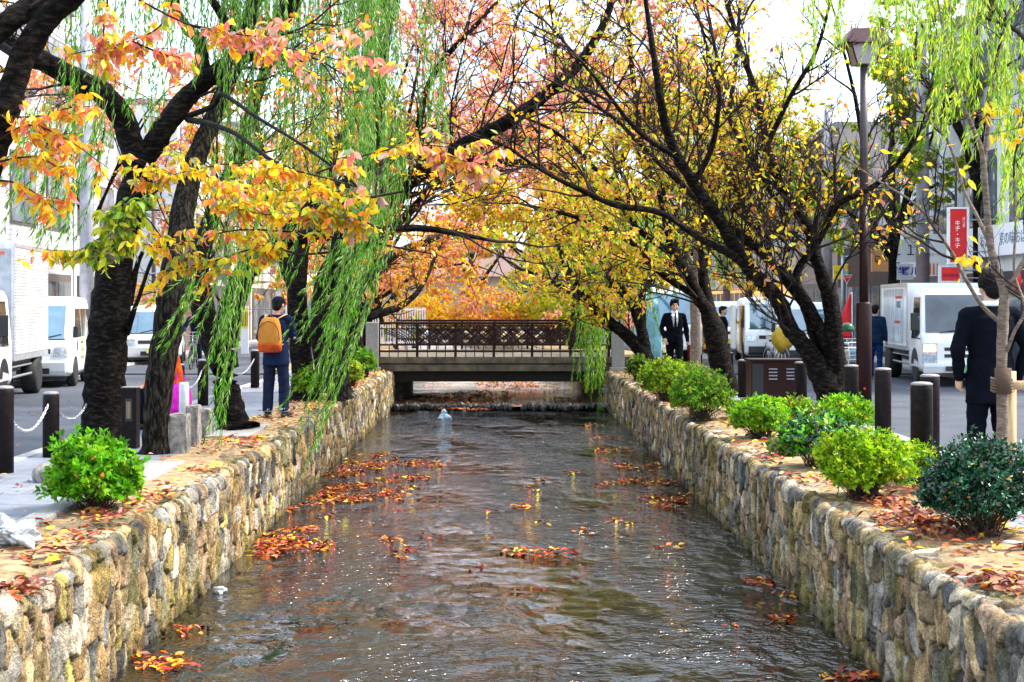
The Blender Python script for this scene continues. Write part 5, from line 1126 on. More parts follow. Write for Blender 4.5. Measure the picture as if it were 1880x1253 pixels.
# trucks
def truck(name, label, loc, rz, W=1.75, cabH=2.05, boxH=2.35, boxL=3.2, boxW=None, cab_w=None, side='louvre', lamp=False):
    o = thing(name, label, 'truck', loc, rz); hw = (cab_w or W) / 2; bw = (boxW or W) / 2
    tab = [(.32, .05, 1.5, hw - .03), (.42, .0, 1.52, hw), (.95, .0, 1.52, hw), (1.05, .03, 1.52, hw - .003), (1.12, .08, 1.52, hw - .01), (cabH - .16, .36, 1.48, hw - .07), (cabH - .05, .48, 1.44, hw - .12), (cabH, .65, 1.35, hw - .22)]
    bm = bmesh.new(); shell(bm, tab, .10); obj('cab', bm, WHITE, o, True)
    bm = bmesh.new(); fpanel(bm, tab, -hw + .10, hw - .10, 1.14, cabH - .17, off=.015, tx=.04); obj('windscreen', bm, mat('truck_screen', (.008, .012, .016), .03, var=.9, scale=3, spec=1.0, coat=1, col2=(.04, .06, .075)), o)
    bm = bmesh.new()
    for q in (-.5, .05): tube(bm, [(q, interp(tab, 1.16, 1) - .04, 1.14), (q + .5, interp(tab, 1.2, 1) - .05, 1.22)], .010, 5)
    obj('wiper', bm, BLACKP, o)
    for s in (-1, 1):
        bm = bmesh.new(); spanel(bm, tab, s, [(.22, 1.12), (.48, cabH - .22), (1.12, cabH - .22), (1.12, 1.0), (.6, 1.0)]); obj('side_window', bm, GLASSD, o)
        bm = bmesh.new(); fpanel(bm, tab, s * (hw - .17) - .15, s * (hw - .17) + .15, .50, .92, off=.014); hl = obj('headlight', bm, LAMPG, o)
        bm = bmesh.new(); fpanel(bm, tab, s * (hw - .17) - .12, s * (hw - .17) + .12, .74, .88, off=.024); obj('indicator', bm, mat('indicator_lit', (.9, .5, .1), .3, emit=((1, .55, .15), 2.2)) if (lamp and s < 0) else mat('lens_amber', (.6, .3, .1), .2), hl)
        bm = bmesh.new(); tube(bm, [(s * hw, .15, 1.0), (s * (hw + .14), -.02, 1.05), (s * (hw + .15), -.04, 1.25)], .014, 6); bx(bm, s * (hw + .15) - .08, s * (hw + .15) + .08, -.09, -.03, 1.18, 1.55, .02); obj('mirror', bm, BLACKP, o)
        bm = bmesh.new(); spanel(bm, tab, s, [(.75 + .42 * math.cos(a), max(.34, .38 + .42 * math.sin(a))) for a in np.linspace(0, math.pi, 14)], .004); obj('wheel_arch_shade', bm, BLACKP, o)  # shade of the cab's wheel well painted as a flat black half-disc
        wheel(o, s * (hw - .10), .75, .36); wheel(o, s * (bw - .14), 1.6 + boxL - .95, .36, .3)
        bm = bmesh.new(); tube(bm, [(s * (bw - .05), 1.65, .42), (s * (bw - .05), 1.6 + boxL - 1.5, .42)], .025, 6); tube(bm, [(s * (bw - .05), 1.65, .6), (s * (bw - .05), 1.6 + boxL - 1.5, .6)], .018, 6); obj('side_guard', bm, GREYM, o)
    bm = bmesh.new(); fpanel(bm, tab, -hw + .05, hw - .05, .30, .50, off=.04, n=3); obj('bumper', bm, WHITE, o)
    bm = bmesh.new()
    for z in (.62, .76): fpanel(bm, tab, -.42, .42, z, z + .07, off=.010, n=1)
    bx(bm, -.4, -.15, -.048, -.041, .34, .44); bx(bm, .15, .4, -.048, -.041, .34, .44); obj('grille', bm, BLACKP, o)
    bm = bmesh.new(); bx(bm, -.165, .165, -.052, -.044, .33, .46); obj('number_plate', bm, mat('plate_g', (.1, .35, .15), .4), o)
    bm = bmesh.new(); bx(bm, -.4, .4, .4, 1.6 + boxL - .1, .42, .62); bx(bm, -bw + .1, bw - .1, 1.62, 1.6 + boxL - .05, .60, .72); obj('chassis', bm, BLACKP, o)
    y0, y1, z0, z1 = 1.6, 1.6 + boxL, .72, boxH
    bm = bmesh.new(); bx(bm, -bw, bw, y0, y1, z0, z1, .01); cg = obj('cargo_box', bm, WHITE if side != 'louvre' else mat('box_grey', (.55, .56, .58), .4), o)
    bm = bmesh.new()
    for s in (-1, 1):
        for (ya, yb, za, zb_) in ((y0 - .01, y0 + .06, z0 - .005, z1 + .01), (y1 - .06, y1 + .01, z0 - .005, z1 + .01)): bx(bm, s * bw - .012 * (s < 0) - .0, s * bw + .012 * (s > 0), ya, yb, za, zb_)
        bx(bm, s * bw - .016 * (s < 0), s * bw + .016 * (s > 0), y0 + .06, y1 - .06, z0 - .005, z0 + .09); bx(bm, s * bw - .016 * (s < 0), s * bw + .016 * (s > 0), y0 + .06, y1 - .06, z1 - .06, z1 + .01)
    obj('box_frame', bm, mat('alu', (.50, .52, .56), .35, .6), cg)
    if side == 'louvre':
        bm = bmesh.new(); n = 34
        for k in range(n):
            z = z0 + .11 + (z1 - z0 - .20) * k / n; d = (z1 - z0 - .2) / n
            for s in (-1, 1):
                a = [(s * (bw + .002), z), (s * (bw + .022), z + d * .12), (s * (bw + .022), z + d * .55), (s * (bw + .002), z + d * .72)]
                prism(bm, [(p[0], p[1]) for p in a], 'y', y0 + .07, y1 - .07)
        obj('ribbed_side', bm, mat('rib_white', (.72, .73, .72), .35, .1, var=.05), cg)
        bm = bmesh.new(); bx(bm, -bw + .05, bw - .05, y0 - .006, y0 + .002, z0 + .1, z1 - .1); obj('front_panel', bm, mat('panel_grey', (.30, .33, .38), .5), cg)
        bm = bmesh.new(); bx(bm, bw - .32, bw - .16, y0 - .03, y0 - .004, z1 - .20, z1 - .15, .005); obj('marker_light', bm, mat('lens_red', (.55, .08, .02), .3), cg)
    else:
        for s in (-1, 1):
          bm = bmesh.new(); bx(bm, s * bw - .008 * (s < 0), s * bw + .008 * (s > 0), y0 + .5, y1 - .45, z0 + .15, z1 - .12)
          obj('side_curtain', bm, mat('curtain', (.30, .36, .42), .15, var=.5, scale=2.5, stretch=(1, 3, .6), col2=(.62, .68, .72)), cg)
    return o, bw, y0, y1, z0, z1
t, bw, y0, y1, z0, z1 = truck('box_truck', 'white box truck with a ribbed cargo side at the left edge of the photo', (-9.32, 23.6, -.12), R(8), W=1.8, cabH=2.0, boxH=2.82, boxL=3.4, side='louvre')
t, bw, y0, y1, z0, z1 = truck('box_truck', 'white box truck with its indicator lit behind the man in black on the right', (P(1772, CY, 29.6).x, 29.6, -.12), R(-6), W=1.78, cabH=2.1, boxH=2.2, boxL=3.6, side='curtain', lamp=True)
text('side_lettering', 'LOGI', .22, mat('txt_dark', (.06, .08, .07), .5), t, (-bw - .012, 2.7, 1.72), (R(90), 0, R(-90)), .002)
bm = bmesh.new(); bx(bm, -bw - .0115, -bw - .0085, 2.25, 3.1, 1.86, 1.92); bx(bm, -bw - .0115, -bw - .0085, 2.5, 3.2, 1.30, 1.36); obj('red_lettering', bm, mat('red'), t)
bm = bmesh.new(); lathe(bm, [(.085, 0), (.085, .012)], 24, M=Matrix.Translation((-.15, .012, .99)) @ Matrix.Rotation(R(90), 4, 'X')); e = obj('emblem', bm, mat('emblem_teal', (.02, .5, .42), .4), t)
# shrouded light-blue van or stall left of the suit man
bm = bmesh.new()
cx_ = P(1196, CY, 37).x
secs = []
for z, r_ in ((-.1, 1), (.3, 1.0), (.8, .97), (1.2, .93), (1.55, .86), (1.75, .7), (1.82, .4)): secs.append(((cx_ - .05, 37.4, z), .32 * r_, .65 * r_))
loft(bm, secs, 40, 4)
for v in bm.verts: v.co.x += .03 * math.sin(v.co.z * 9 + v.co.y * 14); v.co.y += .04 * math.sin(v.co.z * 7 + v.co.x * 17)
tag(obj('covered_load', bm, mat('tarp_blue', (.14, .34, .44), .5, var=.3, scale=4, bump=.8, bscale=9), smooth=True), 'load under a pale blue tarpaulin beside the thin street trunk', 'tarpaulin')
# ------------------------------------------------------------------ bicycles
def bicycle(label, loc, rz, frame=(.1, .1, .12), basket=True, name='bicycle', cover=None):
    o = thing(name, label, 'bicycle' if name == 'bicycle' else 'motorbike', loc, rz); fm = mat('bike_%d' % int(frame[2] * 1000), frame, .3, .3)
    for y in (0, 1.05):
        w_ = bpy.data.objects.new('wheel', None); COL.objects.link(w_); w_.parent = o; w_.location = (0, y, .33); w_.empty_display_size = .05
        bm = bmesh.new(); tube(bm, [(0, .31 * math.cos(a), .31 * math.sin(a)) for a in np.linspace(0, 2 * math.pi, 33)], .019, 8, caps=False); obj('tyre', bm, RUB, w_, True)
        bm = bmesh.new()
        for k in range(16): a = k * math.pi / 8; tube(bm, [(.0, .02 * math.cos(a), .02 * math.sin(a)), (0, .295 * math.cos(a), .295 * math.sin(a))], .0022, 3)
        tube(bm, [(-.05, 0, 0), (.05, 0, 0)], .02, 8); obj('spokes', bm, GREYM, w_)
        bm = bmesh.new(); pts = [(.36 * math.cos(a), .36 * math.sin(a)) for a in np.linspace(.3, 2.6, 14)]; tube(bm, [(0, y + p[0] * 1, .33 + p[1]) for p in pts], .018, 6, sq=(1.4, .4)); obj('mudguard', bm, GREYM, o)
    bm = bmesh.new()
    for a, b in (((0, .22, .92), (0, .08, .60)), ((0, .22, .86), (0, .55, .36)), ((0, .20, .74), (0, .68, .40)), ((0, .68, .82), (0, .55, .30)), ((.03, .55, .30), (.03, 1.05, .33)), ((.03, .66, .68), (.04, 1.05, .33)), ((-.04, .12, .68), (-.05, 0, .33)), ((.04, .12, .68), (.05, 0, .33)), ((-.04, .66, .68), (-.05, 1.05, .33))):
        tube(bm, [a, b], .015, 8)
    obj('frame', bm, fm, o, True)
    bm = bmesh.new(); tube(bm, [(-.27, .40, .98), (-.24, .28, 1.0), (-.08, .22, 1.0), (.08, .22, 1.0), (.24, .28, 1.0), (.27, .40, .98)], .012, 8); tube(bm, [(0, .22, .9), (0, .22, 1.0)], .013, 8); obj('handlebar', bm, GREYM, o, True)
    bm = bmesh.new(); prism(bm, [(-.10, .78), (.10, .78), (.05, .56), (-.05, .56)], 'z', .83, .88); bmesh.ops.bevel(bm, geom=bm.edges[:], offset=.012, segments=2, affect='EDGES'); obj('saddle', bm, BLACKP, o)
    bm = bmesh.new(); tube(bm, [(-.06, .55, .30), (.06, .55, .30)], .03, 10); tube(bm, [(.07, .55, .30), (.07, .48, .16)], .01, 6); bx(bm, .06, .14, .44, .52, .14, .16); tube(bm, [(-.07, .55, .30), (-.07, .62, .44)], .01, 6); bx(bm, -.14, -.06, .58, .66, .43, .45); obj('crank', bm, GREYM, o)
    if basket:
        bm = bmesh.new()
        for k in range(7):
            x = -.17 + .34 * k / 6
            for yy, zz in ((-.18, 0), (.10, 0)): tube(bm, [(x * .8, yy * .8 + .02, .70), (x, yy, .92)], .004, 4)
            y = -.18 + .28 * k / 6
            for xx in (-.17, .17): tube(bm, [(xx * .8, y * .8 + .02, .70), (xx, y, .92)], .004, 4)
        for z, q in ((.70, .8), (.78, .87), (.86, .94), (.92, 1)): tube(bm, [(-.17 * q, -.18 * q, z), (.17 * q, -.18 * q, z), (.17 * q, .10 * q, z), (-.17 * q, .10 * q, z), (-.17 * q, -.18 * q, z)], .005, 4)
        obj('basket', bm, GREYM, o)
    return o
bicycle('silver bicycle with a front basket parked left of the tall lamp post', (P(1566, CY, 26).x, 26, -.1), R(8), (.4, .42, .45))
b2 = bicycle('dark bicycle parked behind the silver one left of the tall lamp post', (P(1556, CY, 29).x, 29, -.1), R(-10), (.03, .05, .10))
bm = bmesh.new(); lathe(bm, [(.12, -.03), (.125, .02), (.11, .08), (.07, .12), (.01, .13)], 20); tag(o := obj('helmet', bm, mat('green_shell', (.004, .07, .02), .25), smooth=True), 'dark green helmet hanging over the silver bicycle basket', 'helmet'); o.location = (P(1555, CY, 25.9).x, 25.85, CH - (606 - CY) / SC(25.9))
bm = bmesh.new(); lathe(bm, [(.07, 0), (.10, .17), (.105, .18)], 18); tag(o := obj('bucket', bm, mat('pale_blue_plastic', (.25, .5, .68), .4), smooth=True), 'pale blue bucket standing in the silver bicycle basket', 'bucket'); o.location = (P(1568, CY, 26).x, 25.96, .62)
mb = bicycle('motorbike under a yellow cloth behind the left part of the metal cabinet', (P(1440, CY, 33.5).x, 33.5, -.12), R(10), (.5, .5, .5), basket=False, name='motorbike')
bm = bmesh.new(); loft(bm, [((0, .2, .62), .10, .16), ((.0, .2, .8), .24, .22), ((0, .22, .98), .27, .20), ((.03, .25, 1.12), .22, .18), ((.06, .28, 1.26), .10, .10), ((.06, .28, 1.32), .02, .02)], 28)
for v in bm.verts: v.co += Vector((.02 * math.sin(v.co.z * 22 + v.co.y * 30), .03 * math.sin(v.co.x * 24 + v.co.z * 9), -.05 * abs(math.sin(v.co.x * 9)) if v.co.z < .8 else 0))
o = obj('yellow_cloth', bm, mat('cloth_yellow', (.42, .26, .008), .7, bump=.6, bscale=14), smooth=True); o.parent = None
tag(o, 'yellow cloth draped over the handlebars of the parked motorbike', 'cloth'); o.location = (P(1440, CY, 33.5).x, 33.45, -.12)

# ================================================================== PEOPLE (face -Y locally)
FAB = {}
def fabric(n, c=(.5,.5,.5), rough=.85, c2=None): return mat('cloth_' + n, c, rough, var=.3, scale=10, bump=.35, bscale=90, spec=.05, col2=c2)
def remesh(bm, name, m, parent, vox=.011, folds=0, fs=9, it=3):
    me = bpy.data.meshes.new('t'); bmesh.ops.recalc_face_normals(bm, faces=bm.faces[:]); bm.to_mesh(me); bm.free()
    o = bpy.data.objects.new('t', me); COL.objects.link(o)
    md = o.modifiers.new('r', 'REMESH'); md.mode = 'VOXEL'; md.voxel_size = vox
    if it: s_ = o.modifiers.new('s', 'SMOOTH'); s_.iterations = it; s_.factor = .5
    bpy.context.view_layer.update()
    m2 = bpy.data.meshes.new_from_object(o.evaluated_get(bpy.context.evaluated_depsgraph_get())); bpy.data.objects.remove(o)
    m2.name = name
    if folds and len(m2.vertices):
        n = len(m2.vertices); co = np.zeros(n * 3); no = np.zeros(n * 3); m2.vertices.foreach_get('co', co); m2.vertices.foreach_get('normal', no)
        co = co.reshape(-1, 3); no = no.reshape(-1, 3)
        h = fbm(co[:, 0] * fs * .8 + co[:, 2] * fs * 1.6 + 7, co[:, 1] * fs + co[:, 2] * fs * 1.1, 3) - .45
        co += no * (h * folds)[:, None]; m2.vertices.foreach_set('co', co.ravel())
    m2.polygons.foreach_set('use_smooth', [True] * len(m2.polygons)); m2.materials.clear(); m2.materials.append(m)
    o = bpy.data.objects.new(name, m2); COL.objects.link(o); o.parent = parent; return o
V = Vector
def J0(): return dict(pelvis=V((0, 0, .93)), chest=V((0, 0, 1.27)), neck=V((0, .0, 1.46)), head=V((0, -.01, 1.60)),
    shL=V((.178, 0, 1.385)), shR=V((-.178, 0, 1.385)), elL=V((.235, .02, 1.12)), elR=V((-.235, .02, 1.12)), wrL=V((.245, -.05, .88)), wrR=V((-.245, -.05, .88)),
    hiL=V((.085, 0, .88)), hiR=V((-.085, 0, .88)), knL=V((.10, -.02, .48)), knR=V((-.10, -.02, .48)), anL=V((.10, .02, .09)), anR=V((-.10, .02, .09)), toL=V((.12, -.16, .03)), toR=V((-.12, -.16, .03)))
def hand(bm, wr, el, curl=.5, side=1, s=1.0):
    d = (wr - el).normalized(); u, v = frame_of(d); 
    if abs(u.y) > abs(v.y): u, v = v, u                         # v across the palm (front to back), u sideways
    if v.y > 0: v = -v
    inn = u if (u.x * side) < 0 else -u
    pc = wr + d * .045 * s
    tube(bm, [wr - d * .02, wr + d * .02, pc + d * .03], [.024 * s, .028 * s, .030 * s], 12, round_ends=True, sq=(1, 1))
    for i, (q, L, r_) in enumerate(((-.026, .060, .0085), (-.009, .072, .009), (.009, .078, .009), (.026, .070, .0088))):
        b = pc + v * (-q) * s + d * .035 * s
        k1 = b + (d * math.cos(curl * .5) + inn * math.sin(curl * .5)) * L * .45 * s; k2 = k1 + (d * math.cos(curl * 1.3) + inn * math.sin(curl * 1.3)) * L * .32 * s; k3 = k2 + (d * math.cos(curl * 1.9) + inn * math.sin(curl * 1.9)) * L * .26 * s
        tube(bm, [b - d * .02, b, k1, k2, k3], [r_ * 1.1 * s, r_ * 1.1 * s, r_ * s, r_ * .95 * s, r_ * .8 * s], 8, round_ends=True)
    tb_ = wr + d * .02 * s + v * .024 * s
    tube(bm, [tb_, tb_ + (v * .6 + d * .8 + inn * .3) * .032 * s, tb_ + (v * .6 + d * 1.6 + inn * .6) * .034 * s], [.012 * s, .0105 * s, .009 * s], 8, round_ends=True)
def human(name_label, loc, rz, J, H=1.72, jacket=None, trousers=None, shoes=None, hair='short', shirt=None, vox=.011, jhem=.80, coat_open=False, tie=False, collar=None, cap=None, cuffs=None, sleeve_m=None, skin=SKIN, hairmat=HAIR, head_rot=None, flare=1.0, curl=.5):
    o = thing('person', name_label, 'person', loc, rz); s = H / 1.72; o.scale = (s, s, s)
    hc = J['head']; HR = head_rot or Matrix.Identity(3)
    hp = lambda x, y, z: hc + HR @ V((x, y, z))
    bm = bmesh.new()
    ell(bm, hp(0, .008, .015), (.078, .095, .105), HR); ell(bm, hp(0, -.030, -.055), (.055, .060, .062), HR)
    ell(bm, hp(0, -.094, -.012), (.013, .018, .026), HR, 2)          # nose
    for q in (-1, 1): ell(bm, hp(q * .080, .015, -.005), (.012, .020, .032), HR, 2); ell(bm, hp(q * .045, -.060, -.030), (.028, .03, .03), HR, 2)
    ell(bm, hp(0, -.086, -.060), (.024, .014, .010), HR, 2); ell(bm, hp(0, -.085, .030), (.055, .015, .014), HR, 2)
    tube(bm, [J['neck'] + V((0, .01, -.06)), J['neck'] + V((0, .005, .02)), hp(0, .01, -.04)], [.062, .055, .055], 14, round_ends=True)
    pv, chst = J['pelvis'], J['chest']
    loft(bm, [(pv + V((0, 0, -.08)), .10, .07), (pv, .13, .085), (pv.lerp(chst, .4), .115, .08), (chst, .135, .09), (chst + V((0, 0, .10)), .11, .07), (J['neck'] - V((0, 0, .02)), .05, .05)], 20)
    tube(bm, [J['shR'], J['neck'] - V((0, 0, .05)), J['shL']], [.045, .048, .045], 10, round_ends=True)
    for q in 'LR':
        sd_ = 1 if q == 'L' else -1
        tube(bm, [J['sh' + q], J['sh' + q].lerp(J['el' + q], .5), J['el' + q], J['el' + q].lerp(J['wr' + q], .35), J['wr' + q]], [.052, .045, .037, .036, .025], 12, round_ends=True)
        tube(bm, [J['hi' + q], J['hi' + q].lerp(J['kn' + q], .5), J['kn' + q], J['kn' + q].lerp(J['an' + q], .35), J['an' + q]], [.085, .075, .053, .052, .036], 12, round_ends=True)
        tube(bm, [J['an' + q] - V((0, 0, .02)), J['to' + q] + V((0, 0, .01))], [.04, .03], 10, round_ends=True)
        hand(bm, J['wr' + q], J['el' + q], curl, sd_)
    remesh(bm, 'body', skin, o, min(vox, .0075), it=2)
    # hair
    bm = bmesh.new()
    if hair == 'short':
        ell(bm, hp(0, .022, .035), (.089, .098, .100), HR); ell(bm, hp(0, -.02, .085), (.078, .085, .045), HR); ell(bm, hp(0, .06, -.02), (.070, .055, .075), HR)
    elif hair == 'full':
        ell(bm, hp(0, .018, .045), (.096, .102, .105), HR); ell(bm, hp(.03, -.04, .112), (.062, .06, .042), HR); ell(bm, hp(-.045, -.035, .10), (.045, .055, .04), HR); ell(bm, hp(0, .06, -.02), (.075, .055, .08), HR)
        for q in (-1, 1): ell(bm, hp(q * .082, .0, .03), (.018, .045, .055), HR)
    elif hair == 'cropped':
        ell(bm, hp(0, .022, .022), (.083, .092, .092), HR); ell(bm, hp(0, .055, -.03), (.066, .052, .065), HR)
    remesh(bm, 'hair', hairmat, o, .008, folds=.018, fs=40, it=1)
    for q in (-1, 1):
        bm = bmesh.new(); ell(bm, hp(q * .031, -.0865, .004), (.014, .007, .0055), HR, 2); obj('eye', bm, mat('eye_dark', (.02, .015, .012), .2), o, True)
        bm = bmesh.new(); ell(bm, hp(q * .032, -.090, .026), (.020, .006, .004), HR, 2); obj('eyebrow', bm, hairmat, o, True)
    bm = bmesh.new(); ell(bm, hp(0, -.0985, -.060), (.022, .006, .006), HR, 2); obj('mouth', bm, mat('lips', (.38, .13, .11), .5), o, True)
    # trousers
    if trousers:
        bm = bmesh.new(); tube(bm, [pv + V((0, 0, .08)), pv + V((0, 0, -.02))], [.145, .15], 18, round_ends=False, sq=(1, .8)) if False else loft(bm, [(pv + V((0, 0, .10)), .148, .105), (pv + V((0, .005, 0)), .168, .122), (pv + V((0, .005, -.09)), .165, .12)], 24)
        for q in 'LR':
            tube(bm, [J['hi' + q] + V((0, 0, .02)), J['hi' + q].lerp(J['kn' + q], .5), J['kn' + q], J['kn' + q].lerp(J['an' + q], .5), J['an' + q] + (J['kn' + q] - J['an' + q]).normalized() * .0], [.103, .088, .070 * flare, .066 * flare, .062 * flare], 16)
        remesh(bm, 'trousers', trousers, o, vox, folds=.020, fs=11)
    if cuffs:
        for q in 'LR':
            a = J['an' + q]; d = (J['kn' + q] - a).normalized(); bm = bmesh.new(); tube(bm, [a - d * .002, a + d * .055], .071, 18); obj('cuff', bm, cuffs, o, True)
    for q in 'LR':
        a, t_ = J['an' + q], J['to' + q]; bm = bmesh.new()
        tube(bm, [a + V((0, .045, -.045)), a + V((0, 0, -.03)), a.lerp(t_, .5) + V((0, 0, -.005)), t_ + V((0, .02, .012)), t_ + V((0, 0, .008))], [.038, .050, .045, .040, .028], 14, round_ends=True)
        remesh(bm, 'shoe', shoes or BLACKP, o, .010, it=1)
    if shirt:
        bm = bmesh.new(); loft(bm, [(pv + V((0, 0, .0)), .145, .105), (pv.lerp(chst, .5), .142, .108), (chst, .158, .122), (chst + V((0, 0, .12)), .13, .10), (J['neck'] + V((0, 0, -.005)), .066, .066), (J['neck'] + V((0, -.005, .03)), .061, .062)], 24)
        remesh(bm, 'shirt', shirt, o, vox, folds=.01)
    if collar:
        bm = bmesh.new(); loft(bm, [(J['neck'] + V((0, .004, -.02)), .071, .069), (J['neck'] + V((0, .006, .035)), .064, .063)], 24); obj('collar', bm, collar, o, True)
    if tie:
        bm = bmesh.new(); yt = -.128
        prism(bm, [(-.018, 1.455), (.018, 1.455), (.012, 1.42), (.036, 1.0), (0, .95), (-.036, 1.0), (-.012, 1.42)], 'y', yt - .012, yt + .02)
        obj('tie', bm, tie, o)
    if jacket:
        bm = bmesh.new(); hem = jhem
        secs = [(V((pv.x, pv.y + .004, hem)), .190, .142), (pv + V((0, .003, .02)), .182, .135), (pv.lerp(chst, .45), .168, .125), (chst, .190, .134), (chst + V((0, 0, .09)), .185, .122), (J['neck'] + V((0, .0, -.055)), .115, .085), (J['neck'] + V((0, .005, -.005)), .070, .070)]
        loft(bm, secs, 28, 2.3)
        tube(bm, [J['shR'], J['neck'] + V((0, .01, -.075)), J['shL']], [.066, .078, .066], 16, round_ends=True)
        for q in 'LR':
            tube(bm, [J['sh' + q] + V((0, 0, -.005)), J['sh' + q].lerp(J['el' + q], .5), J['el' + q], J['el' + q].lerp(J['wr' + q], .5), J['wr' + q].lerp(J['el' + q], .02)], [.074, .065, .057, .050, .043], 16, round_ends=True)
        ob = remesh(bm, 'jacket', jacket, o, vox, folds=.022, fs=8)
        if coat_open:                                            # cut the front open in a V down to the button
            m_ = ob.data; b2 = bmesh.new(); b2.from_mesh(m_); kill = []
            for f in b2.faces:
                c = f.calc_center_median()
                if c.y < -.05 and c.z > hem - .05:
                    wv = .010 + .062 * max(0, min(1, (c.z - .98) / .35)) if c.z > .98 else .004 + .02 * max(0, (.98 - c.z) / .2)
                    if c.z > 1.33: wv = .072 - (c.z - 1.33) * .15
                    if abs(c.x) < wv: kill.append(f)
            bmesh.ops.delete(b2, geom=kill, context='FACES'); b2.to_mesh(m_); b2.free()
            so = ob.modifiers.new('s', 'SOLIDIFY'); so.thickness = .008
    if cap:
        bm = bmesh.new(); ell(bm, hp(0, .015, .055), (.092, .103, .080), HR); ell(bm, hp(0, -.085, .040), (.062, .050, .014), HR); remesh(bm, 'cap', cap, o, .009, it=1)
    return o
BLK = fabric('black_suit', (.003, .004, .008), .9); NAVY = fabric('navy', (.010, .018, .050), .85); JEANS = fabric('jeans', (.012, .018, .042), .9)
SHIRT = fabric('white', (.72, .74, .78), .7)
# backpack man: back to the camera, head bowed, right hand at his face
J = J0(); J['head'] = V((.02, -.055, 1.575)); J['neck'] = V((0, -.02, 1.455)); J['elL'] = V((.245, -.05, 1.13)); J['wrL'] = V((.11, -.22, 1.33)); J['elR'] = V((-.25, -.03, 1.13)); J['wrR'] = V((-.20, -.16, .96))
J['anL'] = V((.12, .02, .09)); J['toL'] = V((.20, -.13, .03)); J['anR'] = V((-.12, .02, .09)); J['toR'] = V((-.14, -.15, .03)); J['knL'] = V((.11, -.01, .48)); J['knR'] = V((-.11, -.01, .48))
# rotated by 180 deg his left becomes photo left, so mirror the pose: the raised hand is on photo right
Jm = {}
for k, p_ in J.items():
    k2 = k[:-1] + ('R' if k.endswith('L') else 'L') if k[-1] in 'LR' else k
    Jm[k2] = V((-p_.x, p_.y, p_.z))
pm = human('man in navy jacket and cap standing with his back to us on the left bank', (P(507, 768, 20.1).x, 20.1, 0), R(172), Jm, 1.73, jacket=NAVY, trousers=JEANS, shoes=BLACKP, hair='cropped', cap=fabric('cap', (.012, .014, .025)), cuffs=fabric('cuff', (.30, .42, .48)), jhem=.74, head_rot=Matrix.Rotation(R(22), 3, 'X') @ Matrix.Rotation(R(-14), 3, 'Z'), flare=1.15)
bp = thing('backpack', 'tan backpack with a red-orange bottom on the back of the man in navy', 'backpack', (pm.location.x, pm.location.y, 0), R(172))
bm = bmesh.new(); loft(bm, [((.03, .19, 1.00), .150, .075), ((.03, .20, 1.08), .165, .090), ((.03, .20, 1.20), .160, .088), ((.03, .195, 1.32), .145, .078), ((.03, .185, 1.40), .115, .060), ((.03, .18, 1.425), .07, .035)], 28, 3.2); obj('bag', bm, fabric('tan', (.50, .20, .035), .7, (.60, .26, .05)), bp, True)
bm = bmesh.new(); loft(bm, [((.03, .19, .935), .125, .060), ((.03, .195, .955), .160, .085), ((.03, .20, 1.045), .170, .096), ((.03, .20, 1.055), .168, .094)], 28, 3.2); obj('bottom_panel', bm, fabric('rust_leather', (.50, .08, .02), .5), bp, True)
bm = bmesh.new(); tube(bm, [(-.13, .275, 1.10), (-.12, .28, 1.24), (-.06, .28, 1.34), (.03, .275, 1.37), (.12, .28, 1.34), (.18, .28, 1.24), (.19, .275, 1.10)], .006, 6); tube(bm, [(-.03, .20, 1.42), (.03, .20, 1.46), (.09, .20, 1.42)], .009, 6); obj('zip', bm, fabric('brown', (.16, .07, .03)), bp, True)
for s_ in (-1, 1):
    bm = bmesh.new(); tube(bm, [(.03 + s_ * .07, .14, 1.39), (.0 + s_ * .115, .085, 1.44), (.0 + s_ * .14, .0, 1.465), (s_ * .14, -.10, 1.40), (s_ * .13, -.14, 1.27)], .028, 8, sq=(1, .35)); tube(bm, [(s_ * .13, -.14, 1.27), (s_ * .185, -.04, 1.12), (.03 + s_ * .13, .14, 1.02)], .014, 8, sq=(1, .4)); obj('strap', bm, fabric('tan_strap', (.60, .40, .20)), bp, True)
# man in black suit, back to us, right foreground
J = J0(); J['elL'] = V((.27, .03, 1.13)); J['wrL'] = V((.235, -.04, .90)); J['elR'] = V((-.275, .04, 1.13)); J['wrR'] = V((-.24, -.06, .88)); J['head'] = V((-.015, -.02, 1.605)); J['knL'] = V((.10, -.03, .48)); J['anL'] = V((.09, .10, .10)); J['toL'] = V((.10, -.06, .02)); J['anR'] = V((-.13, .0, .09)); J['toR'] = V((-.16, -.17, .03))
human('man in a black suit seen from behind on the right, before the white truck', (P(1818, CY, 12.1).x, 12.1, .0), R(183), J, 1.88, jacket=BLK, trousers=BLK, hair='full', collar=fabric('collar', (.75, .77, .8)), jhem=.70, vox=.010, curl=.7)
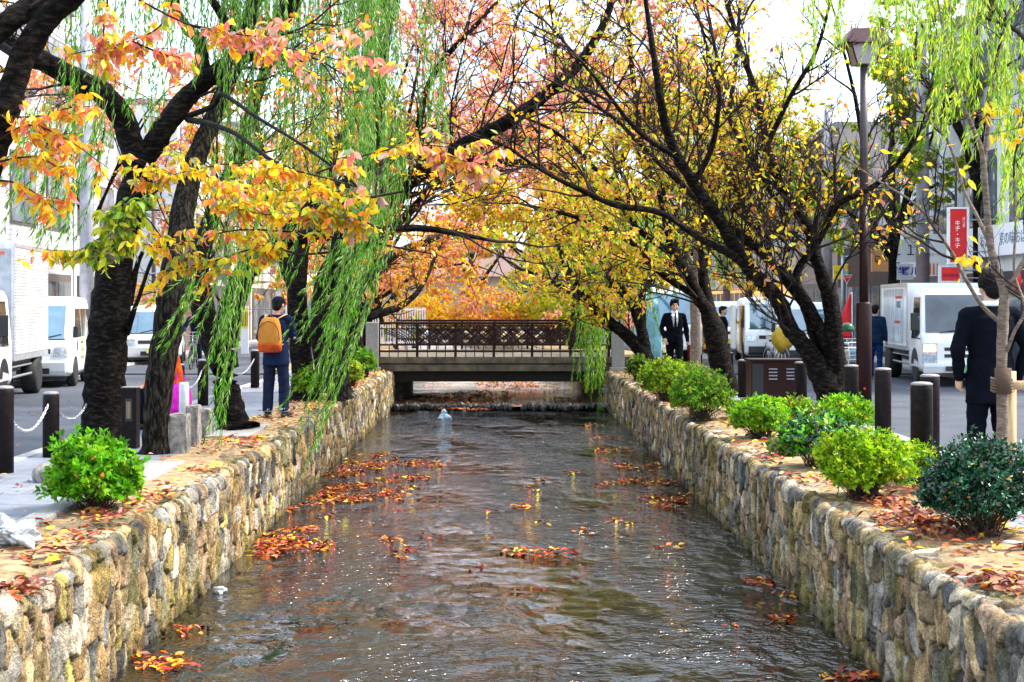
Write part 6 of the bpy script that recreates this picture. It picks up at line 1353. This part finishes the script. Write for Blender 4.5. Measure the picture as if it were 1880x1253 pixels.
# walking man in dark suit, facing us
J = J0(); J['anL'] = V((.09, -.22, .12)); J['toL'] = V((.10, -.40, .09)); J['knL'] = V((.09, -.16, .50)); J['anR'] = V((-.09, .22, .12)); J['toR'] = V((-.10, .06, .03)); J['knR'] = V((-.09, .02, .49)); J['elR'] = V((-.26, .06, 1.13)); J['wrR'] = V((-.22, -.08, .92)); J['elL'] = V((.26, .05, 1.13)); J['wrL'] = V((.285, .03, .87))
human('young man in dark suit and black tie walking towards us beyond the shrubs', (P(1238, CY, 29.3).x, 29.3, -.0), R(4), J, 1.70, jacket=BLK, trousers=BLK, hair='full', shirt=SHIRT, tie=fabric('tie', (.006, .006, .01)), collar=fabric('collar'), coat_open=True, jhem=.82, vox=.011)
bm = bmesh.new(); bx(bm, -.02, .02, -.16, .16, .42, .78, .02); tube(bm, [(0, -.06, .78), (0, -.05, .84), (0, .05, .84), (0, .06, .78)], .009, 6); tag(o := obj('briefcase', bm, fabric('maroon', (.16, .012, .02), .4)), 'dark red case carried by the walking man in the dark suit', 'case'); o.location = (P(1238, CY, 29.3).x + .30, 29.33, 0)
# seated woman in orange behind the willow
J = J0(); dz = -.43; 
for k in ('pelvis', 'chest', 'neck', 'head', 'shL', 'shR', 'elL', 'elR'): J[k] = J[k] + V((0, 0, dz))
J['hiL'] = V((.09, 0, .50)); J['hiR'] = V((-.09, 0, .50)); J['knL'] = V((.12, -.42, .50)); J['knR'] = V((-.12, -.42, .50)); J['anL'] = V((.12, -.44, .10)); J['anR'] = V((-.12, -.44, .10)); J['toL'] = V((.13, -.62, .04)); J['toR'] = V((-.13, -.62, .04))
J['wrL'] = V((.26, -.12, .46)); J['wrR'] = V((-.14, -.30, .60)); J['elL'] = V((.25, .05, .70)); J['elR'] = V((-.26, -.06, .70))
WX = P(304, CY, 18.4).x
human('seated woman in an orange-red top and dark trousers, mostly hidden behind the willow trunk', (WX, 18.6, -.02), R(-52), J, 1.62, jacket=fabric('orange_red', (.70, .10, .02), .8), trousers=BLK, hair='full', jhem=.42)
bm = bmesh.new(); loft(bm, [((0, 0, .20), .06, .13), ((0, 0, .30), .085, .16), ((0, 0, .50), .08, .15), ((0, 0, .60), .05, .11)], 20, 3); tube(bm, [(0, -.08, .58), (0, -.04, .74), (0, .04, .74), (0, .08, .58)], .01, 6)
tag(o := obj('handbag', bm, fabric('magenta', (.70, .03, .45), .5), smooth=True), 'bright magenta bag beside the seated woman in orange', 'bag'); o.location = (P(331, CY, 18.25).x, 18.25, -.02); o.rotation_euler.z = R(70)
# cyclist, facing us, in navy
J = J0()
for k in ('pelvis', 'chest', 'neck', 'head', 'shL', 'shR'): J[k] = J[k] + V((0, .0, .02))
J['pelvis'] = V((0, .10, .98)); J['chest'] = V((0, -.04, 1.29)); J['neck'] = V((0, -.09, 1.47)); J['head'] = V((0, -.12, 1.61)); J['shL'] = V((.175, -.08, 1.40)); J['shR'] = V((-.175, -.08, 1.40)); J['hiL'] = V((.09, .08, .94)); J['hiR'] = V((-.09, .08, .94)); J['knL'] = V((.11, -.24, .70)); J['anL'] = V((.11, -.12, .32)); J['toL'] = V((.12, -.28, .24)); J['knR'] = V((-.11, -.12, .58)); J['anR'] = V((-.11, .02, .20)); J['toR'] = V((-.12, -.14, .13)); J['elL'] = V((.30, -.16, 1.17)); J['wrL'] = V((.26, -.36, 1.03)); J['elR'] = V((-.30, -.16, 1.17)); J['wrR'] = V((-.26, -.36, 1.03))
cxp = P(352, CY, 37).x
human('cyclist in navy riding towards us right of the leaning willow', (cxp, 37.6, -.12), R(2), J, 1.66, jacket=NAVY, trousers=JEANS, hair='short', jhem=.86, vox=.014)
bicycle('bicycle with a wire basket ridden by the cyclist in navy', (cxp, 36.95, -.12), R(2), (.25, .27, .30))
# bystanders far right
J = J0(); human('man in a dark jacket standing by the vans right of the two-stemmed cherry', (P(1327, CY, 36).x, 36, -.1), R(70), J, 1.66, jacket=BLK, trousers=BLK, hair='short', vox=.015)
J = J0(); human('person in a dark blue jacket walking left of the white truck on the right', (P(1607, CY, 33).x, 33, -.1), R(150), J, 1.70, jacket=fabric('dkblue', (.008, .02, .05)), trousers=fabric('blue', (.01, .03, .12)), hair='short', vox=.015)

# ================================================================== BUILDINGS
def bmat(n, c, sc=2, tile=None, rough=.8):
    m = mat(n, c, rough, var=.12, scale=sc)
    if tile and not m.get('t'):
        n_ = m.node_tree; p = n_.nodes['Principled BSDF']; tc = n_.nodes.new('ShaderNodeTexCoord'); mp = n_.nodes.new('ShaderNodeMapping'); mp.inputs['Rotation'].default_value = (R(90), 0, R(90)) if tile[2] == 'x' else (R(90), 0, 0)
        sx = n_.nodes.new('ShaderNodeSeparateXYZ'); cx = n_.nodes.new('ShaderNodeCombineXYZ'); ad = n_.nodes.new('ShaderNodeMath'); ad.operation = 'ADD'
        n_.links.new(tc.outputs['Object'], sx.inputs[0]); n_.links.new(sx.outputs[0], ad.inputs[0]); n_.links.new(sx.outputs[1], ad.inputs[1]); n_.links.new(ad.outputs[0], cx.inputs[0]); n_.links.new(sx.outputs[2], cx.inputs[1])
        b = n_.nodes.new('ShaderNodeTexBrick'); b.inputs['Scale'].default_value = 1; b.inputs['Brick Width'].default_value = tile[0]; b.inputs['Row Height'].default_value = tile[1]; b.inputs['Mortar Size'].default_value = .012 if tile[1] > .15 else .006; b.offset = 0 if len(tile) > 3 else .5
        b.inputs['Color1'].default_value = (*c, 1); b.inputs['Color2'].default_value = (*[q * .9 for q in c], 1); b.inputs['Mortar'].default_value = (*[q * .45 for q in c], 1)
        n_.links.new(cx.outputs[0], b.inputs[0]); n_.links.new(b.outputs[0], p.inputs['Base Color']); m['t'] = 1
    return m
WIN = mat('window_glass', (.03, .04, .05), .06, var=.8, scale=1.2, spec=.8, col2=(.22, .26, .30)); FRM = mat('window_frame', (.10, .09, .09), .5)
def building(label, sx, xf, y0, y1, H, wall, floors=3, bays=3, depth=8, ground=None, gopen=None, roof=(.2, .2, .2), balcony=False, name='building'):
    """sx: +1 right side of the street (faces -X), -1 left side"""
    o = thing(name, label, 'building', (xf, (y0 + y1) / 2, -.1)); L = (y1 - y0) / 2
    def B(bm, d0, d1, ya, yb, za, zb, bev=0):               # d: metres in front of (negative) or behind the facade
        a, b = sorted((sx * d0, sx * d1)); bx(bm, a, b, ya, yb, za, zb, bev)
    bm = bmesh.new(); B(bm, 0, depth, -L + .01, L - .01, 0, H); obj('wall', bm, wall, o)
    bm = bmesh.new(); B(bm, -.12, depth + .1, -L, L, H, H + .25); obj('roof', bm, mat('roof_%d' % int(roof[0] * 100), roof, .8), o)
    fh = (H - 3.0) / max(1, floors - 1) if floors > 1 else 0
    for f in range(1, floors):
        for k in range(bays):
            yc = -L + (k + .5) * 2 * L / bays; w2 = 2 * L / bays * .32; zb = 3.0 + (f - 1) * fh + .7
            bm = bmesh.new()
            B(bm, -.03, .01, yc - w2 - .06, yc + w2 + .06, zb - .06, zb + fh * .5 + .06); w_ = obj('window', bm, FRM, o)
            bm = bmesh.new(); B(bm, -.045, -.0, yc - w2, yc - .02, zb, zb + fh * .5); B(bm, -.045, 0, yc + .02, yc + w2, zb, zb + fh * .5); obj('pane', bm, WIN, w_)
        if balcony:
            bm = bmesh.new(); B(bm, -.9, -.05, -L + .3, L - .3, 3.0 + (f - 1) * fh - .1, 3.0 + (f - 1) * fh + .02)
            for q in range(int(2 * (L - .3) / .16)): B(bm, -.9, -.87, -L + .3 + q * .16, -L + .34 + q * .16, 3.0 + (f - 1) * fh, 3.0 + (f - 1) * fh + .95)
            B(bm, -.92, -.86, -L + .3, L - .3, 3.95 + (f - 1) * fh, 4.0 + (f - 1) * fh); obj('balcony', bm, mat('bal_grey', (.35, .36, .38), .5), o)
    # shopfront
    bm = bmesh.new(); B(bm, -.06, .01, -L + .3, L - .3, .1, 2.5); sf = obj('shopfront', bm, ground or FRM, o)
    for k in range(bays * 2):
        yc = -L + .3 + (k + .5) * (2 * L - .6) / (bays * 2); w2 = (2 * L - .6) / (bays * 2) * .42
        bm = bmesh.new(); B(bm, -.075, -.05, yc - w2, yc + w2, .25, 2.3); obj('pane', bm, gopen or WIN, sf)
    return o
WT = bmat('white_tile', (.62, .63, .65), tile=(.3, .12, 'y'))
CREAM = bmat('cream_wall', (.62, .56, .46)); PALE = bmat('pale_wall', (.60, .60, .60)); GREYW = bmat('grey_cladding', (.45, .47, .52), tile=(.12, 3.0, 'y')); BROWN = bmat('dark_timber', (.045, .028, .022), tile=(.14, 3, 'y')); PINKT = bmat('red_brown_tile', (.30, .15, .13), tile=(.2, .2, 'y', 0)); BEIGE = bmat('beige_tile', (.50, .42, .34), tile=(.3, .1, 'y'))
WARM = mat('warm_interior', (.45, .22, .06), .7, var=.6, scale=2, emit=((1, .5, .15), .35))
building('white tiled building behind the pale grey pole on the left', -1, -11.6, 30.5, 38.6, 9.5, WT, 3, 3, depth=9)
building('grey ribbed building between the white tiled one and the brown tile wall', -1, -11.6, 38.7, 43, 8.5, GREYW, 3, 2, depth=7)
building('pale clinic building beyond the clinic sign on the left', -1, -11.8, 52, 66, 9, PALE, 3, 5)
building('cream building far along the left street', -1, -11.6, 66.2, 84, 10, CREAM, 3, 5)
building('beige building at the far end of the left street', -1, -11.6, 84.5, 118, 8, BEIGE, 2, 7)
RB = building('white-fronted restaurant at the right edge with a dark ground floor', 1, 12.1, 28.5, 37.0, 10, PALE, 3, 3, ground=mat('dark_front', (.03, .028, .03), .5))
building('pale narrow building behind the mottled grey pole on the right', 1, 12.1, 37.2, 43.0, 9, bmat('light_panel', (.58, .62, .66)), 3, 2)
WB = building('dark timber tavern behind the lantern pole on the right', 1, 12.0, 43.2, 50.6, 5.2, BROWN, 2, 3, ground=BROWN)
building('grey shop building with the yellow sign on the right', 1, 12.1, 50.8, 58, 8, bmat('taupe_wall', (.30, .25, .23)), 3, 3)
building('orange-lit shop beyond the open-door van', 1, 12.1, 58.2, 68, 7.5, CREAM, 2, 4, ground=WARM, gopen=mat('warm_glass', (.5, .3, .12), .3, var=.6, scale=1.5, emit=((1, .6, .25), .4)))
building('cream building farther along the right street', 1, 12.1, 68.2, 84, 9, BEIGE, 3, 5, ground=WARM)
building('pale building at the far end of the right street', 1, 12.1, 84.4, 118, 9, PALE, 3, 7)
eb = building('long low cream building closing the view beyond the canal', 1, 0, 0, 0.1, 1, CREAM, 1, 1) if False else None
o = thing('building', 'low brick-edged house closing the view behind the bridge', 'building', (-3, 116, -.1))
bm = bmesh.new(); bx(bm, -16, 14, 0, 8, 0, 4.0); obj('wall', bm, BEIGE, o)
bm = bmesh.new(); prism(bm, [(-.8, 4.0), (8.8, 4.0), (4, 6.4)], 'x', -16.5, 14.5); obj('roof', bm, mat('roof_tiles', (.16, .10, .09), .8), o)
for k in range(10):
    bm = bmesh.new(); bx(bm, -14 + k * 2.8, -12.8 + k * 2.8, -.05, .02, 1.2, 2.6); w_ = obj('window', bm, FRM, o); bm = bmesh.new(); bx(bm, -13.95 + k * 2.8, -12.85 + k * 2.8, -.07, -.045, 1.25, 2.55); obj('pane', bm, WIN, w_)
# low tile wall on the left
o = thing('boundary_wall', 'red-brown tiled wall above the white van on the left', 'wall', (-11.3, 47.4, -.1))
bm = bmesh.new(); bx(bm, -.15, .15, -4.3, 4.3, 0, 2.3); obj('panel', bm, PINKT, o)
bm = bmesh.new(); bx(bm, -6.5, -.15, -.1, .1, 0, 2.28); obj('return_panel', bm, PINKT, o)
bm = bmesh.new(); bx(bm, -.2, .2, -4.35, 4.35, 2.3, 2.36, .01); obj('coping', bm, GRANITE, o)
# white bar fence beyond the bridge
f = thing('white_fence', 'white upright bar fence beyond the left half of the bridge', 'fence', (P(722, CY, 52).x, 52, 0))
for k in range(22):
    bm = bmesh.new(); bx(bm, -.75 + k * .09, -.715 + k * .09, -.015, .015, .1, 1.5); obj('bar', bm, WHITE, f)
for z in (.2, 1.4): bm = bmesh.new(); bx(bm, -.78, 1.2, -.02, .02, z, z + .06); obj('rail', bm, WHITE, f)

# ================================================================== SIGNS
def sign(name, label, px0, px1, py0, py1, Y, m, frame=None, group=None, th=.10, cat='sign', arm=None):
    a = P(px0, py0, Y); b = P(px1, py1, Y); c = (a + b) / 2; W = (b.x - a.x) / 2; Hh = (a.z - b.z) / 2
    o = thing(name, label, cat, (c.x, Y, c.z), 0, group)
    bm = bmesh.new(); bx(bm, -W, W, 0, th, -Hh, Hh, .008); obj('board', bm, m, o)
    if frame:
        bm = bmesh.new(); e = .045
        for q in ((-W - e, -W, -Hh - e, Hh + e), (W, W + e, -Hh - e, Hh + e), (-W, W, Hh, Hh + e), (-W, W, -Hh - e, -Hh)): bx(bm, q[0], q[1], -.015, th + .01, q[2], q[3])
        obj('frame', bm, frame, o)
    if arm:
        for z in (-Hh * .6, Hh * .6):
            bm = bmesh.new(); tube(bm, [(W * arm, th / 2, z), (12.1 - c.x if arm > 0 else -11.7 - c.x, th / 2, z)], .02, 6)
            obj('bracket', bm, GREYM, o)
    return o, W, Hh
SR = mat('sign_red', (.62, .005, .008), .4, var=.05); SW = mat('sign_white', (.74, .76, .78), .4, var=.04); SY = mat('sign_yellow', (.80, .62, .03), .4, var=.05)
BLKT = mat('txt_black', (.01, .01, .012), .5); WHT = mat('txt_white', (.85, .85, .85), .5); BLUT = mat('txt_blue', (.02, .04, .50), .5); REDT = mat('txt_red', (.65, .02, .02), .5); GRNT = mat('txt_green', (.02, .30, .18), .5)
o, W, Hh = sign('hanging_sign', 'tall red vertical sign with small white Japanese characters on the right', 1744, 1775, 384, 482, 34.5, SR, SW, arm=1)
text('lettering', 'キチ・キチ', .145, WHT, o, (-.02, -.006, .02), vertical=True); text('lettering', 'さっき', .09, WHT, o, (.13, -.006, .32), vertical=True)
o, W, Hh = sign('shop_sign', 'low red sign with dark characters under the tall red sign', 1728, 1762, 491, 516, 34.2, SR, mat('frame_grey', (.5, .5, .52), .4), arm=1)
text('lettering', '京料理店', .10, mat('txt_maroon', (.16, .0, .02), .5), o, (0, -.006, -.04))
o, W, Hh = sign('shop_sign', 'white sign with large blue characters behind the white truck', 1636, 1677, 484, 514, 40.5, SW)
text('lettering', '医学', .26, BLUT, o, (-.12, -.006, .0), bold=.006); text('lettering', 'ビル', .26, BLUT, o, (.22, -.006, .0), bold=.006)
o, W, Hh = sign('shop_sign', 'large light board above the blue-lettered sign', 1636, 1682, 440, 482, 41, SW)
text('lettering', '１１', .40, BLKT, o, (0, -.006, 0))
o, W, Hh = sign('shop_sign', 'white rounded board with small black writing right of the mottled pole', 1705, 1736, 430, 492, 38, SW, arm=1)
text('lettering', 'ゲン・グリル', .075, BLKT, o, (0, -.006, -.10)); 
bm = bmesh.new()
a = P(1706, 484, 37.2); W2 = .16
o = thing('shop_awning', 'small orange and white striped awning right of the mottled pole', 'awning', (P(1716, 0, 37.2).x, 37.2, a.z))
for k in range(6):
    bm = bmesh.new(); bx(bm, -.15 + k * .05, -.10 + k * .05, 0, .02, -.30, 0); obj('stripe', bm, mat('awning_orange', (.75, .18, .02), .6) if k % 2 == 0 else WHT, o)
o, W, Hh = sign('wooden_sign', 'orange-brown wooden board with two black characters on the tavern', 1600, 1634, 455, 499, 42.6, mat('board_wood', (.52, .24, .09), .6, scale=5, stretch=(1, 1, 8), col2=(.66, .34, .15)), th=.08, arm=1)
text('lettering', 'き', .22, BLKT, o, (-.10, -.006, .0), bold=.012); text('lettering', 'く', .24, BLKT, o, (.13, -.006, .04), bold=.012)
o, W, Hh = sign('shop_sign', 'white box sign with green and red characters behind the cherry stems', 1473, 1493, 503, 528, 57.0, SW, th=.3, arm=1)
text('lettering', '鳥日', .20, GRNT, o, (-.04, -.006, 0)); text('lettering', '・', .3, REDT, o, (.0, -.007, .05))
o, W, Hh = sign('shop_sign', 'yellow sign with dark lettering left of the lantern pole', 1531, 1545, 488, 513, 50, SY, arm=1)
text('lettering', 'H占', .15, mat('txt_olive', (.10, .09, .01), .5), o, (0, -.006, 0))
o, W, Hh = sign('shop_sign', 'yellow and teal picture sign right of the lantern pole', 1550, 1563, 485, 510, 49, SY, arm=1)
bm = bmesh.new(); bx(bm, -.12, .12, -.008, -.002, -.20, -.02); obj('teal_panel', bm, mat('teal', (.03, .45, .42), .5), o); bm = bmesh.new(); ell(bm, (0, -.004, .12), (.09, .012, .09)); obj('orange_disc', bm, mat('orange_p', (.7, .3, .02), .5), o, True)
# traffic signs on the lantern pole
o, W, Hh = sign('one_way_sign', 'blue one-way sign with a white arrow on the slim lantern pole', 1549.5, 1562, 467.5, 474.5, 43.6, mat('sign_blue', (.01, .10, .42), .4), th=.01, cat='road sign')
bm = bmesh.new(); prism(bm, [(-W * .8, -.015), (W * .2, -.015), (W * .2, -.042), (W * .8, 0), (W * .2, .042), (W * .2, .015), (-W * .8, .015)], 'y', -.006, -.001); obj('arrow', bm, WHT, o)
c = P(1555, 512, 43.6); o = thing('stop_sign', 'red inverted triangle stop sign under the blue arrow sign', 'road sign', tuple(c))
bm = bmesh.new(); prism(bm, [(-.16, .12), (.16, .12), (0, -.16)], 'y', 0, .01); obj('border', bm, WHT, o); bm = bmesh.new(); prism(bm, [(-.135, .105), (.135, .105), (0, -.13)], 'y', -.005, -.001); obj('plate', bm, SR, o)
text('lettering', '止まれ', .065, WHT, o, (0, -.009, .045), ext=.001)
bm = bmesh.new(); tube(bm, [(.0, .02, .3), (.0, .02, -2.2)], .02, 6); obj('post', bm, GREYM, o)
# white board with script at the right edge
o = thing('shop_board', 'long white fascia board with handwriting on the restaurant at the right edge', 'sign', (12.0, 33.6, 3.15))
bm = bmesh.new(); bx(bm, -.10, -.02, -2.9, 2.6, -.38, .38, .01); obj('board', bm, SW, o)
for k, (yy, t_) in enumerate(((-1.6, 'おばんざい'), (-.2, '京の味'), (1.3, 'お酒'))): text('lettering', t_, .34, mat('txt_greyblue', (.12, .18, .26), .5), o, (-.104, yy, 0), (R(90), 0, R(-90)))
# red lantern, banner
o = thing('paper_lantern', 'red paper lantern with a white character at the right edge', 'lantern', tuple(P(1880, 519, 33)))
bm = bmesh.new(); lathe(bm, [(.08, -.26), (.17, -.20), (.205, -.08), (.205, .08), (.17, .20), (.08, .26)], 24); obj('shade', bm, mat('lantern_red', (.70, .01, .01), .6), o, True)
bm = bmesh.new(); lathe(bm, [(.085, .25), (.085, .29)], 18); lathe(bm, [(.085, -.29), (.085, -.25)], 18); tube(bm, [(0, 0, .29), (0, 0, .75)], .006, 5); obj('rim', bm, BLACKP, o)
text('lettering', 'の', .2, WHT, o, (-.05, -.208, .02))
o = thing('banner_flag', 'red banner flag on a pole in front of the dark timber tavern', 'flag', (P(1562, CY, 34).x, 34, -.1))
bm = bmesh.new(); tube(bm, [(.03, 0, 0), (.03, 0, 2.0)], .014, 6); tube(bm, [(.03, 0, 1.98), (-.02, 0, 1.98)], .01, 6); obj('pole', bm, WHT, o)
bm = bmesh.new(); n = 16; A = []
for i in range(n + 1):
    t_ = i / n; z = 1.95 - 1.05 * t_; wd = .05 + .20 * math.sin(min(1, t_ * 1.3) * 1.7); row = []
    for k in range(5): x = .02 - wd * k / 4; row.append(bm.verts.new((x, .04 * math.sin(k * 1.4 + t_ * 4), z)))
    A.append(row)
for i in range(n):
    for k in range(4): bm.faces.new((A[i][k], A[i][k + 1], A[i + 1][k + 1], A[i + 1][k]))
fo = obj('flag', bm, mat('flag_red', (.65, .01, .02), .6), o, True); sm = fo.modifiers.new('s', 'SOLIDIFY'); sm.thickness = .006
# PUB sign and clinic sign on the left
o, W, Hh = sign('pub_sign', 'white, yellow and blue vertical PUB sign beyond the backpack man', 506, 525, 480, 590, 45, SW, arm=-1)
bm = bmesh.new(); bx(bm, -W + .01, W * .55, -.008, -.002, .08, .72); obj('yellow_panel', bm, SY, o)
bm = bmesh.new(); bx(bm, -W + .01, W - .01, -.008, -.002, -.88, -.35); obj('blue_panel', bm, mat('pub_blue', (.08, .30, .60), .5), o)
text('lettering', 'PUB', .17, mat('txt_orange_red', (.75, .09, .01), .5), o, (-.03, -.012, .40), vertical=True, bold=.012)
o, W, Hh = sign('clinic_sign', 'white vertical clinic sign with red characters left of the leaning willow', 286, 302, 400, 530, 49, SW, arm=-1)
text('lettering', '産婦人科', .20, mat('txt_pink_red', (.75, .05, .12), .5), o, (-.01, -.008, .15), vertical=True); text('lettering', '内', .15, BLUT, o, (0, -.008, -.72)); text('lettering', '歯', .15, BLUT, o, (0, -.008, -.95))
o, W, Hh = sign('notice_board', 'yellow and white notice beside the road behind the flared cherry', 442, 456, 562, 650, 40, SW, th=.06)
bm = bmesh.new(); bx(bm, -W + .01, W - .01, -.01, -.002, .05, .62); yp = obj('yellow_panel', bm, SY, o); bm = bmesh.new()
for k in range(4): bx(bm, -.07 + k * .045, -.05 + k * .045, -.016, -.011, .10, .50)
obj('stripes', bm, BLKT, yp)
# overhead wires on the left
bm = bmesh.new()
for k in range(4): tube(bm, [(-9.7, 10 + 0 * k, 7.3 + k * .25), (-9.6, 32.5, 6.9 + k * .25), (-9.5, 60, 7.2 + k * .25)], .012, 4)
tag(obj('overhead_wires', bm, BLACKP), 'thin overhead wires running along the left street', 'wire')
for o in bpy.data.objects:
    if o.get('label') and len(o['label'].split()) > 16: print('LONG', o.name, o['label'])
print('verts', sum(len(o.data.vertices) for o in bpy.data.objects if o.type == 'MESH'))
